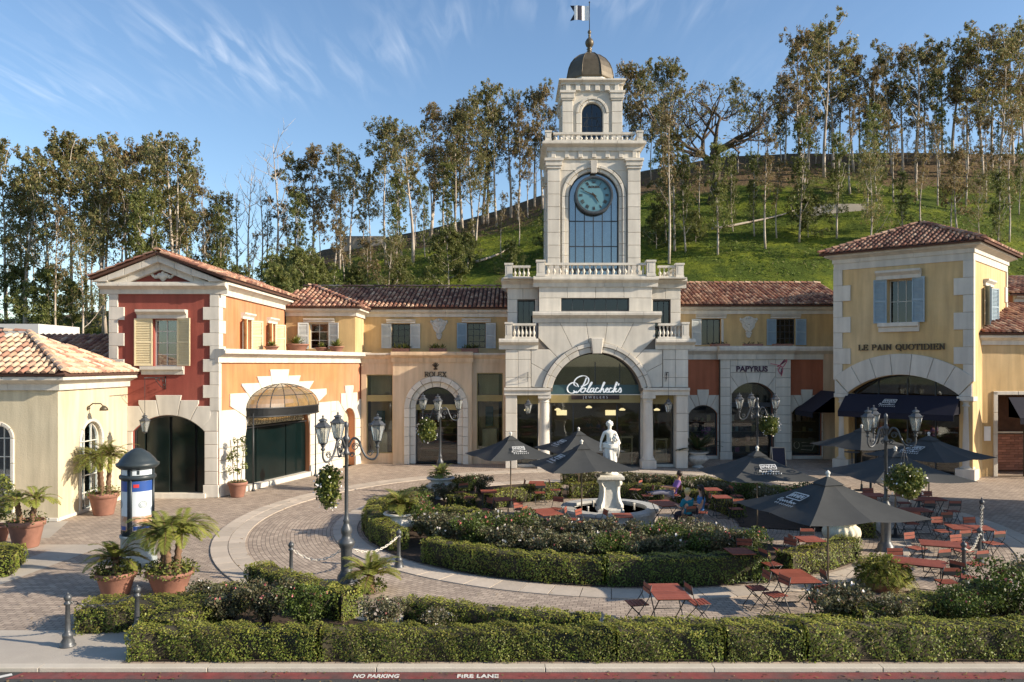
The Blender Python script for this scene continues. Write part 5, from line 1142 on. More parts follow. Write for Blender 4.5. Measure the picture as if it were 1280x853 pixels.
# upper storey of the portal
Q = Fr(4.45, 42.2, 0)
MB().wall(Q, rect(-3.02, 3.02, 8.2, 10.1), [rect(-1.83, 1.78, 8.32, 9.0)], -1.0, -.04).build('storey_core', 'mortar', ct)
for a, c, k in ((-3.02, -1.83, 1), (1.78, 3.02, 1)): block(Q, a, c, 8.2, 9.0, -.04, 0, ct)
for k in range(4): block(Q, -3.02 + k * 1.51, -3.02 + (k + 1) * 1.51, 9.0, 9.62, -.04, 0, ct)
window(Q, -1.83, 1.78, 8.32, 9.0, ct, -.18, 6, 1, 'dark_sash', .05, 'window_glass', room=.6, name='strip_window')
cornice(Q, -3.02 - .3, 3.02 + .3, 9.6, 10.14, .36, ct, 'cast_stone', .9)
T2 = Fr(4.45, 43.0, 0)
for s_ in (-1, 1):
    a, c = sorted((s_ * 3.02, s_ * 4.70)); MB().wall(T2, rect(a, c, 6.75, 10.1), [rect(min(s_ * 3.2, s_ * 4.15), max(s_ * 3.2, s_ * 4.15), 6.85, 8.95)], -.8, -.04).build('storey_core', 'mortar', ct)
    courses(T2, *sorted((s_ * 4.15, s_ * 4.70)), 6.85, 9.0, -.04, 0, ct, .72, 3); courses(T2, a, c, 9.0, 9.62, -.04, 0, ct, .6, .9); courses(T2, *sorted((s_ * 3.02, s_ * 3.2)), 6.85, 9.0, -.04, 0, ct, .72, 3)
    window(T2, *sorted((s_ * 3.2, s_ * 4.15)), 6.85, 8.95, ct, -.3, 3, 1, 'dark_sash', .05, 'window_glass', name='balcony_door')
    cornice(T2, min(a, s_ * 5.0), max(c, s_ * 5.0), 9.6, 10.14, .34, ct, 'cast_stone', .9)
    SD = Fr(4.45 + s_ * 4.7, 43.0 if s_ > 0 else 48.0, 90 * s_)
    MB().wall(SD, rect(.06, 4.94, 6.0, 10.1), [], -.3, 0).build('side_wall', 'cast_stone', ct); cornice(SD, 0 if s_ > 0 else 0, 5.0, 9.6, 10.14, .34, ct, 'cast_stone', 1.2)
    post(T2, s_ * 4.62, 10.14, .80, .06, ct, .40); balustrade(T2, *sorted((s_ * 3.45, s_ * 4.40)), 10.14, .68, .06, ct, pitch=.21)
    post(Q, s_ * 2.92, 10.14, .86, .08, ct, .44)
    for k in range(12): newobj('baluster', BALM[(round(.46, 3), 'cast_stone')], ct, Vector((4.45 + s_ * 4.62, 43.4 + k * .36, 10.24)) - rootloc(ct))
    MB().box(4.45 + s_ * 4.62 - .11, 4.45 + s_ * 4.62 + .11, 43.2, 48, 10.70, 10.82).build('hand_rail', 'cast_stone', ct)
balustrade(Q, -2.68, 2.68, 10.14, .72, .08, ct, pitch=.30)
b = MB(); b.box(4.45 - 4.9, 4.45 + 4.9, 42.3, 48.2, 10.06, 10.13); b.build('tower_terrace', 'cast_stone', ct)
MB().box(4.45 - 4.7, 4.45 + 4.7, 47.9, 48.2, 0, 10.05).build('rear_wall', 'cast_stone', ct)
for s_ in (-1, 1): MB().box(4.45 + s_ * 4.8 - (.3 if s_ > 0 else 0), 4.45 + s_ * 4.8 + (0 if s_ > 0 else .3), 42.8, 48.1, 0, 6.3).build('side_wall', 'cast_stone', ct)
# clock stage: four faces
TC = (4.45, 45.52); HW = 2.52
ao, aoi = arch_poly(0, 1.37, 10.3, 14.60, 1.37, 18)
for k, ang in enumerate((0, 90, 180, -90)):
    a = R(ang); Ff = Fr(TC[0] - HW * math.cos(a) + HW * math.sin(a), TC[1] - HW * math.sin(a) - HW * math.cos(a), ang); Ff2 = Fr(*Ff.P(HW, 0, 0)[:2], ang)
    MB().wall(Ff2, rect(-1.9, 1.9, 10.1, 16.7), [ao], -.5, -.24).build('stage_wall', 'cast_stone', ct)
    if ang in (0, -90, 90):
        ring(Ff2, 0, 14.60, 1.37, 1.56, 0, 180, 7, -.3, -.14, ct, 'cast_stone', 'arch_moulding'); ring(Ff2, 0, 14.60, 1.56, 1.74, 0, 180, 7, -.26, -.06, ct, 'cast_stone', 'arch_moulding')
        for s_ in (-1, 1):
            courses(Ff2, *sorted((s_ * 1.37, s_ * 1.56)), 10.12, 14.6, -.3, -.14, ct, .68, 3); courses(Ff2, *sorted((s_ * 1.56, s_ * 1.74)), 10.12, 14.6, -.26, -.06, ct, .68, 3)
        pblock(Ff2, [(-.16, 15.85), (.16, 15.85), (.2, 16.55), (-.2, 16.55)], -.2, .04, ct, 'white_stone', 'keystone')
        for s_ in (-1, 1):   # spandrel stones
            pblock(Ff2, [(s_ * 1.84, 14.7), (s_ * 1.84, 16.6), (s_ * .25, 16.6), (s_ * .25, 16.42), (s_ * .9, 16.2), (s_ * 1.45, 15.7), (s_ * 1.72, 15.1)], -.24, -.18, ct, 'cast_stone', 'spandrel_stone')
    w_ = MB(); w_.wall(Ff2, ao, [inset(ao, .07)], -.42, -.3)
    for u in (-.98, -.49, 0, .49, .98): w_.fbox(Ff2, u - .022, u + .022, 10.35, 15.5 if abs(u) < .6 else 14.9, -.39, -.32)
    for v in (11.92, 13.30): w_.fbox(Ff2, -1.35, 1.35, v - .025, v + .025, -.388, -.322)
    w_ = w_.build('stage_window', 'dark_sash', ct); MB().prism(Ff2, ao, -.37, -.36).build('pane', 'sky_glass', w_)
    MB().fbox(Ff2, -1.35, 1.35, 10.3, 15.9, -.52, -.5).build('curtain', 'curtain', w_)
    MB().fbox(Ff2, -2.12, 2.12, 16.05, 16.65, -.25, -.16).build('lintel_course', 'cast_stone', ct)
for sx_ in (-1, 1):
    for sy_ in (-1, 1):
        x0, x1 = sorted((TC[0] + sx_ * 1.84, TC[0] + sx_ * HW)); y0, y1 = sorted((TC[1] + sy_ * 1.84, TC[1] + sy_ * HW))
        z = 10.13; MB().prism(Fr(x0 - .06, y0 - .06, 0), rect(0, x1 - x0 + .12, z, z + .42), -(y1 - y0) - .12, 0, 0, .02).build('pilaster_base', 'cast_stone', ct); z += .42
        n = 8; hh = (16.1 - z) / n
        for k in range(n): MB().prism(Fr(x0, y0, 0), rect(0, x1 - x0, z + k * hh + .008, z + (k + 1) * hh - .008), -(y1 - y0), 0, 0, .014).build('pilaster_block', 'cast_stone', ct)
        for v0, v1, e in ((16.1, 16.25, .06), (16.25, 16.5, .11), (16.5, 16.65, .17)): MB().prism(Fr(x0 - e, y0 - e, 0), rect(0, x1 - x0 + 2 * e, v0, v1), -(y1 - y0) - 2 * e, 0, 0, .01).build('capital', 'cast_stone', ct)
MB().box(TC[0] - HW + .05, TC[0] + HW - .05, TC[1] - HW + .05, TC[1] + HW - .05, 16.65, 17.55).build('frieze_core', 'cast_stone', ct)
def around(hw, fn):
    for ang in (0, 90, 180, -90):
        a = R(ang); fn(Fr(TC[0] + hw * math.sin(a), TC[1] - hw * math.cos(a), ang))
def fr1(Ff):
    for k in range(7): u = -2.2 + 4.4 * k / 6; block(Ff, u - .12, u + .12, 16.70, 17.06, -.05, .06, ct, 'cast_stone', 'frieze_block')
    cornice(Ff, -HW + .05, HW - .05, 17.06, 17.56, .34, ct, 'cast_stone', 1.1, mit=(1, 1))
around(HW - .05, fr1)
def bl(Ff): balustrade(Ff, -2.2, 2.2, 17.56, .50, 0, ct, pitch=.27, rail=.16)
around(2.48, bl)
for sx_ in (-1, 1):
    for sy_ in (-1, 1): post(Fr(TC[0] + sx_ * 2.48, TC[1] + sy_ * 2.48, 0), 0, 17.56, .58, 0, ct, .32)
# belfry
H2 = 1.66; bo, boi = arch_poly(0, .58, 17.7, 19.40, .58, 14)
def bf(Ff):
    MB().wall(Ff, rect(-1.2, 1.2, 17.5, 20.75), [bo], -.35, -.12).build('belfry_wall', 'cast_stone', ct)
    ring(Ff, 0, 19.4, .60, .75, 0, 180, 5, -.2, -.05, ct, 'cast_stone', 'arch_moulding'); ring(Ff, 0, 19.4, .75, .90, 0, 180, 5, -.18, .0, ct, 'cast_stone', 'arch_moulding')
    for s_ in (-1, 1): courses(Ff, *sorted((s_ * .60, s_ * .9)), 17.6, 19.4, -.2, -.03, ct, .6, 3)
    p = bo if area2(bo) > 0 else bo[::-1]; w_ = MB(); w_.wall(Ff, p, [inset(p, .05)], -.3, -.22); w_.fbox(Ff, -.02, .02, 17.7, 19.9, -.28, -.23); w_.fbox(Ff, -.29, -.26, 17.7, 19.5, -.28, -.23); w_.fbox(Ff, .26, .29, 17.7, 19.5, -.28, -.23)
    for v in (18.2, 18.7, 19.2): w_.fbox(Ff, -.55, .55, v, v + .03, -.278, -.232)
    w_.tube([Ff.P(.42 * math.cos(PI * i / 10), 18.75 + .42 * math.sin(PI * i / 10), -.25) for i in range(11)], .02, 4)
    w_ = w_.build('belfry_window', 'dark_sash', ct); MB().prism(Ff, p, -.27, -.26).build('pane', 'window_glass', w_)
    for k in range(6): u = -1.35 + 2.7 * k / 5; block(Ff, u - .13, u + .13, 20.63, 20.97, -.03, .05, ct, 'cast_stone', 'frieze_block')
    cornice(Ff, -H2, H2, 20.97, 21.25, .2, ct, 'cast_stone', 1.2, mit=(1, 1))
around(H2, bf)
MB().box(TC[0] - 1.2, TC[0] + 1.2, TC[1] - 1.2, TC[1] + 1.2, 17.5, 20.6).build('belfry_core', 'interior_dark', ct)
MB().box(TC[0] - H2 + .04, TC[0] + H2 - .04, TC[1] - H2 + .04, TC[1] + H2 - .04, 20.6, 21.3).build('frieze_core', 'cast_stone', ct)
for sx_ in (-1, 1):
    for sy_ in (-1, 1):
        x0, x1 = sorted((TC[0] + sx_ * 1.08, TC[0] + sx_ * H2)); y0, y1 = sorted((TC[1] + sy_ * 1.08, TC[1] + sy_ * H2)); z = 17.56; n = 4; hh = (20.1 - z) / n
        for k in range(n): MB().prism(Fr(x0, y0, 0), rect(0, x1 - x0, z + k * hh + .008, z + (k + 1) * hh - .008), -(y1 - y0), 0, 0, .014).build('pilaster_block', 'cast_stone', ct)
        for v0, v1, e in ((20.1, 20.2, .05), (20.2, 20.48, .09), (20.48, 20.62, .14)): MB().prism(Fr(x0 - e, y0 - e, 0), rect(0, x1 - x0 + 2 * e, v0, v1), -(y1 - y0) - 2 * e, 0, 0, .01).build('capital', 'cast_stone', ct)
# dome: eight gores
D0 = 21.28
MB().lathe([(1.62, 0), (1.62, .10), (1.48, .16), (1.42, .3)], (TC[0], TC[1], D0), 8, 0, False, rot=PI / 8).build('dome_drum', 'cast_stone', ct)
prof = [(1.50, .0), (1.52, .06), (1.42, .10), (1.40, .35), (1.32, .72), (1.18, 1.05), (.95, 1.35), (.62, 1.60), (.30, 1.72), (.12, 1.76)]
dm = MB(); dm.lathe(prof, (TC[0], TC[1], D0 + .28), 8, 0, False, rot=PI / 8); dm = dm.build('dome', 'bronze', ct)
for i in range(8):
    a = PI / 8 + i * PI / 4; MB().tube([(TC[0] + r_ * 1.01 * math.cos(a), TC[1] + r_ * 1.01 * math.sin(a), D0 + .28 + z) for r_, z in prof[2:]], .025, 4).build('dome_rib', 'bronze', dm)
b = MB(); z0 = D0 + .28 + 1.74
b.lathe([(.16, 0), (.12, .06), (.10, .12), (.16, .16), (.10, .22), (.17, .28), (.11, .33), (.12, .38), (.20, .46), (.25, .60), (.24, .72), (.16, .85), (.08, .93), (.05, 1.0), (.09, 1.05), (.05, 1.10), (.07, 1.16), (.11, 1.24), (.09, 1.32), (.03, 1.40), (.02, 1.44)], (TC[0], TC[1], z0), 14)
b.build('finial', 'bronze', ct)
fl = thing('flag', (TC[0], TC[1], z0 + 1.42), 'black and white striped swallowtail flag on the pole above the dome', 'flag')
MB().tube([(TC[0], TC[1], z0 + 1.40), (TC[0], TC[1], 26.25)], .022, 6).build('flagpole', 'iron', fl); MB().ball((TC[0], TC[1], 26.28), .05).build('pole_ball', 'iron', fl)
X0 = TC[0] - .03; fz0, fz1 = 25.25, 26.08; fm = (fz0 + fz1) / 2
def fpanel(xa, xb, mat, tail=None):
    nn = 5; b = MB(); y = lambda x: TC[1] + .05 * math.sin((X0 - x) * 7)
    if tail is None:
        for k in range(nn):
            xa_, xb_ = xa + (xb - xa) * k / nn, xa + (xb - xa) * (k + 1) / nn; V = [(X0 - xa_, y(X0 - xa_), fz0), (X0 - xb_, y(X0 - xb_), fz0), (X0 - xb_, y(X0 - xb_), fz1), (X0 - xa_, y(X0 - xa_), fz1)]
            b.add(V + [(p[0], p[1] + .012, p[2]) for p in V], [(0, 1, 2, 3), (7, 6, 5, 4), (0, 4, 5, 1), (1, 5, 6, 2), (2, 6, 7, 3), (3, 7, 4, 0)])
    else:
        for t in tail: V = [(X0 - x, y(X0 - x), z) for x, z in t]; b.add(V + [(p[0], p[1] + .012, p[2]) for p in V], [(0, 1, 2), (5, 4, 3), (0, 3, 4, 1), (1, 4, 5, 2), (2, 5, 3, 0)])
    b.build('stripe', mat, fl)
fpanel(0, .40, 'letter_white'); fpanel(.401, .66, 'cloth_navy'); fpanel(.661, .84, 'letter_white'); fpanel(0, 0, 'cloth_navy', [((.84, fz1), (1.08, fz1 + .03), (.86, fm + .06)), ((.84, fz0), (1.08, fz0 - .03), (.86, fm - .06))])
fpanel(0, 0, 'letter_white', [((.841, fz1 - .01), (.861, fm + .05), (.841, fz0 + .01))])
# clock
cf = Fr(4.45, TC[1] - HW, 0); ck = newobj('clock', None, ct, (0, 0, 0))
def circ(r_, n=48): return [(r_ * math.cos(2 * PI * i / n), 14.66 + r_ * math.sin(2 * PI * i / n)) for i in range(n)]
MB().wall(cf, circ(1.04), [circ(.90)[::-1]], -.28, .06).build('clock_rim', 'lamp_metal', ck); MB().wall(cf, circ(1.0), [circ(.95)[::-1]], .06, .09).build('clock_rim', 'lamp_metal', ck)
MB().prism(cf, circ(.92), -.2, -.02).build('clock_face', 'clock_paint' if 'clock_paint' in M else 'curtain', ck)
b = MB(); NUM = ['', 'I', 'II', 'III', 'IIII', 'V', 'VI', 'VII', 'VIII', 'IX', 'X', 'XI']
def bar(b, cx, cz, ang, ln, wd, w0=-.018, w1=-.006):
    c, s_ = math.cos(ang), math.sin(ang); q = [(-ln / 2, -wd / 2), (ln / 2, -wd / 2), (ln / 2, wd / 2), (-ln / 2, wd / 2)]; b.prism(cf, [(cx + x * c - y * s_, cz + x * s_ + y * c) for x, y in q], w0, w1)
for h in range(1, 12):
    a = PI / 2 - h * PI / 6; s_ = NUM[h]; n = len(s_); tw = sum({'I': .045, 'V': .085, 'X': .09}[c] for c in s_); off = -tw / 2
    for c in s_:
        w_ = {'I': .045, 'V': .085, 'X': .09}[c]; m_ = off + w_ / 2; off += w_
        def pt(t, r_): return ((r_) * math.cos(a) + t * math.sin(a), 14.66 + r_ * math.sin(a) - t * math.cos(a))
        def st(t0, r0, t1, r1, wd=.026):
            p, q = pt(t0, r0), pt(t1, r1); bar(b, (p[0] + q[0]) / 2, (p[1] + q[1]) / 2, math.atan2(q[1] - p[1], q[0] - p[0]), math.hypot(q[0] - p[0], q[1] - p[1]), wd)
        if c == 'I': st(m_, .62, m_, .80, .03)
        elif c == 'V': st(m_ - .03, .80, m_, .62, .03); st(m_ + .03, .80, m_, .62, .018)
        else: st(m_ - .032, .80, m_ + .032, .62, .03); st(m_ + .032, .80, m_ - .032, .62, .018)
    
# coronet in place of twelve
for i in range(5): t = (i - 2) * .035; bar(b, t * 1.3, 14.66 + .74, PI / 2 - t * 4, .12, .014); b.ball(cf.P(t * 2.0, 14.66 + .815 - abs(t) * .3, -.012), .014, n=6)
bar(b, 0, 14.66 + .665, 0, .13, .03)
for i in range(60): a = 2 * PI * i / 60; bar(b, .86 * math.cos(a), 14.66 + .86 * math.sin(a), a, .03, .010)
b.build('clock_numerals', 'letter_dark', ck)['kind'] = 'stuff'
b = MB()
def hand(ang, ln, wd): 
    a = R(ang); c, s_ = math.cos(a), math.sin(a)
    b.prism(cf, [(x * c - y * s_, 14.66 + x * s_ + y * c) for x, y in ((-.16, -wd * .8), (0, -wd), (ln * .75, -wd * .7), (ln, 0), (ln * .75, wd * .7), (0, wd), (-.16, wd * .8))], .0, .015)
hand(90 + 66, .70, .028); b.build('minute_hand', 'letter_dark', ck); b = MB()
hand(90 - 147, .50, .038); o = b.build('hour_hand', 'letter_dark', ck); b = MB(); b.prism(cf, [(.06 * math.cos(t), 14.66 + .06 * math.sin(t)) for t in [i * PI / 6 for i in range(12)]], -.0, .03); b.build('clock_hub', 'letter_dark', ck)
text_mesh('clock_maker_name', 'ROLEX', .155, cf, 0, 14.66 + .40, -.012, 'letter_dark', ck, ext=.004, off=.008, sx=1.25)
# ---------------- cafe tower ------------------------------------------------
ca = thing('cafe_tower', (21.9, 42.0, 0), 'yellow square cafe tower with hipped tile roof, blue shutters and wide white arch', 'building')
A = Fr(17.0, 41.7, math.degrees(math.atan2(-4.4, 4.7))); LA = 6.44
bp_ = A.P(LA, 0, 0); Bf = Fr(bp_[0], bp_[1], A.a * 180 / PI + 90); LB = 7.0
ra = (2.585 ** 2 + .95 ** 2) / (2 * .95); cza = 4.0 + .95 - ra
def seg(cx, half, v0, vs, rise): return arch_poly(cx, half, v0, vs, rise, 18)
op, opi = seg(3.285, 2.585, -.02, 4.0, .95)
MB().wall(A, rect(0.004, LA - .004, 0, 10.6), [op, rect(2.62, 3.78, 7.55, 9.71)], -.5, 0).build('front_wall', 'yellow_stucco', ca)
MB().wall(Bf, rect(.004, LB - .004, 0, 10.6), [rect(2.3, 3.4, 7.4, 9.3)], -.4, 0).build('side_wall', 'yellow_stucco', ca)
cp = Bf.P(LB, 0, 0); Cf = Fr(cp[0], cp[1], Bf.a * 180 / PI + 90); MB().wall(Cf, rect(.004, LA - .004, 0, 10.6), [], -.3, 0).build('rear_wall', 'yellow_stucco', ca)
dp = Cf.P(LA, 0, 0); Df = Fr(dp[0], dp[1], Cf.a * 180 / PI + 90); MB().wall(Df, rect(.004, LB - .004, 0, 10.6), [], -.3, 0).build('side_wall', 'yellow_stucco', ca)
for Ff, ln in ((A, LA), (Bf, LB), (Cf, LA), (Df, LB)): cornice(Ff, 0, ln, 10.75, 11.25, .42, ca, 'white_stone', 1.3, mit=(1, 1)); MB().fbox(Ff, -.04, ln + .045, 10.40, 10.76, -.3, .05).build('architrave', 'white_stone', ca)
cx, cz, r_, aa = opi; sa = 90 - math.degrees(aa); n = 7
for k in range(n):
    t0 = sa + (180 - 2 * sa) * k / n; t1 = sa + (180 - 2 * sa) * (k + 1) / n; 
    p = [(cx + (r_ + 1.06) * math.cos(R(t0 + (t1 - t0) * i / 4)), cz + (r_ + 1.06) * math.sin(R(t0 + (t1 - t0) * i / 4))) for i in range(5)] + [(cx + r_ * math.cos(R(t1 + (t0 - t1) * i / 4)), cz + r_ * math.sin(R(t1 + (t0 - t1) * i / 4))) for i in range(5)]
    p = clip(clip(p, 1, 0, 6.43), -1, 0, -.01); pblock(A, p, -.5, .10, ca, 'white_stone')
for s_, a, c in ((0, .01, .70), (1, 5.87, 6.43)):
    e = (cx + (r_ + 1.06) * math.cos(R(sa)), cz + (r_ + 1.06) * math.sin(R(sa))); 
    q = [(a, 3.95), (c, 3.95), (c, 4.72 if s_ == 0 else 4.72), (a, 4.72)] if False else ([(.01, 3.95), (.70, 3.95), (.70, 4.0), (.01, 4.72)] if s_ == 0 else [(5.87, 3.95), (6.43, 3.95), (6.43, 4.60), (5.87, 4.0)]); pblock(A, q, -.5, .09, ca, 'white_stone')
    m_ = (a + c) / 2; x, y, _ = A.P(m_ - (.02 if s_ == 0 else 0), 0, -.22); b = MB(); b.prism(A, rect(m_ - .42, m_ + .42, 0, .52), -.62, .22, 0, .02)
    b.lathe([(.33, .52), (.34, .58), (.28, .64), (.27, .70), (.265, 1.8), (.24, 3.4), (.24, 3.46), (.28, 3.49), (.28, 3.53), (.25, 3.56), (.25, 3.66), (.31, 3.74)], (x, y, 0), 20); b.prism(A, rect(m_ - .36, m_ + .36, 3.74, 3.95), -.58, .16, 0, .02); b.build('column', 'white_stone', ca)
# quoins
for i in range(9):
    v1 = 10.40 - .82 * i; v0 = v1 - .82; wide = i % 2
    if v0 < 4.0: break
    for o_, wd in ((0, .82 if wide else .40), (1, .80 if wide else .40)):
        a, c = (0, wd) if o_ == 0 else (LA - wd, LA + .06); MB().prism(A, rect(a - (.06 if o_ == 0 else 0), c, v0 + .005, v1 - .005), -.2, .07, 0, .014).build('quoin', 'white_stone', ca)
    block(Bf, -.02, .16, v0, v1, 0, .065, ca, 'white_stone', 'quoin'); 
    block(Bf, LB - (.5 if wide else .25), LB, v0, v1, 0, .065, ca, 'white_stone', 'quoin')
window(A, 2.62, 3.78, 7.55, 9.71, ca, -.42, 3, 2, 'white_sash', glassm='window_glass', room=.5); lintel(A, 2.12, 4.22, 9.74, 10.18, .34, ca); sill(A, 2.22, 4.12, 7.10, 7.55, .26, ca)
shutter(A, 1.98, 2.60, 7.55, 9.75, ca, 'blue_shutter', .02, 6, 'r'); shutter(A, 3.80, 4.40, 7.55, 9.78, ca, 'blue_shutter', .02, 10, 'l')
window(Bf, 2.3, 3.4, 7.4, 9.3, ca, -.2, 2, 3, 'white_sash'); lintel(Bf, 2.0, 3.7, 9.34, 9.66, .24, ca); shutter(Bf, 1.66, 2.28, 7.4, 9.3, ca, 'blue_shutter', .02, 30, 'r'); shutter(Bf, 3.42, 4.04, 7.4, 9.3, ca, 'blue_shutter', .02, 20, 'l')
cen = Vector(A.P(LA / 2, 0, -LB / 2)); apex = Vector((cen.x, cen.y, 12.95)); e = .62
cor = [Vector(A.P(-e, 11.24, e)), Vector(A.P(LA + e, 11.24, e)), Vector(A.P(LA + e, 11.24, -LB - e)), Vector(A.P(-e, 11.24, -LB - e))]
for k in range(4):
    a, c = cor[k], cor[(k + 1) % 4]; planep(ca, [a, c, apex]); ln = (c - a).length; mid = (a + c) / 2; sl_ = (apex - mid).length
    roof_slope(ca, a + Vector((0, 0, .02)), c + Vector((0, 0, .02)), apex + Vector((0, 0, .02)), lambda e_, s, ln=ln, sl_=sl_: s < sl_ and ln / 2 * s / sl_ < e_ < ln - ln / 2 * s / sl_, sl_); ridge_tiles(ca, a + Vector((0, 0, .1)), apex + Vector((0, 0, .1)))
# arch interior and glazing
MB().prism(A, op, -.95, -.93).build('cafe_glazing', 'shop_glass', ca); b = MB(); b.wall(A, op if area2(op) > 0 else op[::-1], [inset(op if area2(op) > 0 else op[::-1], .08)], -.99, -.88)
for u in (1.9, 3.3, 4.6): b.fbox(A, u - .03, u + .03, 0, 4.8, -.98, -.89)
b.fbox(A, .8, 5.8, 3.2, 3.3, -.979, -.891); b.build('cafe_glazing_frame', 'dark_sash', ca)
room(A, .7, 5.87, 0, 4.95, 3.5, ca, 'interior_brown', w=-1.0)
b = MB(); b.fbox(A, .25, .70, 0, 3.95, -1.0, -.6); b.fbox(A, 5.87, 6.3, 0, 3.95, -1.0, -.6); b.build('inner_pier', 'yellow_stucco', ca)
def awning(F, u0, u1, v, out, drop, label, val=.28, posts=False):
    x, y, z = F.P((u0 + u1) / 2, v, 0); t = thing('awning', (x, y, z), label, 'awning')
    b = MB(); T = .015; V = [F.P(u0, v, .02), F.P(u1, v, .02), F.P(u1, v - drop, out), F.P(u0, v - drop, out)]
    b.add(V + [(p[0], p[1], p[2] - T) for p in V], [(3, 2, 1, 0), (4, 5, 6, 7), (0, 1, 5, 4), (1, 2, 6, 5), (2, 3, 7, 6), (3, 0, 4, 7)])
    for u in (u0, u1): V = [F.P(u, v, .02), F.P(u, v - drop, out), F.P(u, v - drop, .02)]; b.add(V, [(0, 1, 2)]); b.add(V, [(2, 1, 0)])
    b.build('awning_cloth', 'awning_cloth', t); MB().fbox(F, u0, u1, v - drop - val, v - drop - .002, out - .012, out).build('valance', 'awning_cloth', t)
    b = MB()
    for u in (u0 + .05, u1 - .05): b.tube([F.P(u, v - drop, .0), F.P(u, v - drop, out - .02)], .02, 5)
    b.tube([F.P(u0, v - drop - .01, out - .02), F.P(u1, v - drop - .01, out - .02)], .02, 5); b.build('awning_frame', 'iron', t); return t
cw = awning(A, .60, 5.92, 3.95, 1.2, .85, 'long navy awning stretched across the wide white arch of the cafe tower')
def logo(parent, o, ex, ey, s, nz):
    """white printed cafe mark: tilted box with strokes, script line and small letters"""
    o, ex, ey, nz = Vector(o), Vector(ex).normalized(), Vector(ey).normalized(), Vector(nz).normalized(); b = MB()
    def seg_(p, q, wd=.028):
        p, q = Vector(p), Vector(q); d = (q - p).normalized() if (q - p).length > 1e-6 else Vector((1, 0)); n_ = Vector((-d.y, d.x)) * wd / 2; c = [p + n_, p - n_, q - n_, q + n_]
        V = [o + ex * (k.x * s) + ey * (k.y * s) + nz * (.006 + len(b.f) % 36 * .0004) for k in c]; b.add(V + [p_ + nz * .006 for p_ in V], [(0, 1, 2, 3), (7, 6, 5, 4), (4, 5, 6, 7), (3, 2, 1, 0)])
    for p, q in (((-.5, .32), (.45, .32)), ((.45, .32), (.52, .75)), ((.52, .75), (-.42, .75)), ((-.42, .75), (-.5, .32))): seg_(p, q, .05)
    z = [(-.4, .42), (-.34, .65), (-.28, .42), (-.2, .66), (-.12, .42), (-.06, .64), (.02, .42), (.06, .66), (.16, .64), (.1, .5), (.18, .42), (.28, .66), (.36, .42), (.40, .64)]
    for p, q in zip(z[:-1], z[1:]): seg_(p, q, .045)
    z = [(-.7, .0), (-.62, .22), (-.55, .24), (-.6, .05), (-.5, .0), (-.42, .12), (-.34, .0), (-.26, .12), (-.18, .0), (-.1, .13), (-.02, .0), (.06, .26), (.1, .0), (.18, .12), (.26, .0), (.34, .12), (.42, .02), (.5, .1)]
    for p, q in zip(z[:-1], z[1:]): seg_(p, q, .04)
    for i in range(8): seg_((-.62 + i * .16, -.2), (-.56 + i * .16, -.1), .05)
    return b.build('printed_logo', 'letter_white', parent)
nA = (Vector(A.P(0, 0, 1)) - Vector(A.P(0, 0, 0))); ex = Vector(A.P(1, 0, 0)) - Vector(A.P(0, 0, 0)); upv = (Vector(A.P(0, 4.02, .02)) - Vector(A.P(0, 3.07, 1.35))).normalized()
logo(cw, Vector(A.P(2.9, 3.45, .80)), ex, upv, .62, ex.cross(upv))
aw2 = awning(Fr(17.55, 44.9, -90 - 0), 0.0, 2.6, 4.0, 1.5, 1.1, 'black awning on the left flank of the cafe tower, above the right stationery window')
# ---------------- right annexe ---------------------------------------------
ax = thing('right_annexe', (28, 38.6, 0), 'low yellow annexe at the right edge with white framed opening and tile roof', 'building')
G = Fr(22.7, 38.6, 0)
MB().wall(G, rect(0, 20, 0, 6.5), [rect(.95, 5.5, -.02, 3.98)], -.35, 0).build('front_wall', 'yellow_stucco', ax)
cornice(G, -.1, 20, 6.42, 6.95, .36, ax, 'cast_stone', 1.2)
for k in range(4): block(G, .73, .95, 1.04 * k, 1.04 * (k + 1), -.3, .07, ax, 'white_stone', 'opening_frame')
for k in range(4): block(G, .73 + 1.2 * k, .73 + 1.2 * (k + 1), 4.16 - .18, 4.17, -.3, .07, ax, 'white_stone', 'opening_frame')
planep(ax, [(22.4, 38.1, 6.98), (43, 38.1, 6.98), (43, 43.2, 8.75), (26.8, 43.2, 8.75)]); roof_slope(ax, (22.4, 38.05, 7.0), (43, 38.05, 7.0), (22.4, 43.2, 8.77), lambda e_, s: s < 5.4 and e_ > s * .82 and e_ < 20.5, 5.4)
b = MB(); b.fbox(G, .2, 6, 0, 4.2, -1.9, -1.8); b.build('courtyard_wall', 'interior_brown', ax)
for i in range(14):
    for j in range(9):
        u = 1.0 + j * .42 + (.21 if i % 2 else 0)
        if j == 8 and i % 2: continue
        block(G, u, u + .41, .1 + i * .13, .22 + i * .13, -1.8, -1.74, ax, 'brick_red', 'brick', .006, .006)
MB().fbox(G, .95, 5.2, 1.98, 2.06, -1.86, -1.6).build('wall_coping', 'cast_stone', ax)
awning(Fr(23.65, 37.9, 0), .1, 5.0, 3.9, .9, .95, 'dark navy awning inside the white framed opening at the right edge')
gt = thing('iron_gate', (24.9, 37.9, 0), 'black iron railing gate standing open at the right edge opening', 'gate')
for i in range(9): u = 24.5 + i * .16; MB().tube([(u, 37.9, .12), (u, 37.9, 2.05 if i else 2.5)], .016 if i else .04, 6).build('bar', 'iron', gt)
for z in (.12, .3, 1.9): MB().box(24.5, 25.85, 37.885, 37.915, z, z + .04).build('rail', 'iron', gt)
tag(MB().fbox(G, .30, .62, 1.75, 2.45, .0, .02).build('wall_notice', 'letter_white', None), 'small white notice on the yellow wall between the cafe column and the gate', 'sign')
G2 = thing('far_right_block', (31, 45, 0), 'orange block with tile roof just showing over the annexe at the right edge', 'building')
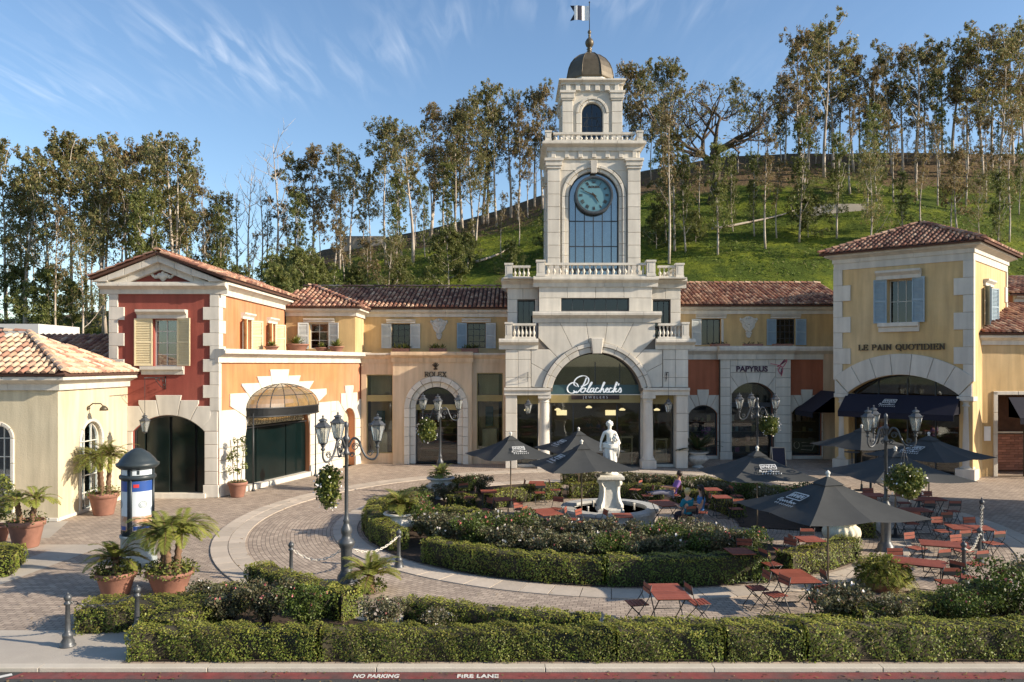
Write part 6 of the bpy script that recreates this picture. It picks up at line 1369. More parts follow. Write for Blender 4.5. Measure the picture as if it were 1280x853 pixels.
MB().box(27.7, 40, 43.6, 50, 0, 9.3).build('wall', 'orange_stucco', G2); planep(G2, [(27.2, 43.2, 9.3), (40, 43.2, 9.3), (40, 47, 10.6), (29, 47, 10.6)]); roof_slope(G2, (27.2, 43.2, 9.34), (40, 43.2, 9.34), (27.2, 47, 10.64), lambda e_, s: s < 4 and e_ > s * .45, 4); cornice(Fr(27.6, 43.6, 0), 0, 12, 8.9, 9.28, .3, G2)
# building outside the frame on the right whose shade falls over the cafe terrace
eb = thing('east_building', (25, 25.5, 0), 'cream two storey building outside the right edge of the view', 'building')
Fe = Fr(21.2, 29.2, -90)
MB().wall(Fe, rect(0, 7.2, 0, 6.6), [rect(1, 2.2, .8, 2.9), rect(3, 4.2, .8, 2.9), rect(5, 6.2, .8, 2.9)], -.4, 0).build('front_wall', 'cream_stucco', eb)
for u in (1, 3, 5): window(Fe, u, u + 1.2, .8, 2.9, eb, -.15, 2, 3)
MB().box(21.61, 31, 22.0, 29.2, 0, 6.6).build('wall', 'cream_stucco', eb); cornice(Fe, -.2, 7.4, 6.1, 6.6, .36, eb, 'cast_stone', 1.2)
planep(eb, [(20.7, 21.6, 6.62), (20.7, 29.6, 6.62), (25.5, 27.0, 8.2), (25.5, 24.2, 8.2)]); planep(eb, [(25.5, 24.2, 8.2), (25.5, 27.0, 8.2), (31.5, 29.6, 6.62), (31.5, 21.6, 6.62)]); planep(eb, [(20.7, 29.6, 6.62), (25.5, 27.0, 8.2), (31.5, 29.6, 6.62)]); planep(eb, [(20.7, 21.6, 6.62), (25.5, 24.2, 8.2), (31.5, 21.6, 6.62)])
# ---------------- cream pavilion -------------------------------------------
cp_ = thing('cream_pavilion', (-18.5, 29.9, 0), 'cream single storey pavilion with hipped clay tile roof at the left edge', 'building')
C = Fr(-26.0, 27.6, 0); E_ = Fr(-15.82, 27.6, 90)
w1_, w1i = arch_poly(8.07, .46, .3, 2.9, .46, 14); w2_, w2i = arch_poly(2.17, .72, .05, 2.6, .72, 14)
MB().wall(C, rect(0, 10.176, 0, 4.7), [w1_], -.3, 0).build('front_wall', 'cream_stucco', cp_); MB().wall(E_, rect(.004, 5.0, 0, 4.7), [w2_], -.3, 0).build('side_wall', 'cream_stucco', cp_)
MB().box(-26, -16.2, 32.4, 32.6, 0, 4.7).build('rear_wall', 'cream_stucco', cp_)
for Ff, (c_, r_, v0, vs), pol, gm in ((C, (8.07, .46, .3, 2.9), w1_, 'sky_glass'), (E_, (2.17, .72, .05, 2.6), w2_, 'sky_glass')):
    ring(Ff, c_, vs, r_, r_ + .14, 0, 180, 5, -.1, .06, cp_, 'white_stone', 'window_surround')
    for s_ in (-1, 1): courses(Ff, *sorted((c_ + s_ * r_, c_ + s_ * (r_ + .14))), v0, vs, -.1, .06, cp_, .9, 3, 'white_stone', name='window_surround')
    p = pol if area2(pol) > 0 else pol[::-1]; w_ = MB(); w_.wall(Ff, p, [inset(p, .05)], -.2, -.1)
    for u in (-1, 1): w_.fbox(Ff, c_ + u * r_ * .34 - .015, c_ + u * r_ * .34 + .015, v0, vs + r_ * .85, -.18, -.12)
    for k in range(1, 5): v = v0 + (vs - v0) * k / 4; w_.fbox(Ff, c_ - r_, c_ + r_, v - .015, v + .015, -.178, -.122)
    w_ = w_.build('arched_window', 'white_sash' , cp_); MB().prism(Ff, p, -.155, -.145).build('pane', gm, w_); MB().fbox(Ff, c_ - r_ - .05, c_ + r_ + .05, v0, vs + r_ + .05, -.45 if Ff is C else -.26, -.42 if Ff is C else -.22).build('blind', 'interior_dark' if Ff is C else 'curtain', w_)
block(E_, 0, 5, 0, .14, 0, .05, cp_, 'cast_stone', 'plinth'); block(C, 0, 7.4, 0, .14, 0, .05, cp_, 'cast_stone', 'plinth'); block(C, 8.7, 10.2, 0, .14, 0, .05, cp_, 'cast_stone', 'plinth')
for Ff, a, c, mt in ((C, 0, 10.18, (0, 1)), (E_, 0, 5.0, (1, 0))): cornice(Ff, a, c, 4.58, 5.12, .42, cp_, 'white_stone', 1.7, mit=mt)
ap = Vector((-18.3, 30.0, 6.62)); ze = 5.14
k0, k1, k2 = Vector((-26, 27.1, ze)), Vector((-15.3, 27.1, ze)), Vector((-15.3, 32.9, ze))
planep(cp_, [k0, k1, ap, (-26, 30.0, 6.62)]); planep(cp_, [k1, k2, ap]); planep(cp_, [(-26, 30, 6.62), ap, k2, (-26, 32.9, ze)])
s1 = math.hypot(2.9, 1.48); s2_ = math.hypot(3.0, 1.48)
roof_slope(cp_, Vector((-22.6, 27.1, ze + .02)), k1 + Vector((0, 0, .02)), (-22.6, 30, 6.64), lambda e_, s: s < s1 and e_ < 7.3 - 3.0 * s / s1, s1, 'pale_roof_tile', .27, .40, pieces=170)
roof_slope(cp_, k1 + Vector((0, 0, .02)), k2 + Vector((0, 0, .02)), (ap.x, k1.y, 6.64), lambda e_, s: s < s2_ and 2.9 * s / s2_ < e_ < 5.8 - 2.9 * s / s2_, s2_, 'pale_roof_tile', .27, .40, pieces=128)
ridge_tiles(cp_, k1 + Vector((0, 0, .12)), ap + Vector((0, 0, .12)), 'pale_roof_tile', r=.14); ridge_tiles(cp_, (-26, 30, 6.74), ap + Vector((0, 0, .12)), 'pale_roof_tile', r=.13)
br = thing('rear_pavilion', (-19.5, 35, 0), 'dark tiled roof of a low building behind the cream pavilion', 'building')
MB().box(-24, -16.7, 34.2, 38, 0, 5.6).build('wall', 'cream_stucco', br); planep(br, [(-26, 33.2, 5.35), (-16.55, 33.2, 5.35), (-16.55, 37.2, 6.85), (-26, 37.2, 6.85)])
roof_slope(br, (-24, 33.2, 5.37), (-16.55, 33.2, 5.37), (-24, 37.2, 6.87), lambda e_, s: s < 4.2 and e_ < 7.3, 4.2, 'roof_tile')
bx = thing('rooftop_box', (-27, 44, 0), 'plain off white box building beyond the pavilion roof at the left edge', 'building'); MB().box(-34, at(48, 42), 42, 46, 0, zz(418, 42) + .55).build('wall', 'roof_box', bx); MB().box(at(0, 42) - .1, at(5, 42), 41.9, 42.0, 6.9, zz(419, 42) + .4).build('dark_panel', 'dark_sash', bx)
# gooseneck lamp and brackets
gl = thing('gooseneck_lamp', E_.P(1.9, 3.9, 0), 'small bronze gooseneck lamp over the arched window of the cream pavilion', 'lamp'); b = MB(); b.lathe([(.06, -.05), (.06, .05)], E_.P(1.9, 3.85, .05), 8); b.tube([E_.P(1.9, 3.88, .03), E_.P(1.9, 4.02, .2), E_.P(1.9, 4.02, .5), E_.P(1.9, 3.92, .6)], .025, 6); b.build('lamp_arm', 'bronze', gl); MB().lathe([(.16, -.12), (.13, -.02), (.06, .05), (.02, .07)], E_.P(1.9, 3.88, .62), 12).build('lamp_shade', 'bronze', gl)
F = Fr(-16.5, 32.6, 0)
hanging_lantern(F, 2.24, 4.95, 1.9, 1.35, 'iron lantern hanging on a long rod before the dark red wall')
hanging_lantern(F, .38, 4.05, 1.1, 1.1, 'iron lantern on a small bracket beside the cream pavilion side wall', .9)
hanging_lantern(P_, -3.62, 5.05, .75, 1.35, 'iron lantern hanging left of the jewellery shop arch'); hanging_lantern(P_, 3.62, 5.05, .75, 1.3, 'iron lantern hanging right of the jewellery shop arch')
# ---------------- signs -----------------------------------------------------
def strokes(b, F, lines, wd, w, ext=.02, sc=1, ou=0, ov=0, slant=0, thick=None):
    for ln in lines:
        for i in range(len(ln) - 1):
            (x0, y0), (x1, y1) = ln[i], ln[i + 1]; x0 += y0 * slant; x1 += y1 * slant; d = math.hypot(x1 - x0, y1 - y0) or 1e-6; ux, uy = (x1 - x0) / d, (y1 - y0) / d; h = wd / 2 * (1 if thick is None else thick(ux, uy)); nx, ny = -uy * h, ux * h; e = h * .5
            q = [(x0 + nx - ux * e, y0 + ny - uy * e), (x0 - nx - ux * e, y0 - ny - uy * e), (x1 - nx + ux * e, y1 - ny + uy * e), (x1 + nx + ux * e, y1 + ny + uy * e)]; b.prism(F, [(ou + a * sc, ov + c * sc) for a, c in q], w, w + ext + (len(b.f) // 6 % 9) * .0012)
def arcp(cx, cy, rx, ry, a0, a1, n=9): return [(cx + rx * math.cos(R(a0 + (a1 - a0) * i / n)), cy + ry * math.sin(R(a0 + (a1 - a0) * i / n))) for i in range(n + 1)]
SER = {'R': (.78, [[(.12, 0), (.12, 1)], [(0, 1), (.45, 1)] + arcp(.45, .76, .22, .24, 90, -90)[1:] + [(.12, .52)], [(.38, .52), (.7, 0)], [(0, 0), (.26, 0)], [(.6, 0), (.8, 0)]]),
       'O': (.86, [arcp(.43, .5, .38, .5, 0, 360, 18)]), 'L': (.7, [[(.12, 1), (.12, 0)], [(0, 1), (.26, 1)], [(0, 0), (.62, 0), (.66, .26)]]),
       'E': (.72, [[(.12, 0), (.12, 1)], [(0, 1), (.62, 1), (.64, .8)], [(.12, .52), (.5, .52)], [(.5, .62), (.5, .42)], [(0, 0), (.64, 0), (.66, .22)]]), 'X': (.84, [[(.12, 1), (.7, 0)], [(.7, 1), (.12, 0)], [(.02, 1), (.26, 1)], [(.58, 1), (.8, 1)], [(.02, 0), (.24, 0)], [(.56, 0), (.82, 0)]]),
       'P': (.72, [[(.12, 0), (.12, 1)], [(0, 1), (.42, 1)] + arcp(.42, .74, .22, .26, 90, -90)[1:] + [(.12, .48)], [(0, 0), (.26, 0)]]), 'A': (.84, [[(.1, 0), (.42, 1), (.74, 0)], [(.2, .34), (.64, .34)], [(0, 0), (.22, 0)], [(.6, 0), (.86, 0)]]),
       'I': (.34, [[(.15, 0), (.15, 1)], [(.02, 1), (.28, 1)], [(.02, 0), (.28, 0)]]), 'N': (.86, [[(.14, 0), (.14, 1), (.70, 0), (.70, 1)], [(.02, 1), (.2, 1)], [(.02, 0), (.26, 0)], [(.58, 1), (.82, 1)]]),
       'Q': (.88, [arcp(.43, .5, .38, .5, 0, 360, 18), [(.45, .2), (.8, -.18)]]), 'U': (.82, [[(.13, 1), (.13, .3)] + arcp(.4, .28, .27, .28, 180, 360)[1:] + [(.67, 1)], [(.0, 1), (.26, 1)], [(.56, 1), (.78, 1)]]), 'T': (.76, [[(.37, 0), (.37, 1)], [(.02, .78), (.04, 1), (.70, 1), (.72, .78)], [(.24, 0), (.5, 0)]]),
       'D': (.84, [[(.12, 0), (.12, 1)], [(0, 1), (.36, 1)] + arcp(.36, .5, .40, .5, 90, -90)[1:] + [(0, 0)]]), ' ': (.42, [])}
def serif_sign(name, txt, F, uc, v, h, total, w, mat, label, ext=.05):
    x, y, z = F.P(uc, v, w); t = thing(name, (x, y, z), label, 'sign'); wid = sum(SER[c][0] for c in txt) + .10 * (len(txt) - 1); k = total / wid; u = uc - total / 2
    for c in txt:
        adv, ls = SER[c]
        if ls:
            b = MB(); ls2 = [[(x_ * k, y_ * h) for x_, y_ in l] for l in ls]; strokes(b, F, ls2, h * .115, w, ext, 1, u, v, thick=lambda ux, uy: 1.35 if abs(uy) > .5 else .75); b.build('letter', mat, t)
        u += (adv + .10) * k
    return t
GR = Fr(-8.3, 43.6, 0)
sg = serif_sign('shop_sign', 'ROLEX', GR, 4.12, 4.80, .25, 1.2, .255, 'letter_dark', 'dark letters ROLEX under a small crown on the peach wall above the stone arch')
b = MB(); 
for i in range(5): a = R(90 + (i - 2) * 22); b.tube([GR.P(4.12 + .02 * (i - 2), 5.24, .30), GR.P(4.12 + .25 * math.cos(a) * .8, 5.24 + .26 * math.sin(a), .30)], [.035, .02], 5); b.ball(GR.P(4.12 + .27 * math.cos(a) * .8, 5.24 + .29 * math.sin(a), .30), .03, n=6)
b.fbox(GR, 4.02, 4.22, 5.18, 5.25, .26, .31); b.build('crown_emblem', 'letter_dark', sg)
serif_sign('cafe_sign', 'LE PAIN QUOTIDIEN', A, 3.25, 6.20, .27, 4.05, .02, 'letter_dark', 'dark serif letters LE PAIN QUOTIDIEN over the white arch of the yellow tower', .07)
GP = Fr(9.24, 45.8, 0)
ps = thing('stationery_sign', GP.P(4.5, 4.6, .4), 'dark purple letters PAPYRUS with a red hummingbird outline on shaded stone', 'sign')
o = text_mesh('letters', 'PAPYRUS', .43, GP, 4.52, 5.06, .36, 'letter_purple', ps, ext=.03, off=.012, sx=1.04)
b = MB(); bird = [[(6.0, 5.52), (6.12, 5.56), (6.22, 5.50), (6.30, 5.36), (6.26, 5.16), (6.20, 4.96)], [(5.60, 5.66), (6.12, 5.56)], [(6.12, 5.56), (6.32, 5.82), (6.52, 6.0), (6.5, 5.75), (6.34, 5.5), (6.22, 5.46)], [(6.16, 5.5), (6.02, 5.3), (6.12, 5.1), (6.24, 5.2)], [(6.30, 5.7), (6.46, 5.86)], [(5.95, 5.5), (6.12, 5.46)]]
strokes(b, GP, [[(x, y - .15) for x, y in l] for l in bird], .028, .36, .03); b.build('bird_emblem', 'letter_magenta', ps)
b = MB(); strokes(b, GP, [[(6.18, 5.46), (6.40, 5.74)], [(6.24, 5.5), (6.46, 5.66)], [(6.22, 5.2), (6.18, 4.9)]], .04, .37, .03); b.build('bird_shade', 'letter_purple', ps)
# jewellers sign: script
js = thing('jewellers_sign', P_.P(0, 4.2, -.7), "white script sign Polacheck's with JEWELERS below it inside the big arch", 'sign')
k = .04202 / 4.923; px0 = (745.5 - 620) * 4.923
def q_(pts): return [((x - px0) * k, 5.5 + (455 - (440 + y / 4.923)) * .0428) for x, y in pts]
def smooth(pts, n=5):
    out = []; P2 = [pts[0]] + list(pts) + [pts[-1]]
    for i in range(1, len(P2) - 2):
        for j in range(n):
            t = j / n; a, b_, c, d = P2[i - 1], P2[i], P2[i + 1], P2[i + 2]
            out.append(tuple(.5 * (2 * b_[m] + (c[m] - a[m]) * t + (2 * a[m] - 5 * b_[m] + 4 * c[m] - d[m]) * t * t + (3 * b_[m] - a[m] - 3 * c[m] + d[m]) * t ** 3) for m in (0, 1)))
    return out + [pts[-1]]
SC = [[(562, 160), (553, 185), (538, 212), (520, 236), (503, 250), (488, 248), (484, 238)], [(528, 212), (552, 206), (572, 190), (576, 168), (562, 151), (535, 148), (505, 160), (486, 183), (486, 203), (500, 212)], [(512, 214), (500, 194), (476, 190), (454, 203), (443, 224), (450, 246), (472, 254), (500, 244)],
      [(545, 222), (530, 232), (528, 246), (540, 249), (553, 238), (554, 225), (545, 222), (562, 226)], [(562, 244), (580, 220), (597, 192), (592, 190), (578, 216), (569, 242), (576, 249), (588, 240)],
      [(606, 224), (594, 226), (586, 238), (590, 248), (602, 240), (610, 224), (604, 242), (610, 249), (620, 240)], [(640, 226), (630, 222), (620, 234), (622, 247), (636, 247), (646, 238)],
      [(646, 246), (662, 218), (676, 192), (671, 190), (658, 222), (648, 249), (658, 232), (668, 226), (668, 240), (672, 249), (682, 240)], [(682, 240), (696, 230), (694, 223), (684, 232), (684, 246), (696, 248), (706, 240)], [(724, 226), (714, 222), (704, 234), (706, 247), (718, 247), (728, 238)],
      [(728, 248), (742, 218), (754, 192), (750, 190), (738, 220), (730, 249), (738, 234), (750, 226), (742, 236), (746, 247), (756, 242)], [(762, 206), (766, 196)], [(760, 244), (774, 222), (779, 232), (778, 246), (766, 249)]]
sm_ = mk('lit_letter_white', (.85, .85, .83), .5, .02); pb = [n for n in sm_.node_tree.nodes if n.type == 'BSDF_PRINCIPLED'][0]; pb.inputs['Emission Color'].default_value = (1, 1, .97, 1); pb.inputs['Emission Strength'].default_value = .22
b = MB(); strokes(b, P_, [smooth(q_(l)) for l in SC], .050, -.715, .02, thick=lambda ux, uy: 1.35 if uy * ux > .2 or abs(uy) > .8 else .75); b.build('script_letters', 'lit_letter_white', js)
MB().fbox(P_, -1.28, 1.28, 3.60, 3.83, -.70, -.66).build('name_board', 'lettering_panel', js)
text_mesh('small_letters', 'JEWELERS', .19, P_, 0, 3.65, -.655, 'letter_white', js, ext=.004, space=1.75, off=-.002)
for i, (u, z, w) in enumerate(((-.1, 3.0, -3.2), (-1.9, 2.9, -2.6), (1.7, 2.9, -2.6), (-3.6, 2.9, -2.4), (3.6, 2.9, -2.4))):
    x, y, _ = P_.P(u, 0, w); t = thing('pendant_lamp', (x, y, z), 'warm lit pendant lamp inside the jewellery shop, %s' % ['over the centre', 'left of centre', 'right of centre', 'behind the left side window', 'behind the right side window'][i], 'lamp')
    MB().tube([(x, y, z + .12), (x, y, 6.1)], .01, 4).build('cord', 'iron', t); MB().lathe([(.16, 0), (.18, .05), (.06, .13)], (x, y, z), 12).build('lamp_shade', 'lit_panel', t)
# ================================================================== GARDEN
def hedge_pts(path, w, h, dens, closed=False):
    """path of centre points; returns leaf sites and normals over top, sides and ends with soft lumps"""
    P = []; Nn = []; Pt = np.array(path, float); core = MB()
    d = np.diff(Pt, axis=0); L_ = np.hypot(d[:, 0], d[:, 1]); cum = np.concatenate([[0], np.cumsum(L_)]); tot = cum[-1]
    def pos(s):
        i = np.clip(np.searchsorted(cum, s) - 1, 0, len(L_) - 1); t = ((s - cum[i]) / L_[i])[:, None]; p = Pt[i] * (1 - t) + Pt[i + 1] * t; di = d[i] / L_[i][:, None]; return p, di
    ph = random.uniform(0, 9)
    def lump(a, b): return .035 * np.sin(a * 3.1 + ph) + .03 * np.sin(a * 7.3 + b * 5 + ph * 2) + .02 * np.sin(a * 15 + b * 11)
    for side, ar in (('t', tot * w), ('l', tot * h), ('r', tot * h), ('e', 2 * w * h)):
        n = int(ar * dens); 
        if n < 1: continue
        if side == 't':
            s = rng.uniform(0, tot, n); o = rng.uniform(-w / 2, w / 2, n); p, di = pos(s); nn = np.stack([-di[:, 1], di[:, 0]], 1); z = h + lump(s, o) + rng.normal(0, .015, n) - .06 * (np.abs(o) / (w / 2)) ** 6
            xy = p + nn * o[:, None]; P.append(np.column_stack([xy, z])); Nn.append(np.tile([0, 0, 1.0], (n, 1)))
        elif side in 'lr':
            sg = 1 if side == 'l' else -1; s = rng.uniform(0, tot, n); z = rng.uniform(.02, h, n); p, di = pos(s); nn = np.stack([-di[:, 1], di[:, 0]], 1) * sg
            off = w / 2 + lump(s, z) + rng.normal(0, .02, n) - .05 * (z / h) ** 8; P.append(np.column_stack([p + nn * off[:, None], z])); Nn.append(np.column_stack([nn, np.full(n, .15)]))
        else:
            for e in (0, tot):
                k = n // 2; s = np.full(k, e); p, di = pos(s); nn = np.stack([-di[:, 1], di[:, 0]], 1); o = rng.uniform(-w / 2, w / 2, k); z = rng.uniform(.02, h, k); sg = -1 if e == 0 else 1
                P.append(np.column_stack([p + nn * o[:, None] + di * sg * (.01 + lump(o, z)[:, None]), z])); Nn.append(np.column_stack([di * sg, np.full(k, .1)]))
    # solid twiggy core
    iw = w / 2 - .05; ih = h - .05; V = []; m_ = len(Pt)
    for i in range(m_):
        t = Pt[min(i + 1, m_ - 1)] - Pt[max(i - 1, 0)]; t = t / np.hypot(*t); nx, ny = -t[1], t[0]; q = Pt[i] + (t * .05 if i == 0 else -t * .05 if i == m_ - 1 else 0)
        V += [(q[0] - nx * iw, q[1] - ny * iw, 0), (q[0] + nx * iw, q[1] + ny * iw, 0), (q[0] + nx * iw, q[1] + ny * iw, ih), (q[0] - nx * iw, q[1] - ny * iw, ih)]
    Fc = [(0, 1, 2, 3), ((m_ - 1) * 4 + 3, (m_ - 1) * 4 + 2, (m_ - 1) * 4 + 1, (m_ - 1) * 4)]
    for i in range(m_ - 1):
        for j in range(4): Fc.append((i * 4 + j, i * 4 + (j + 1) % 4, (i + 1) * 4 + (j + 1) % 4, (i + 1) * 4 + j))
    core.add(V, Fc); return core, np.vstack(P), np.vstack(Nn)
def hedge(path, w, h, label, dens=1100, size=.05, leaf='boxwood', z0=0.0):
    core, P, Nn = hedge_pts(path, w, h, dens); top = (Nn[:, 2] == 1) | ((P[:, 2] > h * .86) & (rng.random(len(P)) < .6)); V, F = leaves(P, size, .55, Nn * np.where(Nn[:, 2:] == 1, 1.8, 1), 1.0); c = np.array([*np.mean(np.array(path), 0), 0.0])  # top: upper leaves, coloured brighter to imitate sunlight on them
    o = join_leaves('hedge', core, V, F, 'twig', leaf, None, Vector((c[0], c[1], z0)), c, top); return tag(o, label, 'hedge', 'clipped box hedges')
def arc_path(r, a0, a1, n=None): n = n or max(4, int(abs(a1 - a0) / 4)); return [(FX + r * math.cos(R(a0 + (a1 - a0) * i / n)), FY + r * math.sin(R(a0 + (a1 - a0) * i / n))) for i in range(n + 1)]
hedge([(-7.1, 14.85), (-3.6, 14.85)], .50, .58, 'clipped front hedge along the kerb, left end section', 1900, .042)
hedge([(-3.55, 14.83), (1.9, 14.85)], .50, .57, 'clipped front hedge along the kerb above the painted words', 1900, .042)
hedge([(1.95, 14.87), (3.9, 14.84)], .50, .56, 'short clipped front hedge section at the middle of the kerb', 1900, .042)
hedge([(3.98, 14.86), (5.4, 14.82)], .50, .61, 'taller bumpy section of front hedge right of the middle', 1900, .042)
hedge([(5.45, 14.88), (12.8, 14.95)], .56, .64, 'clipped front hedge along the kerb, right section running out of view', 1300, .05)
hedge([(-8.95, 16.55), (-7.6, 16.75), (-6.9, 16.9)], 1.0, .52, 'small square hedge block by the left front bollard', 1300, .048)
hedge([(-6.95, 15.4), (-6.6, 16.6), (-6.2, 17.9)], .75, .56, 'hedge arm turning back from the left end of the front hedge', 1300, .048)
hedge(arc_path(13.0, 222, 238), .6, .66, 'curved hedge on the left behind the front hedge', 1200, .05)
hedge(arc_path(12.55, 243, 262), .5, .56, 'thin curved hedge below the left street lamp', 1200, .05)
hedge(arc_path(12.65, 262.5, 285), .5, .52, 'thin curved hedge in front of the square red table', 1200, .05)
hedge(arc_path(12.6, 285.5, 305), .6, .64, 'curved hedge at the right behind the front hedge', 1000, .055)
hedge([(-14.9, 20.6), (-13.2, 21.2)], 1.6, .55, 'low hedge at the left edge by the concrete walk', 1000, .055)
hedge([(-15.6, 17.3), (-14.3, 17.7)], .1, .05, 'x', 10) if False else None
# garden ring: outer clipped hedge, inner clipped hedge
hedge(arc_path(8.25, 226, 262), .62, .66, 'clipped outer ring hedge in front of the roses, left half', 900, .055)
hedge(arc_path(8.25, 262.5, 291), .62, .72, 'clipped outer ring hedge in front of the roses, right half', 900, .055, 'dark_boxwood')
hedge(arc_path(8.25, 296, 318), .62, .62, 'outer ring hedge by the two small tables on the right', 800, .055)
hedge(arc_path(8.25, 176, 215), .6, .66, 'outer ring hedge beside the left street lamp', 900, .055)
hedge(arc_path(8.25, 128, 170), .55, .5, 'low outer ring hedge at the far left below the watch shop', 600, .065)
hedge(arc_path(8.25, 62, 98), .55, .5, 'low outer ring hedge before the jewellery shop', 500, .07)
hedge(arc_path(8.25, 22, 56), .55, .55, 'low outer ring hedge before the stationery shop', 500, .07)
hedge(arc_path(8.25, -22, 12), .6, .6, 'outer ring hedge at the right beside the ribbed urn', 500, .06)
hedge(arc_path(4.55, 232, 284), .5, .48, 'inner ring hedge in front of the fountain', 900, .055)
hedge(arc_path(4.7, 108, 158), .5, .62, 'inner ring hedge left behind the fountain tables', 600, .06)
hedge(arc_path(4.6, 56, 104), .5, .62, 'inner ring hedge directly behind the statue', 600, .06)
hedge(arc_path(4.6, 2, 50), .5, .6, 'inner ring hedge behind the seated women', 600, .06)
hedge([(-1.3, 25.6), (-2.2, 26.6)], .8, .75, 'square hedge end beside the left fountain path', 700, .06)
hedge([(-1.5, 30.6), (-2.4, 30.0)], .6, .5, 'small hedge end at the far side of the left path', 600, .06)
# rose bushes: three kinds, copied
def rose_proto(seed, w, h, n, bl='blossom_pink', leaf='rose_leaf', size=.07, nb=9, name='rose_bush'):
    rs = random.Random(seed); root = newobj(name, None, None, (0, 0, 0)); b = MB(); pts = []; tips = []
    for k in range(26):
        a = rs.uniform(0, 6.28); r_ = w * rs.uniform(.1, .5); hh = h * rs.uniform(.6, 1.0); m_ = (r_ * .5 * math.cos(a), r_ * .5 * math.sin(a), hh * .55); e = (r_ * math.cos(a), r_ * math.sin(a), hh)
        b.tube([(0, 0, 0), m_, e], [.016, .011, .006], 4); tips.append(e); f = rs.uniform(.12, .2)
        pts.append(ellip(e, (w * f, w * f, h * f * .9), n // 40, .0)); pts.append(ellip(m_, (w * .2, w * .2, h * .2), n // 60, .0))
    b.build('stem', 'twig', root); V, F = leaves(np.vstack(pts), size, .6); np_mesh('foliage', V, F, [leaf], None, root)
    if nb:
        C = np.array([np.array(tips[rs.randint(0, 25)]) + np.array([rs.gauss(0, .07), rs.gauss(0, .07), rs.uniform(0, .1)]) for _ in range(nb)]); V = []; Fq = []
        for c in C:
            v, f = leaves(np.tile(c, (5, 1)) + rng.normal(0, .012, (5, 3)), .055, .9); Fq.append(f + len(V) * 20); V.append(v)
        o = np_mesh('blossoms', np.vstack(V), np.vstack(Fq), [bl], None, root); o['kind'] = 'stuff'
    return root
rp = [rose_proto(1, 1.3, .95, 2600), rose_proto(2, 1.2, .9, 2400, 'blossom_white', nb=10), rose_proto(3, 1.4, 1.05, 2800, 'blossom_pink', 'dark_boxwood', .06, 14)]
uset = set()
def put(proto, loc, rz, sc, label, cat, group):
    o = copy_tree(proto) if proto.name in uset else proto; uset.add(proto.name); o.location = loc; o.rotation_euler = (0, 0, rz); o.scale = (sc,) * 3 if not isinstance(sc, tuple) else sc; return tag(o, label, cat, group)
RB = []
for k in range(15): RB.append((6.9, 219 + k * 5.6, 'front ring bed'))
for k in range(11): RB.append((5.75, 224 + k * 6.8, 'front ring bed, back row'))
for k in range(5): RB.append((7.0, 184 + k * 7, 'left ring bed by the white urn'))
for k in range(5): RB.append((7.1, 132 + k * 9, 'far left bed below the watch shop'))
for k in range(4): RB.append((6.4, 66 + k * 9, 'bed before the jewellery shop'))
for k in range(5): RB.append((6.4, 18 + k * 9, 'bed before the stationery shop'))
for k in range(3): RB.append((7.0, -14 + k * 9, 'bed beside the ribbed urn'))
cn_ = {}
for i, (r_, a, d_) in enumerate(RB):
    j = cn_.get(d_, 0); cn_[d_] = j + 1; sc = random.uniform(.82, 1.08) * (.8 if 'before' in d_ or 'far' in d_ else 1)
    put(rp[i % 3 if i % 5 else 1], (FX + r_ * math.cos(R(a)), FY + r_ * math.sin(R(a)), .03), random.uniform(0, 6), sc, 'grey green rose bush in the %s, %s along' % (d_, ORD[j]), 'rose bush', 'rose bushes in the garden beds')
FB = [(-5.9, 16.55, .8, 0, 'tall thin leggy rose bush in the front bed, leftmost'), (-5.1, 16.5, .9, 0, 'rose bush with pink buds in the front bed, second from left'), (-4.2, 16.2, .8, 2, 'dark rose bush in the front bed below the left lamp'), (-2.6, 15.95, .75, 0, 'low rose bush with red hips in the front bed, left of the fan palm'), (-1.5, 15.75, .62, 1, 'small low rose bush in the front bed left of centre'),
      (6.6, 16.2, 1.0, 1, 'pale rose bush in front of the umbrella pole on the right'), (7.6, 16.1, .8, 0, 'low pale rose bush beside the right front umbrella pole'), (10.4, 16.6, 1.15, 2, 'big rose bush with pink blooms by the chained bollards'), (11.6, 17.0, 1.2, 0, 'large rose bush with pink blooms at the right edge'), (9.2, 16.1, .8, 2, 'dark green rose bush below the palm on the right'), (-6.8, 17.4, .7, 1, 'small rose bush beside the left hedge arm')]
for x, y, sc, k, lab in FB: put(rp[k], (x, y, .03), random.uniform(0, 6), sc, lab, 'rose bush', 'rose bushes in the garden beds')
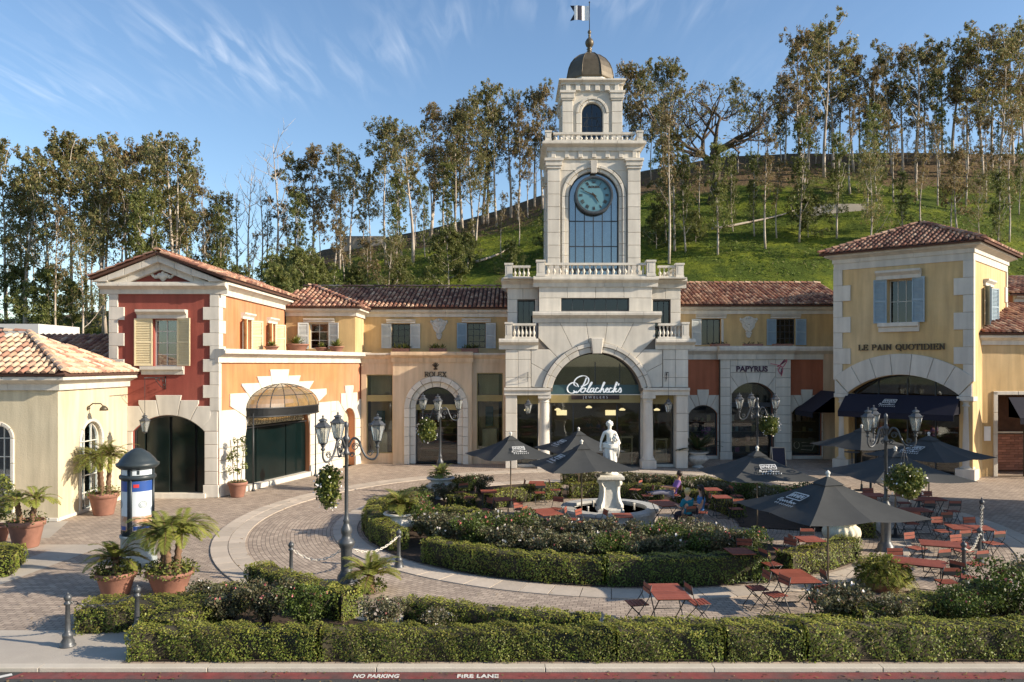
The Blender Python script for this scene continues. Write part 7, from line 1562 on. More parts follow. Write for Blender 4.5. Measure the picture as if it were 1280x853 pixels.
# palms ------------------------------------------------------------------
def fronds(b_or_none, c, n, ln, up=.7, leafw=.015, droop=1.0, seed=0, spread=1.0, per=54, lf=.27):
    """feather fronds from c: returns leaflet quads, and rib paths"""
    rs = random.Random(seed); V = []; ribs = []
    for k in range(n):
        a = 2.399 * k + rs.uniform(-.2, .2); e = rs.uniform(.15, 1.0) ** .8; el = (1.42 - 1.12 * e * spread) ; L_ = ln * rs.uniform(.8, 1.1); path = []; p = Vector(c); d = Vector((math.cos(a) * math.cos(el), math.sin(a) * math.cos(el), math.sin(el)))
        for i in range(9): path.append(p.copy()); p = p + d * L_ / 8; d = (d + Vector((0, 0, -.15 * droop * (1 + i * .12)))).normalized()
        ribs.append(path)
        for i in range(per):
            t = .12 + .88 * i / per; q = t * 8; j = min(7, int(q)); o = path[j].lerp(path[j + 1], q - j); dd = (path[j + 1] - path[j]).normalized(); sd_ = dd.cross(Vector((0, 0, 1))); sd_ = sd_.normalized() if sd_.length > .05 else Vector((1, 0, 0)); nrm_ = sd_.cross(dd)
            ll = lf * ln * math.sin(PI * (.12 + .84 * t)) * rs.uniform(.85, 1.1)
            for s_ in (-1, 1):
                tip = o + (sd_ * s_ * .75 + dd * .65 + nrm_ * .15).normalized() * ll + Vector((0, 0, -.22 * ll)); mid = o.lerp(tip, .45); wv = (tip - o).cross(nrm_).normalized() * leafw * .5
                V += [o, mid + wv, tip, mid - wv]
    return np.array([tuple(v) for v in V]), ribs
def frond_obj(parent, c, n, ln, leaf='palm_leaf', **k):
    V, ribs = fronds(None, c, n, ln, **k); off = np.array(rootloc(parent)); F = np.arange(len(V)).reshape(-1, 4); np_mesh('fronds', V - off, F, [leaf], None, parent)
    b = MB(); [b.tube(r_[::2], [.012, .010, .008, .006, .004], 3) for r_ in ribs]; b.build('frond_ribs', 'palm_bark', parent)
def palm_trunk(parent, p0, p1, r_, seed=0):
    b = MB(); p0, p1 = Vector(p0), Vector(p1); n = 14; prof = [r_ * (1.25 if i % 2 else .95) * (1.1 - .2 * i / n) for i in range(n + 1)]; b.tube([p0.lerp(p1, i / n) + Vector((0, 0, 0)) for i in range(n + 1)], prof, 9); b.build('trunk', 'palm_bark', parent)
def pot(parent, c, r_, h, mat='terracotta', square=False):
    b = MB(); n = 4 if square else 24; k = 1.0
    b.lathe([(r_ * .62, 0), (r_ * .66, .03), (r_ * .90, h * .78), (r_ * .93, h * .80), (r_ * 1.0, h * .81), (r_ * 1.03, h * .97), (r_ * 1.0, h), (r_ * .88, h), (r_ * .86, h * .9)], c, n, 0, True); b.build('pot', mat, parent)
    b = MB(); b.lathe([(r_ * .86, h * .905), (.001, h * .93)], c, 20); b.build('potting_soil', 'soil', parent)
def ground_leaves(parent, c, r_, h, n, leaf='basket_leaf', size=.07, name='ground_cover'):
    P = ellip((c[0], c[1], c[2]), (r_, r_, h), n, .5); P = P[P[:, 2] > c[2] - h * .35]; V, F = leaves(P, size, .6); off = np.array(rootloc(parent)); o = np_mesh(name, V - off, F, [leaf], None, parent); o['kind'] = 'stuff'
def palm_pot(x, y, r_, h, th, n, ln, label, stems=1, cover=0, seed=0, mat='terracotta', **k):
    t = thing('potted_palm', (x, y, 0), label, 'potted palm', 'potted palms'); pot(t, (x, y, 0), r_, h, mat)
    rs = random.Random(seed)
    for i in range(stems):
        a = 2 * PI * i / stems + .6; q = (x + (.12 * r_ / .45) * math.cos(a) * (stems > 1), y + .12 * math.sin(a) * (stems > 1)); dx, dy = (rs.uniform(.05, .16) * math.cos(a), rs.uniform(.05, .16) * math.sin(a)) if stems > 1 else (0, 0)
        top = (q[0] + dx, q[1] + dy, h + th * rs.uniform(.8, 1.0)); palm_trunk(t, (q[0], q[1], h * .85), top, .075 if stems > 1 else .07); frond_obj(t, top, n, ln, seed=seed + i, **k)
    if cover: ground_leaves(t, (x, y, h + .0), r_ * 1.22, .30, int(cover * 1.3))
    return t
palm_pot(-14.9, 28.9, .52, .80, 1.45, 18, 1.2, 'tall palm with drooping fronds in a large terracotta pot behind the kiosk', 3, 500, 3, droop=1.1)
palm_pot(-9.45, 18.9, .47, .55, .32, 24, .85, 'low bushy palm in a terracotta pot at the foot of the kiosk', 1, 900, 7, droop=1.0)
palm_pot(-8.25, 19.1, .55, .52, .98, 22, 1.0, 'three stemmed palm with arching green fronds in a wide terracotta bowl', 3, 1100, 11, droop=1.15)
palm_pot(-14.6, 23.8, .52, .80, .60, 14, .78, 'small palm in a terracotta pot standing by the cream wall at left', 2, 300, 17, droop=1.1)
def loose_palm(x, y, z, n, ln, th, label, seed, cover=0, mat=None, leaf='palm_leaf', cat='palm', **k):
    t = thing('fan_palm' if False else 'low_palm', (x, y, 0), label, cat, 'low palms in beds and urns'); palm_trunk(t, (x, y, z), (x, y, z + th), .10); frond_obj(t, (x, y, z + th), n, ln, leaf, seed=seed, **k)
    if cover: ground_leaves(t, (x, y, z + .15), .42, .25, cover)
    return t
loose_palm(-3.4, 19.0, .0, 34, .85, .40, 'low feathery palm in the bed at the foot of the left street lamp', 21, 600, droop=1.0)
t = thing('low_palm', (9.0, 19.2, 0), 'big round bushy palm in a terracotta bowl on the cafe terrace', 'palm', 'low palms in beds and urns'); pot(t, (9.0, 19.2, 0), .5, .26); frond_obj(t, (9.0, 19.2, .34), 60, .95, seed=31, droop=1.25, per=20); ground_leaves(t, (9.0, 19.2, .4), .66, .5, 1800, 'palm_leaf', .09)
# urns --------------------------------------------------------------------
def urn(x, y, h, r_, mat, label, lobed=0, z=0):
    t = thing('urn', (x, y, z), label, 'urn', 'stone urns'); b = MB()
    b.lathe([(r_ * .55, 0), (r_ * .55, h * .08), (r_ * .36, h * .13), (r_ * .34, h * .18), (r_ * .60, h * .28), (r_ * .95, h * .48), (r_ * 1.0, h * .60), (r_ * .93, h * .72), (r_ * .72, h * .80), (r_ * .74, h * .86), (r_ * 1.02, h * .93), (r_ * 1.05, h * .97), (r_ * 1.0, h), (r_ * .80, h), (r_ * .72, h * .9)], (x, y, z), 64 if lobed else 28, 0, True, lobed, -.10 if lobed else 0)
    b.build('bowl', mat, t); MB().lathe([(r_ * .76, h * .9), (.001, h * .93)], (x, y, z), 18).build('potting_soil', 'soil', t)
    b = MB()
    for k in range(8):
        a = 2 * PI * k / 8 + .2; b.ball((x + r_ * 1.0 * math.cos(a), y + r_ * 1.0 * math.sin(a), z + h * .60), r_ * .10, n=7)
    if not lobed: b.build('rosette', mat, t)['kind'] = 'stuff'
    return t
urn(-3.55, 25.2, .78, .52, 'urn_white', 'white garland urn holding a palm at the left entrance of the garden ring')
loose_palm(-3.55, 25.2, .74, 38, .82, .25, 'round feathery palm growing in the white urn beside the left garden bed', 41, 500, droop=1.0)
urn(-2.9, 32.2, .9, .55, 'urn_grey', 'blue grey urn in the roses before the far left lamp and watch shop')
loose_palm(-2.9, 32.2, .85, 26, .62, .15, 'yellow green palm tuft in the grey urn before the watch shop', 47, 300, leaf='agave_leaf', droop=.9)
urn(9.85, 42.0, .85, .56, 'urn_grey', 'weathered grey urn holding a cycad between the jewellery and stationery shops')
t = thing('cycad', (9.85, 42.0, 0), 'dark green cycad with stiff fronds in the grey urn by the portal', 'cycad'); frond_obj(t, (9.85, 42.0, .9), 30, 1.45, 'cycad_leaf', seed=51, droop=.55, leafw=.045, lf=.16, spread=.95)
urn(9.65, 23.2, .98, .55, 'urn_cream', 'large ribbed cream urn on the garden ring under the front right umbrella', 16)
urn(15.9, 36.2, .6, .3, 'urn_grey', 'x') if False else None
ground_leaves(tag(newobj('urn_plants', None, None, (9.65, 23.2, 0)), 'small leafy planting in the ribbed cream urn', 'plant'), (9.65, 23.2, 1.0), .34, .14, 260)
t = thing('climbing_plant', (-11.4, 32.75, 0), 'thin climbing plant on canes in a terracotta pot left of the canopied doorway', 'potted plant'); pot(t, (-11.35, 32.75, 0), .40, .62); b = MB()
for dx in (-.3, .0, .3): b.tube([(-11.35 + dx * .4, 32.75, .5), (-11.35 + dx, 32.75, 2.35)], .015, 4)
b.build('cane', 'twig', t); P = np.vstack([ellip((-11.35 + random.uniform(-.4, .4), 32.75 + random.uniform(-.1, .1), random.uniform(1.0, 2.4)), (.14, .12, .16), 26, .1) for _ in range(26)]); V, F = leaves(P, .085, .6); np_mesh('foliage', V - np.array(t.location), F, ['basket_leaf'], None, t); ground_leaves(t, (-11.35, 32.75, .62), .36, .1, 160)
t = thing('clipped_shrub', (-15.75, 24.6, 0), 'leafy green shrub in a pot cut by the left edge of the view', 'shrub'); pot(t, (-15.95, 24.6, 0), .35, .5); P = np.vstack([ellip((-15.95, 24.6, 1.35), (.50, .45, .75), 1500, .6)]); V, F = leaves(P, .09, .6); np_mesh('foliage', V - np.array(t.location), F, ['basket_leaf'], None, t)
# terrace planters
def planter(x, y, z, r_, h, kind, label, n=26, ln=.5, box=None):
    t = thing('terrace_planter', (x, y, z), label, 'planter', 'planters on the upper terraces')
    if box: MB().prism(Fr(x - box / 2, y, 0, z), rect(0, box, 0, h), -.16, .16, 0, .02).build('pot', 'terracotta', t)
    else: pot(t, (x, y, z), r_, h)
    V = []
    for k in range(n):
        a = 2.4 * k; e = random.uniform(.3, 1.35); L_ = ln * random.uniform(.7, 1.1); o = Vector((x + (random.uniform(-.4, .4) * (box or 0)), y, z + h * .9)); d = Vector((math.cos(a) * math.cos(e), math.sin(a) * math.cos(e), math.sin(e))); w_ = d.cross(Vector((0, 0, 1))).normalized() * .035
        V += [o, o + d * L_ * .5 + w_, o + d * L_ + Vector((0, 0, -.05)), o + d * L_ * .5 - w_]
    V = np.array([tuple(v) for v in V]) - np.array(t.location); np_mesh('spiky_leaves', V, np.arange(len(V)).reshape(-1, 4), [kind], None, t)
planter(-11.3, 41.6, 6.12, .62, .42, 'agave_leaf', 'wide terracotta bowl with green plant on the terrace of the orange wing', 60, .62)
planter(-10.05, 41.8, 6.12, .35, .25, 'agave_leaf', 'low yellow green plant in front of the upper window of the orange wing', 40, .38); planter(-9.25, 41.75, 6.12, .4, .3, 'agave_leaf', 'spiky yellow green agave at the right end of the orange wing terrace', 50, .55)
planter(-11.2, 36.9, 6.12, .35, .2, 'agave_leaf', 'small yellow green plant before the first shuttered door on the orange terrace', 40, .4)
for x, lab in ((-6.2, 'terracotta trough of dark grass below the left watch shop window'), (-4.15, 'grey trough of grass below the plaster shield on the peach wing'), (-2.35, 'terracotta trough of grass below the right watch shop window')): planter(x, 44.3, 6.1, .3, .26, 'basket_leaf', lab, 50, .42, box=.95)
for x, lab in ((12.0, 'terracotta trough below the left upper window of the stationery wing'), (15.6, 'dark trough below the blue shuttered window of the stationery wing'), (13.9, 'dark trough below the plaster shield of the stationery wing')): planter(x, 45.7, 6.45, .3, .2, 'cycad_leaf', lab, 14, .3, box=1.1)
# ---------------- street lamps ---------------------------------------------
def street_lamp(x, y, angs, label, basket=None, basket_label=None, rad=.78, zh=.0):
    t = thing('street_lamp', (x, y, 0), label, 'street lamp', 'cast iron lamps with three lanterns'); b = MB()
    b.lathe([(.29, 0), (.29, .05), (.24, .09), (.22, .20), (.17, .26), (.14, .32), (.14, .85), (.17, .90), (.19, .95), (.22, 1.0), (.2, 1.06), (.13, 1.12), (.11, 1.2), (.14, 1.28), (.14, 1.36), (.085, 1.46), (.07, 1.52), (.09, 1.56), (.06, 1.62), (.05, 1.7), (.042, 3.2), (.085, 3.22), (.085, 3.28), (.055, 3.32), (.055, 3.55), (.09, 3.58), (.09, 3.64), (.045, 3.7), (.04, 3.9), (.055, 3.94), (.05, 4.0), (.015, 4.05), (.001, 4.06)], (x, y, 0), 20)
    b.build('post', 'lamp_metal', t)
    for a in angs:
        ca_, sa_ = math.cos(R(a)), math.sin(R(a)); P = lambda r_, z: (x + r_ * ca_, y + r_ * sa_, z); b = MB()
        pts = smooth([(.05, 3.42), (.16, 3.62), (.30, 3.58), (.38, 3.38), (.50, 3.16), (.68, 3.10), (rad, 3.22), (rad, 3.40)], 4); n = len(pts); b.tube([P(*p) for p in pts], [.032 - .008 * i / n for i in range(n)], 6)
        for cx, cz, r_ in ((.22, 3.42, .10), (.60, 3.26, .085), (.14, 3.22, .07)): b.tube([P(cx + r_ * (1 - q / 15) * math.cos(q), cz + r_ * (1 - q / 15) * math.sin(q)) for q in [i * .7 for i in range(15)]], .014, 4)
        b.lathe([(.03, 0), (.06, .04), (.03, .08), (.05, .12), (.07, .14)], P(rad, 3.38), 10); b.build('arm', 'lamp_metal', t); lantern_parts(t, P(rad, 3.52), .93)
    if basket:
        a, dz, rx, rz_ = basket; ca_, sa_ = math.cos(R(a)), math.sin(R(a)); c = (x + .55 * ca_, y + .55 * sa_, 3.12 - dz); h = thing('hanging_basket', (c[0], c[1], c[2]), basket_label, 'hanging basket', 'flower baskets hung on the lamps'); b = MB()
        for k in range(3): q = 2.1 * k; b.tube([(c[0], c[1], 3.14), (c[0] + .2 * math.cos(q), c[1] + .2 * math.sin(q), c[2] + rz_ * .3)], .006, 3)
        b.tube([(x, y, 3.16), (c[0], c[1], 3.14)], .014, 4); b.build('chain', 'iron', h); MB().lathe([(.04, -.2), (.18, -.12), (.25, 0)], c, 14).build('basket', 'twig', h)
        pts = np.vstack([ellip(np.array(c) + ellip((0, 0, 0), (rx * .6, rx * .6, rz_ * .7), 1, .2)[0], (rx * .42, rx * .42, rz_ * .36), 90, .1) for _ in range(int(34 * rx / .42))]); V, F = leaves(pts, .095, .6); np_mesh('foliage', V - np.array(h.location), F, ['basket_leaf'], None, h)
        if a < 400:
            pts = ellip(c, (rx, rx, rz_), 60, .9); V, F = leaves(pts, .06, .9); o = np_mesh('blossoms', V - np.array(h.location), F, ['blossom_white'], None, h); o['kind'] = 'stuff'
    return t
street_lamp(-4.16, 19.9, (0, 118, 236), 'iron street lamp with three lanterns at the front left, beside the chain', (150, .78, .42, .62), 'long leafy basket hanging on the front left street lamp')
street_lamp(-3.05, 33.6, (8, 165, 268), 'iron street lamp standing before the stone arch of the watch shop', (200, .42, .50, .58), 'round leafy flower basket on the lamp before the watch shop arch')
street_lamp(10.6, 34.2, (0, 92, 180), 'iron street lamp standing before the stationery shop door', (10, .25, .52, .52), 'leafy basket with white flowers on the lamp before the stationery shop')
street_lamp(10.95, 23.2, (-25, 90, 208), 'iron street lamp standing among the cafe umbrellas at right', (-55, 1.0, .62, .56), 'big yellow green basket on the lamp among the cafe umbrellas')
# ---------------- bollards and chains ---------------------------------------
bol = None
def bollard(x, y, label, h=1.0):
    t = thing('bollard', (x, y, 0), label, 'bollard', 'dark iron bollards'); k = h
    b = MB(); b.lathe([(.15, 0), (.15, .03), (.12, .05), (.125, .10), (.09, .16), (.10, .20), (.105, .24), (.065, .28), (.052, .32), (.042, .80 * k), (.07, .82 * k), (.07, .85 * k), (.04, .87 * k), (.05, .89 * k)], (x, y, 0), 14); b.build('post', 'lamp_metal', t)
    b = MB(); b.ball((x, y, .95 * k), .075, n=12); b.lathe([(.02, 1.01 * k), (.025, 1.03 * k), (.001, 1.06 * k)], (x, y, 0), 8); b.build('cap', 'lamp_metal', t); return t
BP = [((-8.65, 15.42), 'iron bollard on the front pavement at the left end of the small hedge block'), ((-7.55, 15.95), 'iron bollard behind the hedge corner at front left'), ((-5.55, 19.9), 'slim bollard left of the front left street lamp'), ((-3.05, 21.35), 'slim bollard right of the front left street lamp by the ring hedge'),
      ((11.35, 19.9), 'iron bollard nearest the pink rose bush on the right'), ((12.75, 21.6), 'iron bollard second in the chained row at the right edge'), ((14.0, 23.6), 'tall slender iron post at the right edge chain', ), ((14.9, 29.0), 'iron bollard in shade beyond the right edge tables'), ((14.4, 31.8), 'far iron bollard at the back of the right terrace')]
for (x, y), lab in [(b_[0], b_[1]) for b_ in BP]: bollard(x, y, lab, 1.45 if 'tall' in lab else 1.0)
def chain(p, q, sag, label, mat='lamp_metal', r_=.014):
    p, q = Vector(p), Vector(q); t = thing('chain', (p + q) / 2, label, 'chain', 'chains between posts'); n = max(8, int((q - p).length / .085)); me = None
    prev = None
    for i in range(n):
        a = i / n; c = p.lerp(q, (i + .5) / n); f = (i + .5) / n; c.z -= sag * 4 * f * (1 - f); f2 = f + .01; d = (p.lerp(q, f2) - Vector((0, 0, sag * 4 * f2 * (1 - f2)))) - c; 
        if me is None:
            ring_ = []; 
            for k in range(11): th = 2 * PI * k / 10; ring_.append((.062 * math.cos(th), .026 * math.sin(th), 0))
            mb = MB(); mb.tube(ring_, r_ * .75, 4, 0, False); me = bpy.data.meshes.new('chain_link'); me.from_pydata(mb.v, [], mb.f); me.materials.append(M[mat])
        o = newobj('chain_link', me, t, c - t.location); o.rotation_euler = (d.to_track_quat('X', 'Z').to_matrix() @ Matrix.Rotation(PI / 2 * (i % 2), 3, 'X')).to_euler()
    return t
chain((-5.55, 19.9, .88), (-4.3, 19.95, .82), .28, 'chain sagging between the slim left bollard and the lamp base', 'cast_stone'); chain((-4.0, 20.0, .82), (-3.05, 21.35, .88), .22, 'chain between the left lamp base and the bollard by the hedge', 'cast_stone')
chain((-8.65, 15.42, .9), (-7.55, 15.95, .9), .18, 'dark chain between the two front left bollards', 'iron'); chain((11.35, 19.9, .9), (12.75, 21.6, .9), .25, 'chain between the bollards beside the pink roses', 'rope'); chain((12.75, 21.6, .9), (14.0, 23.6, 1.3), .3, 'chain up to the tall post at the right edge', 'rope'); chain((14.9, 29.0, .9), (14.4, 31.8, .9), .25, 'chain between the two shaded bollards at the back right', 'iron')
# ---------------- kiosk -----------------------------------------------------
kx, ky = -10.35, 21.9
kk = thing('advertising_column', (kx, ky, 0), 'round dark advertising column with domed cap and colour posters at the left', 'advertising column')
MB().lathe([(.50, 0), (.50, .12), (.44, .18), (.43, .70), (.46, .73), (.46, .80)], (kx, ky, 0), 32).build('base', 'kiosk_base', kk)
MB().lathe([(.40, .80), (.40, 2.62)], (kx, ky, 0), 32).build('drum', 'kiosk_metal', kk)
b = MB()
for k in range(4): a = R(-88 + 90 * k); b.tube([(kx + .425 * math.cos(a), ky + .425 * math.sin(a), .8), (kx + .425 * math.cos(a), ky + .425 * math.sin(a), 2.62)], .035, 6)
b.build('mullion', 'kiosk_metal', kk)
MB().lathe([(.46, 2.34), (.475, 2.37), (.475, 2.42), (.455, 2.45)], (kx, ky, 0), 32).build('band', 'kiosk_metal', kk)
MB().lathe([(.46, 2.62), (.55, 2.70), (.56, 2.76), (.49, 2.80), (.46, 2.86), (.32, 3.02), (.16, 3.13), (.10, 3.16), (.001, 3.18)], (kx, ky, 0), 32).build('cap', 'kiosk_metal', kk)
def curved(name, r_, a0, a1, z0, z1, mat, parent, n=10):
    b = MB(); V = []
    for i in range(n + 1): a = R(a0 + (a1 - a0) * i / n); V += [(kx + r_ * math.cos(a), ky + r_ * math.sin(a), z0), (kx + r_ * math.cos(a), ky + r_ * math.sin(a), z1)]
    b.add(V, [(2 * i, 2 * i + 2, 2 * i + 3, 2 * i + 1) for i in range(n)], 0, True); return b.build(name, mat, parent)
mk('poster_pale', (.62, .66, .68), .35, .06, 3, col2=(.50, .58, .64)); mk('poster_blue', (.03, .08, .28), .35, .1, 3); mk('poster_food', (.45, .22, .12), .35, .3, 9, col2=(.6, .55, .5)); mk('poster_red', (.55, .04, .04), .4, .1)
for a0 in (-84, -184): 
    a1 = a0 + 80
    po_ = curved('poster', .408, a0, a1, .95, 2.30, 'poster_pale', kk); curved('poster_band', .412, a0, a1, 2.02, 2.30, 'poster_blue', po_); curved('poster_picture', .412, a0, a1, .95, 1.35, 'poster_food', po_); curved('poster_band', .416, a0 + 4, a1 - 6, .97, 1.08, 'poster_blue', po_); curved('poster_mark', .416, a0 + 4, a0 + 24, 2.13, 2.22, 'poster_red', po_)
    curved('header_panel', .408, a0, a1, 2.46, 2.61, 'poster_pale', kk); curved('header_mark', .412, a0 + 16, a0 + 26, 2.48, 2.59, 'kiosk_metal', kk)
    b = MB()
    for (aa_, z_, rr, sx_) in ((a0 + 38, 1.66, .17, 1), (a0 + 38, 1.66, .10, 1)):
        for q in range(20):
            t0 = 2 * PI * q / 20; t1 = 2 * PI * (q + 1) / 20; P = lambda t, r2: (kx + .415 * math.cos(R(aa_) + r2 * math.cos(t) * 1.6), ky + .415 * math.sin(R(aa_) + r2 * math.cos(t) * 1.6), z_ + r2 * math.sin(t) * .6); b.add([P(t0, rr), P(t1, rr), P(t1, rr * .8), P(t0, rr * .8)], [(0, 1, 2, 3), (3, 2, 1, 0)])
    b.build('poster_figure', 'kiosk_base', po_)
# ---------------- fountain and statue ---------------------------------------
ft = thing('fountain', (FX, FY, 0), 'round low stone fountain basin with dark water in the centre of the garden', 'fountain')
for i in range(16):
    a0, a1 = 2 * PI * i / 16 + .006, 2 * PI * (i + 1) / 16 - .006
    for (r0, r1, z0, z1, nm) in ((1.38, 1.60, 0, .36, 'basin_stone'), (1.30, 1.72, .362, .46, 'coping_stone')):
        V = []; b = MB()
        for k in range(5):
            a = a0 + (a1 - a0) * k / 4; V += [(FX + r0 * math.cos(a), FY + r0 * math.sin(a), z0), (FX + r1 * math.cos(a), FY + r1 * math.sin(a), z0), (FX + r1 * math.cos(a), FY + r1 * math.sin(a), z1), (FX + r0 * math.cos(a), FY + r0 * math.sin(a), z1)]
        Fc = [(0, 1, 2, 3), (19, 18, 17, 16)] + [(4 * k + j, 4 * k + 4 + j, 4 * k + 4 + (j + 1) % 4, 4 * k + (j + 1) % 4) for k in range(4) for j in range(4)]; b.add(V, Fc); b.build(nm, 'urn_grey', ft)
tag(MB().lathe([(1.37, .30), (.001, .30)], (FX, FY, 0), 40, 0, False).build('water', 'water', ft), kind=None)
b = MB(); 
for x, y, h_ in ((.9, .2, .22), (-.8, -.4, .2), (.3, -.9, .25), (-.5, .8, .2)): b.lathe([(.035, 0), (.03, h_), (.05, h_ + .04), (.001, h_ + .06)], (FX + x, FY + y, .28), 8)
b.build('water_jet', 'urn_white', ft)['kind'] = 'stuff'
pd = thing('statue_pedestal', (FX, FY, .25), 'tall scroll sided stone pedestal rising from the fountain under the statue', 'pedestal')
def sq(b, w0, w1, z0, z1): V = [(FX + sx_ * w, FY + sy_ * w, z) for z, w in ((z0, w0), (z1, w1)) for sx_, sy_ in ((-1, -1), (1, -1), (1, 1), (-1, 1))]; b.add(V, [(3, 2, 1, 0), (4, 5, 6, 7)] + [(i, (i + 1) % 4, 4 + (i + 1) % 4, 4 + i) for i in range(4)])
b = MB(); sq(b, .46, .46, .2, .40); sq(b, .42, .40, .40, .46); b.build('plinth', 'urn_white', pd); b = MB(); sq(b, .30, .27, .46, 1.40); b.build('shaft', 'urn_white', pd)
for k in range(4):
    a = PI / 4 + k * PI / 2; c_, s_ = math.cos(a), math.sin(a); pr = [(.40, .46), (.56, .46), (.56, .58), (.47, .70), (.42, .86), (.40, 1.05), (.42, 1.20), (.50, 1.28), (.52, 1.36), (.46, 1.41), (.34, 1.41), (.30, 1.2), (.30, .7)]
    Fk = Fr(FX, FY, math.degrees(a)); MB().prism(Fk, pr, -.07, .07, 0, .015).build('scroll', 'urn_white', pd)
b = MB(); sq(b, .36, .47, 1.41, 1.47); sq(b, .47, .47, 1.472, 1.55); sq(b, .40, .36, 1.552, 1.60); b.build('capital', 'urn_white', pd)
def skin(name, nodes, edges, mat, parent, sub=2, off=None):
    """continuous body: nodes {key:(x,y,z,r)}; first node is the root"""
    off = off if off is not None else rootloc(parent); keys = list(nodes); me = bpy.data.meshes.new(name); me.from_pydata([(nodes[k][0] - off[0], nodes[k][1] - off[1], nodes[k][2] - off[2]) for k in keys], [(keys.index(a), keys.index(c)) for a, c in edges], [])
    o = newobj(name, me, parent); sm = o.modifiers.new('skin', 'SKIN'); sm.use_smooth_shade = True
    if not me.skin_vertices: me.attributes.new('skin_vertices', 'FLOAT', 'POINT') if False else None
    for i, k in enumerate(keys):
        v = me.skin_vertices[0].data[i]; r_ = nodes[k][3]; v.radius = (r_, r_) if not isinstance(r_, tuple) else r_; v.use_root = i == 0
    ss = o.modifiers.new('subsurf', 'SUBSURF'); ss.levels = sub; ss.render_levels = sub; me.materials.append(M[mat]); return o
st_ = thing('statue', (FX, FY, 1.60), 'white marble statue of a draped woman carrying fruit, standing on the fountain pedestal', 'statue')
sc_ = 1.06; S3 = lambda x, z, y=0.0: (FX + x * sc_, FY + y * sc_, 1.60 + z * sc_)
def nd(x, y, z, r_): p = S3(x, z, y); return (p[0], p[1], p[2], r_ * sc_ if not isinstance(r_, tuple) else (r_[0] * sc_, r_[1] * sc_))
Nd = {'hip': nd(.0, 0, .92, (.17, .135)), 'waist': nd(-.01, .0, 1.10, (.13, .10)), 'chest': nd(0, 0, 1.28, (.155, .11)), 'sh': nd(0, 0, 1.40, (.13, .085)), 'neck': nd(.0, -.01, 1.49, .052), 'head0': nd(.0, -.02, 1.58, .075), 'head': nd(.0, -.02, 1.67, .085), 'crown': nd(0, -.0, 1.74, .06),
      'sl': nd(-.18, 0, 1.39, .062), 'el': nd(-.27, .02, 1.14, .045), 'wl': nd(-.31, -.04, .92, .032), 'hl': nd(-.30, -.07, .83, .035),
      'sr': nd(.18, 0, 1.39, .062), 'er': nd(.28, -.02, 1.15, .05), 'wr': nd(.18, -.18, 1.14, .036), 'hr': nd(.11, -.22, 1.15, .035),
      'kl': nd(-.08, -.05, .50, .10), 'al': nd(-.10, .0, .09, .07), 'fl': nd(-.11, -.13, .04, .045), 'kr': nd(.09, .0, .50, .10), 'ar': nd(.10, .03, .09, .07), 'fr': nd(.14, -.10, .04, .045)}
Ed = [('hip', 'waist'), ('waist', 'chest'), ('chest', 'sh'), ('sh', 'neck'), ('neck', 'head0'), ('head0', 'head'), ('head', 'crown'), ('sh', 'sl'), ('sl', 'el'), ('el', 'wl'), ('wl', 'hl'), ('sh', 'sr'), ('sr', 'er'), ('er', 'wr'), ('wr', 'hr'), ('hip', 'kl'), ('kl', 'al'), ('al', 'fl'), ('hip', 'kr'), ('kr', 'ar'), ('ar', 'fr')]
skin('body', Nd, Ed, 'marble', st_)
# drapery: pleated skirt from waist to feet, and a sash over the arm
b = MB(); V = []; Fc = []; n = 40; rows = [(1.08, .15), (1.0, .185), (.85, .21), (.65, .21), (.45, .20), (.25, .19), (.06, .22), (.0, .23)]
for j, (z, r_) in enumerate(rows):
    for i in range(n):
        a = 2 * PI * i / n; am = (.004 + .026 * min(1, j / 3)); rr = r_ + am * math.cos(a * 9 + z * 4 + math.sin(a * 2)) ; sw = .05 * math.sin(z * 3); p = S3(rr * math.cos(a) + sw * .4, z + .03 * math.sin(a * 3) * (j < 7), rr * .78 * math.sin(a)); V.append(p)
for j in range(len(rows) - 1):
    for i in range(n): q = (i + 1) % n; Fc.append(((j + 1) * n + i, (j + 1) * n + q, j * n + q, j * n + i))
b.add(V, Fc, 0, True); b.build('drapery', 'marble', st_)
b = MB(); 
for k in range(5): b.tube([S3(*p) for p in [(.30 + k * .01, 1.18 - k * .03, -.02 * k), (.22, 1.02 - k * .03, -.16), (.02, .98 - k * .025, -.20), (-.18, 1.04 - k * .03, -.12), (-.24, 1.02 - k * .04, .02)]], .028, 5)
for k in range(4): b.tube([S3(.27 - k * .05, 1.16, -.12 - .02 * k), S3(.29 - k * .05, .85, -.14), S3(.27 - k * .06, .55 + .05 * k, -.12)], [.03, .035, .012], 5)
b.build('sash', 'marble', st_); b = MB(); 
for x, z, r_ in ((.17, 1.24, .075), (.10, 1.20, .06), (.22, 1.18, .06), (.15, 1.16, .06), (.20, 1.30, .055), (.12, 1.28, .05)): b.ball(S3(x, z, -.20), r_, n=9)
b.build('fruit', 'marble', st_); b = MB()
for a in range(12): t_ = a * .52; b.ball(S3(.085 * math.cos(t_), 1.68 + .05 * math.sin(t_ * 2), .01 + .075 * math.sin(t_)), .042, n=7)
b.ball(S3(0, 1.74, .03), .07, n=9); b.build('hair', 'marble', st_)
b = MB(); b.ball(S3(0, 1.625, -.105), .02, n=6); b.ball(S3(-.028, 1.66, -.092), .010, n=6); b.ball(S3(.028, 1.66, -.092), .010, n=6); b.tube([S3(-.02, 1.59, -.093), S3(.02, 1.59, -.093)], .007, 4); b.build('face', 'marble', st_)
b = MB(); b.lathe([(.30, -.0), (.30, .05), (.24, .06)], S3(0, 0, 0), 20); b.build('base', 'marble', st_)
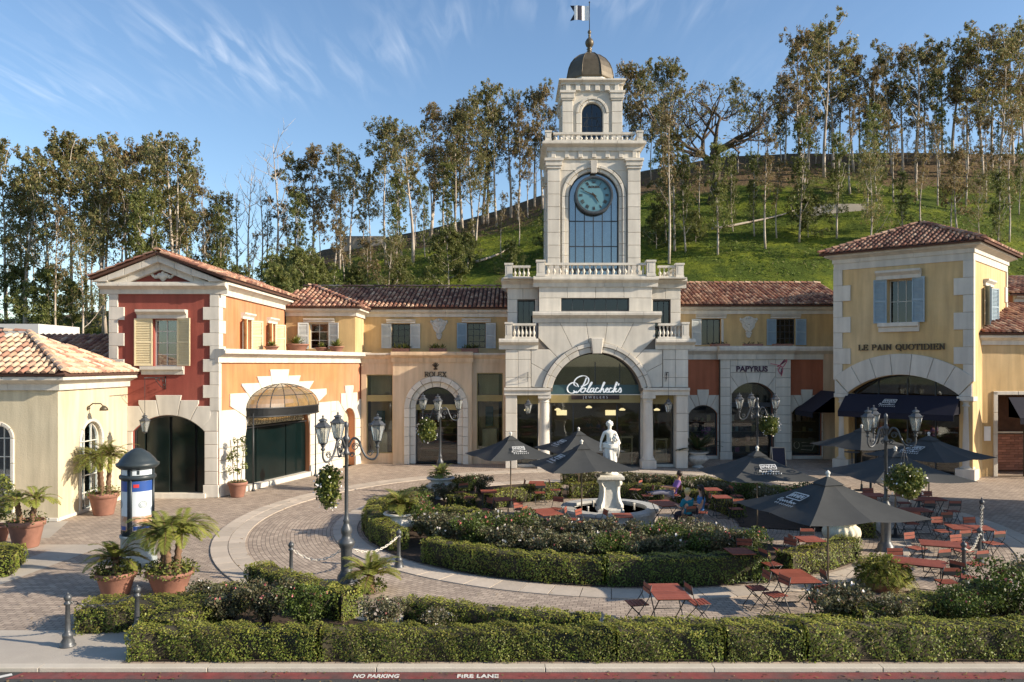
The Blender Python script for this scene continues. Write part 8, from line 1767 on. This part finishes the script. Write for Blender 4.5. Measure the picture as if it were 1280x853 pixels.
for hx_, key in ((-.30, 'hl'), (.11, 'hr')):
    b = MB(); x, y, z, _ = Nd[key]
    for k in range(5): b.tube([(x + (k - 2) * .014, y, z), (x + (k - 2) * .018, y - .02, z - .04 + abs(k - 1.5) * .008), (x + (k - 2) * .018, y - .015, z - .075 + abs(k - 1.5) * .014)], [.011, .010, .006], 5)
    b.build('hand', 'marble', st_)
# ---------------- umbrellas -------------------------------------------------
def umbrella(x, y, rot, label, s=1.0, logos=(0, 2), zr=1.98, za=2.72, base_label=None):
    t = thing('cafe_umbrella', (x, y, 0), label, 'umbrella', 'black cafe umbrellas'); Rd = 2.12 * s
    MB().tube([(x, y, .05), (x, y, za + .02)], .024, 8).build('pole', 'pole_wood', t)
    b = MB(); b.lathe([(.30, 0), (.30, .05), (.06, .08), (.045, .30), (.001, .30)], (x, y, 0), 20); b.build('stand', 'iron', t)
    b = MB(); b.lathe([(.03, za), (.045, za + .03), (.03, za + .06), (.055, za + .09), (.055, za + .13), (.02, za + .16), (.001, za + .18)], (x, y, 0), 12); b.build('finial', 'urn_white', t)
    def ribp(k, f):   # k 0..7 rib index, even = corner
        a = R(rot) + k * PI / 4; rr = Rd if k % 2 == 0 else Rd * .7071; sag = .06 * math.sin(PI * f) * s; return (x + rr * f * math.cos(a), y + rr * f * math.sin(a), za - (za - zr) * f ** .92 * (1 if k % 2 == 0 else .985) - sag)
    for k in range(8):
        b = MB(); V = []; m_ = 6
        for i in range(m_ + 1):
            for j in range(5):
                f = i / m_; p, q = ribp(k, f), ribp((k + 1) % 8, f); g_ = j / 4; z = p[2] * (1 - g_) + q[2] * g_ + (.05 * math.sin(PI * g_) * f * -1); e_ = .05 * math.sin(PI * g_) * f if i == m_ else 0
                V.append((p[0] * (1 - g_) + q[0] * g_ - e_ * math.cos(R(rot) + (k + .5) * PI / 4), p[1] * (1 - g_) + q[1] * g_ - e_ * math.sin(R(rot) + (k + .5) * PI / 4), z))
        b.add(V, [(i * 5 + j, i * 5 + 5 + j, i * 5 + 6 + j, i * 5 + 1 + j) for i in range(m_) for j in range(4)], 0, True); b.build('canopy_panel', 'umbrella_cloth', t)
    b = MB(); 
    for k in range(8): b.tube([ribp(k, .02 + .98 * i / 5)[:2] + (ribp(k, .02 + .98 * i / 5)[2] - .018,) for i in range(6)], .010, 4); b.tube([(x, y, za - .62), (lambda p: (p[0], p[1], p[2] - .02))(ribp(k, .5))], .008, 4)
    b.lathe([(.04, za - .68), (.05, za - .66), (.05, za - .58), (.04, za - .56)], (x, y, 0), 8); b.build('ribs', 'pole_wood', t)
    V = []; b = MB(); 
    for k in range(8): p = ribp(k, .17); V.append((p[0], p[1], p[2] + .03))
    V.append((x, y, za + .045)); b.add(V, [(k, (k + 1) % 8, 8) for k in range(8)], 0, False); b.build('vent_cap', 'umbrella_cloth', t)
    for k in logos:      # printed on one panel: between ribs k and k+1 (centre rib of a side)
        p, q = Vector(ribp(k, .62)), Vector(ribp((k + 2) % 8, .62)); m_ = Vector(ribp((k + 1) % 8, .66)); o_ = m_; ex_ = (q - p).normalized(); tip = Vector(ribp((k + 1) % 8, .2)); ey_ = (tip - m_).normalized(); nz_v = ex_.cross(ey_)
        if nz_v.z < 0: ex_ = -ex_; nz_v = -nz_v
        lg = logo(t, o_ + nz_v * .035 - ey_ * .05, ex_, ey_, .55 * s, nz_v)
    return t
umbrella(-.05, 30.5, -112, 'black cafe umbrella left of the fountain, printed with a white mark', .92, (1 - 1,)); umbrella(2.75, 32.7, -115, 'black cafe umbrella directly behind the one beside the statue', .95, (6,))
umbrella(2.4, 27.3, -121, 'black cafe umbrella in front of the statue, largest near the fountain', 1.0, (6,)); umbrella(7.8, 25.2, -128, 'black cafe umbrella in front of the stationery shop', .97, (0,))
umbrella(7.62, 19.1, -121, 'large black cafe umbrella in the right foreground, nearest the camera', 1.06, (6,), za=2.76); umbrella(12.15, 25.1, -130, 'black cafe umbrella behind the leafy lamp basket at right', 1.08, ())
umbrella(16.0, 30.4, -105, 'black cafe umbrella in front of the right column of the cafe tower', 1.1, (6,)); umbrella(15.1, 34.2, -115, 'black cafe umbrella partly hidden behind the right street lamp', 1.0, ())
# ---------------- bistro furniture ------------------------------------------
def slat_mesh(ln, wd, th): 
    b = MB(); b.prism(Fr(0, 0, 0), rect(-ln / 2, ln / 2, 0, th), -wd / 2, wd / 2, 0, .003); me = bpy.data.meshes.new('slat'); me.from_pydata(b.v, [], b.f); me.materials.append(M['red_wood']); return me
def table_proto(w, l, nsl, name='bistro_table'):
    root = newobj(name, None, None, (0, 0, 0)); h = .73; b = MB()
    for s_ in (-1, 1):
        x = s_ * (w / 2 - .07)
        b.tube([(x, -l * .38, .02), (x, l * .36, h - .04)], .013, 5); b.tube([(x * .93, l * .38, .02), (x * .93, -l * .36, h - .04)], .013, 5)
        b.tube([(x, -l / 2 + .03, h - .03), (x, l / 2 - .03, h - .03)], .011, 4)
    for y in (-l * .38, l * .38): b.tube([(-(w / 2 - .07), y, .02), ((w / 2 - .07), y, .02)], .012, 5)
    b.tube([(-(w / 2 - .07), 0, .38), ((w / 2 - .07), 0, .38)], .010, 4)
    b.build('folding_frame', 'iron', root); top = b2 = MB().box(-w / 2 + .02, w / 2 - .02, -l / 2 + .02, l / 2 - .02, h - .022, h - .012).build('tabletop', 'twig', root); me = slat_mesh(w, l / nsl - .020, .02)
    for i in range(nsl): newobj('slat', me, top, (0, -l / 2 + l * (i + .5) / nsl, h - .006))
    return root
def chair_proto():
    root = newobj('folding_chair', None, None, (0, 0, 0)); b = MB(); w = .40
    for s_ in (-1, 1):
        x = s_ * w / 2
        b.tube([(x, -.24, .01), (x, -.02, .30), (x, .20, .60), (x, .25, .86)], .010, 5)        # front foot up to the back
        b.tube([(x * .92, .26, .01), (x * .92, .0, .26), (x * .92, -.18, .44)], .010, 5)
        b.tube([(x, -.20, .445), (x, .20, .445)], .009, 4)
    for y, z in ((-.24, .02), (.26, .02), (.0, .27)): b.tube([(-w / 2, y, z), (w / 2, y, z)], .009, 4)
    b.build('folding_frame', 'iron', root); me = slat_mesh(w, .062, .016); seat = MB().box(-.18, .18, -.19, .19, .440, .446).build('seat', 'iron', root)
    for i in range(5): newobj('slat', me, seat, (0, -.16 + i * .08, .448))
    back = MB().box(-.19, .19, .236, .241, .66, .84).build('backrest', 'iron', root)
    for z, y in ((.66, .222), (.755, .235)):
        b = MB(); b.prism(Fr(0, y, 0), rect(-w / 2, w / 2, z, z + .082), -.008, .008, 0, .003); b.build('slat', 'red_wood', back)
    return root
tp1, tp2, tp3, chp = table_proto(.6, .7, 8), table_proto(.72, 1.15, 10, 'long_bistro_table'), table_proto(1.15, .75, 8, 'wide_bistro_table'), chair_proto()
TT = [ # x, y, rot, kind, description, chairs [(dx, dy, facing deg, word)]
    (-.86, 29.4, 5, 0, 'small table with dark shade under it, left of the left umbrella pole', [(-.75, .35, 90, 'left')]),
    (-.35, 27.7, 12, 0, 'small table half in sun left of the left umbrella pole', [(-.6, -.5, 60, 'left'), (.65, -.4, -70, 'right')]),
    (.98, 31.6, -5, 0, 'table behind the left umbrella pole near the back hedge', [(-.7, .0, 90, 'left'), (.75, -.1, -90, 'right'), (.1, -.75, 180, 'near')]),
    (1.1, 25.3, 20, 1, 'sunlit table before the fountain under the umbrella', [(.85, .25, -75, 'right'), (1.2, -.2, -60, 'far right'), (-.9, .5, 110, 'left')]),
    (3.45, 24.75, 0, 0, 'table tucked against the front of the fountain basin', [(-.7, .35, 80, 'left')]),
    (7.55, 29.9, 3, 0, 'shaded table behind the seated women', [(1.0, .2, -90, 'right')]),
    (7.45, 28.2, 2, 0, 'shaded table right of the seated women', [(-.6, .1, 90, 'left'), (.3, -.8, 180, 'near')]),
    (5.2, 26.9, 15, 1, 'table at which the two women sit', []),
    (5.75, 20.0, 5, 0, 'small table against the outer ring hedge', [(.75, -.15, -100, 'right'), (.35, .75, 10, 'far')]),
    (8.05, 21.4, 5, 0, 'small table left of the ribbed urn', [(-.75, .0, 95, 'left'), (-.85, -.5, 60, 'front left')]),
    (6.35, 17.75, 4, 1, 'slatted table at the foot of the nearest umbrella', [(-.85, .05, 85, 'left'), (-.6, -.45, 70, 'front left'), (.9, .1, -95, 'right'), (.2, -.9, 180, 'near')]),
    (3.25, 16.55, 3, 1, 'big square red table in the front centre', [(-.62, .15, 75, 'left'), (.70, .2, -100, 'right')]),
    (9.75, 19.0, -28, 2, 'striped slatted table beside the bushy palm', [(-.1, .75, 0, 'far'), (.3, -.7, 180, 'near'), (.95, -.25, -120, 'right')]),
    (11.4, 20.9, -22, 2, 'long slatted table in sun nearest the chained bollards', [(-.6, -.8, 160, 'near left'), (.25, -.95, 160, 'near right'), (-.35, .75, -20, 'far left'), (.75, .45, -20, 'far right')]),
    (13.3, 23.0, -10, 2, 'long slatted table in front of the tall post', [(-.7, -.65, 170, 'near left'), (.2, -.75, 170, 'near right'), (-.35, .85, -10, 'far left'), (.6, .8, -10, 'far right')]),
    (13.0, 25.8, 0, 2, 'table in deep shade at the right', [(-.4, -.75, 180, 'near left'), (.6, -.75, 180, 'near right')]),
    (14.6, 27.9, 0, 2, 'table in the shaded row under the far right umbrella', [(-.45, -.8, 180, 'near left'), (.45, -.8, 180, 'near right'), (-.4, .8, 0, 'far left'), (.5, .8, 0, 'far right')]),
    (12.9, 28.6, 0, 2, 'table in the shaded row beside the right lamp basket', [(-.4, .8, 0, 'far left'), (.4, .8, 0, 'far right'), (-.4, -.8, 180, 'near left')]),
]
for x, y, rot, kind, desc, chs in TT:
    pr = (tp1, tp2, tp3)[kind]; sc = 1.0
    put(pr, (x, y, .035 if math.hypot(x - FX, y - FY) < 9.6 else .012), R(rot), sc, desc if len(desc.split()) <= 16 else desc, 'table', 'slatted bistro tables')
    for dx, dy, fa, wd in chs:
        put(chp, (x + dx, y + dy, .035 if math.hypot(x + dx - FX, y + dy - FY) < 9.6 else .012), R(fa) + PI + random.uniform(-.15, .15) if False else R(-fa) + random.uniform(-.12, .12), 1.0, 'red folding chair, %s side of %s' % (wd, ' '.join(desc.split()[:9])), 'chair', 'red slatted folding chairs')
for x, y, fa, lab in ((-2.0, 30.9, 150, 'orange lit folding chair alone by the hedge left of the fountain'), (.35, 26.3, -40, 'folding chair turned away beside the left umbrella pole'), (1.5, 27.4, 30, 'red folding chair near the left umbrella pole'), (4.9, 31.6, 120, 'folding chair with a pale and red back behind the fountain'), (8.3, 22.5, 180, 'red folding chair in shade under the nearest umbrella'), (9.3, 31.3, 90, 'red folding chair by the lamp before the stationery shop')):
    put(chp, (x, y, .035), R(-fa), 1.0, lab, 'chair', 'red slatted folding chairs')
t = thing('cafe_high_table', (17.3, 40.3, 0), 'round standing table beside the left column of the cafe tower', 'table'); MB().lathe([(.28, 0), (.26, .03), (.03, .05), (.03, .98), (.38, 1.0), (.38, 1.03)], (17.3, 40.3, 0), 20).build('pedestal_table', 'lamp_metal', t)
# sandwich board
t = thing('sandwich_board', (13.6, 40.5, 0), 'wooden framed sandwich board standing before the stationery shop', 'sign')
for s_ in (-1, 1):
    G_ = lambda u, v: (13.6 + u, 40.5 + s_ * (.30 - .26 * v / 1.25), v)
    b = MB(); [b.tube([G_(u, 0), G_(u, 1.25)], .03, 4) for u in (-.34, .34)]; [b.tube([G_(-.34, v), G_(.34, v)], .025, 4) for v in (.22, 1.22)]; b.build('frame', 'pale_wood', t); V = [G_(-.31, .25), G_(.31, .25), G_(.31, 1.2), G_(-.31, 1.2)]; b = MB(); b.add(V + [(p[0], p[1] + .012, p[2]) for p in V], [(0, 1, 2, 3), (7, 6, 5, 4)]); b.build('board', 'cloth_navy', t)
# ---------------- shop window goods -----------------------------------------
GP2 = Fr(9.24, 45.8, 0); goods = []
mk('goods', (.3, .3, .3), .6, .2, 4, ramp=[(.25, .08, .06), (.5, .48, .42), (.04, .05, .06), (.32, .05, .20), (.10, .22, .28), (.02, .02, .02), (.4, .28, .12), (.06, .12, .05), (.03, .03, .03)])
for u0, u1, v1, lab in ((1.05, 2.5, 2.5, 'left arched window'), (3.5, 5.7, 2.8, 'shop doorway'), (7.05, 8.5, 2.5, 'right arched window')):
    x, y, _ = GP2.P((u0 + u1) / 2, 0, -.9); t = thing('display_shelf', (x, y, 0), 'shelves of cards and gifts behind the %s of the stationery shop' % lab, 'shelf', 'stationery shop shelves'); n = int((u1 - u0) / .3)
    for k in range(4):
        v = .35 + k * .6; MB().fbox(GP2, u0, u1, v - .03, v, -.80, -.45).build('shelf_board', 'interior_wall', t)
        for i in range(n):
            if random.random() < .25: continue
            u = u0 + (i + .1) * (u1 - u0) / n; h_ = random.uniform(.15, .42); b = MB(); b.fbox(GP2, u, u + random.uniform(.12, .24), v + .001, v + h_, -.72, -.57); o = b.build('gift_box', 'goods', t)
x, y, _ = GP2.P(7.8, 0, -.5); t = thing('window_banner', (x, y, .3), 'blue poster with white drawing at the foot of the right arched window', 'poster'); MB().fbox(GP2, 7.05, 8.6, .3, 1.15, -.52, -.50).build('banner', 'sign_teal', t); b = MB(); strokes(b, GP2, [arcp(7.4, .75, .16, .2, 0, 360, 12), [(7.7, .9), (8.4, .95)], [(7.7, .7), (8.45, .7)], [(7.65, .5), (8.3, .45), (8.45, .9)]], .03, -.495, .004); b.build('banner_drawing', 'letter_white', t)
t = thing('window_flowers', GP2.P(2.1, 1.2, -.6), 'purple orchid flowers inside the left arched stationery window', 'flowers'); P = ellip(GP2.P(2.15, 1.55, -.6), (.3, .15, .25), 90, .2); V, F = leaves(P, .1, .9); np_mesh('blossoms', V - np.array(t.location), F, ['blossom_violet'], None, t)['kind'] = 'stuff'
# ---------------- people ----------------------------------------------------
def seated(name_lab, x, y, face, top, legs, hair, hairlong, lean=.0, skin_='skin', z0=.035, reach=.3, knees=None):
    """person on a chair; face = heading in degrees (direction of the knees)"""
    t = thing('person', (x, y, z0), name_lab, 'person', 'people at the fountain tables'); a = R(face); fx, fy = math.cos(a), math.sin(a); rx, ry = fy, -fx
    def p(f, r_, z, rad): return (x + fx * f + rx * r_, y + fy * f + ry * r_, z0 + z, rad)
    K = knees or dict(k=(.42, .50), a=(.44, .08), f=(.58, .04))
    B = {'hip': p(0, 0, .54, (.165, .13)), 'waist': p(-.03 - lean * .2, 0, .70, (.135, .10)), 'chest': p(-.03 - lean * .5, 0, .90, (.16, .11)), 'sh': p(-.03 - lean * .75, 0, 1.02, (.125, .08)), 'neck': p(-.02 - lean * .85, 0, 1.10, .05), 'jaw': p(.01 - lean, 0, 1.18, .07), 'head': p(-.0 - lean, 0, 1.27, .092), 'crown': p(-.01 - lean, 0, 1.34, .065)}
    E = [('hip', 'waist'), ('waist', 'chest'), ('chest', 'sh'), ('sh', 'neck'), ('neck', 'jaw'), ('jaw', 'head'), ('head', 'crown')]
    for s_, n_ in ((-1, 'l'), (1, 'r')):
        B['s' + n_] = p(-.03 - lean * .75, s_ * .17, 1.0, .058); B['e' + n_] = p(.06 - lean * .5, s_ * .235, .76, .043); B['w' + n_] = p(.06 + reach, s_ * .13, .79, .030); B['h' + n_] = p(.12 + reach, s_ * .11, .79, .030)
        B['t' + n_] = p(.12, s_ * .10, .53, .10); B['k' + n_] = p(K['k'][0], s_ * .11, K['k'][1], .068); B['a' + n_] = p(K['a'][0], s_ * .11, K['a'][1], .042); B['f' + n_] = p(K['f'][0], s_ * .12, K['f'][1], .036)
        E += [('sh', 's' + n_), ('s' + n_, 'e' + n_), ('e' + n_, 'w' + n_), ('w' + n_, 'h' + n_), ('hip', 't' + n_), ('t' + n_, 'k' + n_), ('k' + n_, 'a' + n_), ('a' + n_, 'f' + n_)]
    skin('body', B, E, skin_, t)
    def cloth(name, keys, edges, mat, g):
        N_ = {k: (B[k][0], B[k][1], B[k][2], (B[k][3][0] + g, B[k][3][1] + g) if isinstance(B[k][3], tuple) else B[k][3] + g) for k in keys}; skin(name, N_, edges, mat, t)
    cloth('shirt', ['waist', 'hip', 'chest', 'sh', 'sl', 'sr', 'el', 'er'], [('hip', 'waist'), ('waist', 'chest'), ('chest', 'sh'), ('sh', 'sl'), ('sh', 'sr'), ('sl', 'el'), ('sr', 'er')], top, .018)
    if legs: cloth('trousers', ['hip', 'tl', 'tr', 'kl', 'kr', 'al', 'ar'], [('hip', 'tl'), ('hip', 'tr'), ('tl', 'kl'), ('tr', 'kr'), ('kl', 'al'), ('kr', 'ar')], legs, .014)
    hx, hy, hz, _ = B['head']; b = MB(); b.lathe([(.001, -.10), (.07, -.09), (.105, -.03), (.112, .03), (.095, .08), (.05, .115), (.001, .125)], (hx - fx * .022, hy - fy * .022, hz + .01), 14)
    if hairlong:
        for k in range(9): q = (k - 4) * .035; ox, oy = rx * q - fx * .07, ry * q - fy * .07; b.tube([(hx + ox, hy + oy, hz + .05), (hx + ox * 1.4, hy + oy * 1.4, hz - .12), (hx + ox * 1.5, hy + oy * 1.5, hz - .34)], [.04, .045, .015], 6)
    b.build('hair', hair, t)
    b = MB(); b.ball((hx + fx * .10, hy + fy * .10, hz - .03), .016, n=6); b.build('nose', skin_, t); b = MB(); [b.ball((hx + fx * .088 + rx * s_ * .033, hy + fy * .088 + ry * s_ * .033, hz), .010, n=6) for s_ in (-1, 1)]; b.build('eyes', 'hair_dark', t)
    b = MB(); b.tube([(hx + fx * .088 + rx * q, hy + fy * .088 + ry * q, hz - .068) for q in (-.025, 0, .025)], .006, 4); b.build('mouth', 'poster_red', t)
    for n_ in 'lr':
        b = MB(); X, Y, Z, _ = B['h' + n_]
        for k in range(4): q = (k - 1.5) * .017; b.tube([(X + rx * q, Y + ry * q, Z), (X + rx * q + fx * .045, Y + ry * q + fy * .045, Z + .008), (X + rx * q + fx * .075, Y + ry * q + fy * .075, Z - .012 - .004 * abs(k - 1))], [.0095, .009, .006], 5)
        s_ = 1 if n_ == 'l' else -1; b.tube([(X + rx * s_ * .02 - fx * .02, Y + ry * s_ * .02 - fy * .02, Z), (X + rx * s_ * .045 + fx * .01, Y + ry * s_ * .045 + fy * .01, Z), (X + rx * s_ * .05 + fx * .035, Y + ry * s_ * .05 + fy * .035, Z - .005)], [.011, .010, .007], 5); b.build('fingers', skin_, t)
        b = MB(); X, Y, Z, _ = B['f' + n_]; b.ball((X, Y, Z), .05, n=8, sz=.7); b.ball((X - fx * .08, Y - fy * .08, Z), .045, n=8, sz=.8); b.build('shoe', 'cloth_navy', t)
    return t
def seat_for(x, y, face, lab): put(chp, (x, y, .035), R(face + 90), 1.0, lab, 'chair', 'red slatted folding chairs')
seated('blond woman in a teal top sitting with her back turned near the fountain', 5.75, 26.0, 118, 'cloth_teal', 'cloth_navy', 'hair_blond', False); seat_for(5.72, 25.95, 118, 'folding chair under the blond woman in teal')
seated('woman with long dark hair and a blue top sitting beside the blond woman', 6.35, 26.7, 165, 'cloth_blue', 'cloth_navy', 'hair_dark', True); seat_for(6.4, 26.7, 165, 'folding chair under the dark haired woman in blue')
seated('person in a purple top lounging with legs stretched out behind the fountain', 6.15, 30.2, 180, 'cloth_purple', 'cloth_grey', 'hair_dark', False, .22, 'skin_tan', knees=dict(k=(.46, .58), a=(.90, .52), f=(1.0, .56))); seat_for(6.2, 30.2, 180, 'folding chair under the lounging person behind the fountain'); put(chp, (5.15, 30.2, .035), R(-90), 1.0, 'folding chair holding the feet of the lounging person', 'chair', 'red slatted folding chairs')
n = 900; X = np.concatenate([rng.uniform(-13, 14, n), rng.uniform(-12, 14, 350)]); Y = np.concatenate([rng.uniform(15.5, 40, n), rng.uniform(13.6, 14.3, 350)]); Z = np.concatenate([np.full(n, .045), np.full(350, -.045)])
k = (np.hypot(X - FX, Y - FY) > 8.9) | (Y < 15); V, F = leaves(np.stack([X, Y, Z], 1)[k], .07, .5, np.tile([0, 0, 1.0], (int(k.sum()), 1)), 2.0)
tag(np_mesh('fallen_leaves', V, F, ['eucalyptus_rust']), 'dry leaves scattered on the paving and along the kerb', 'leaves', kind='stuff')
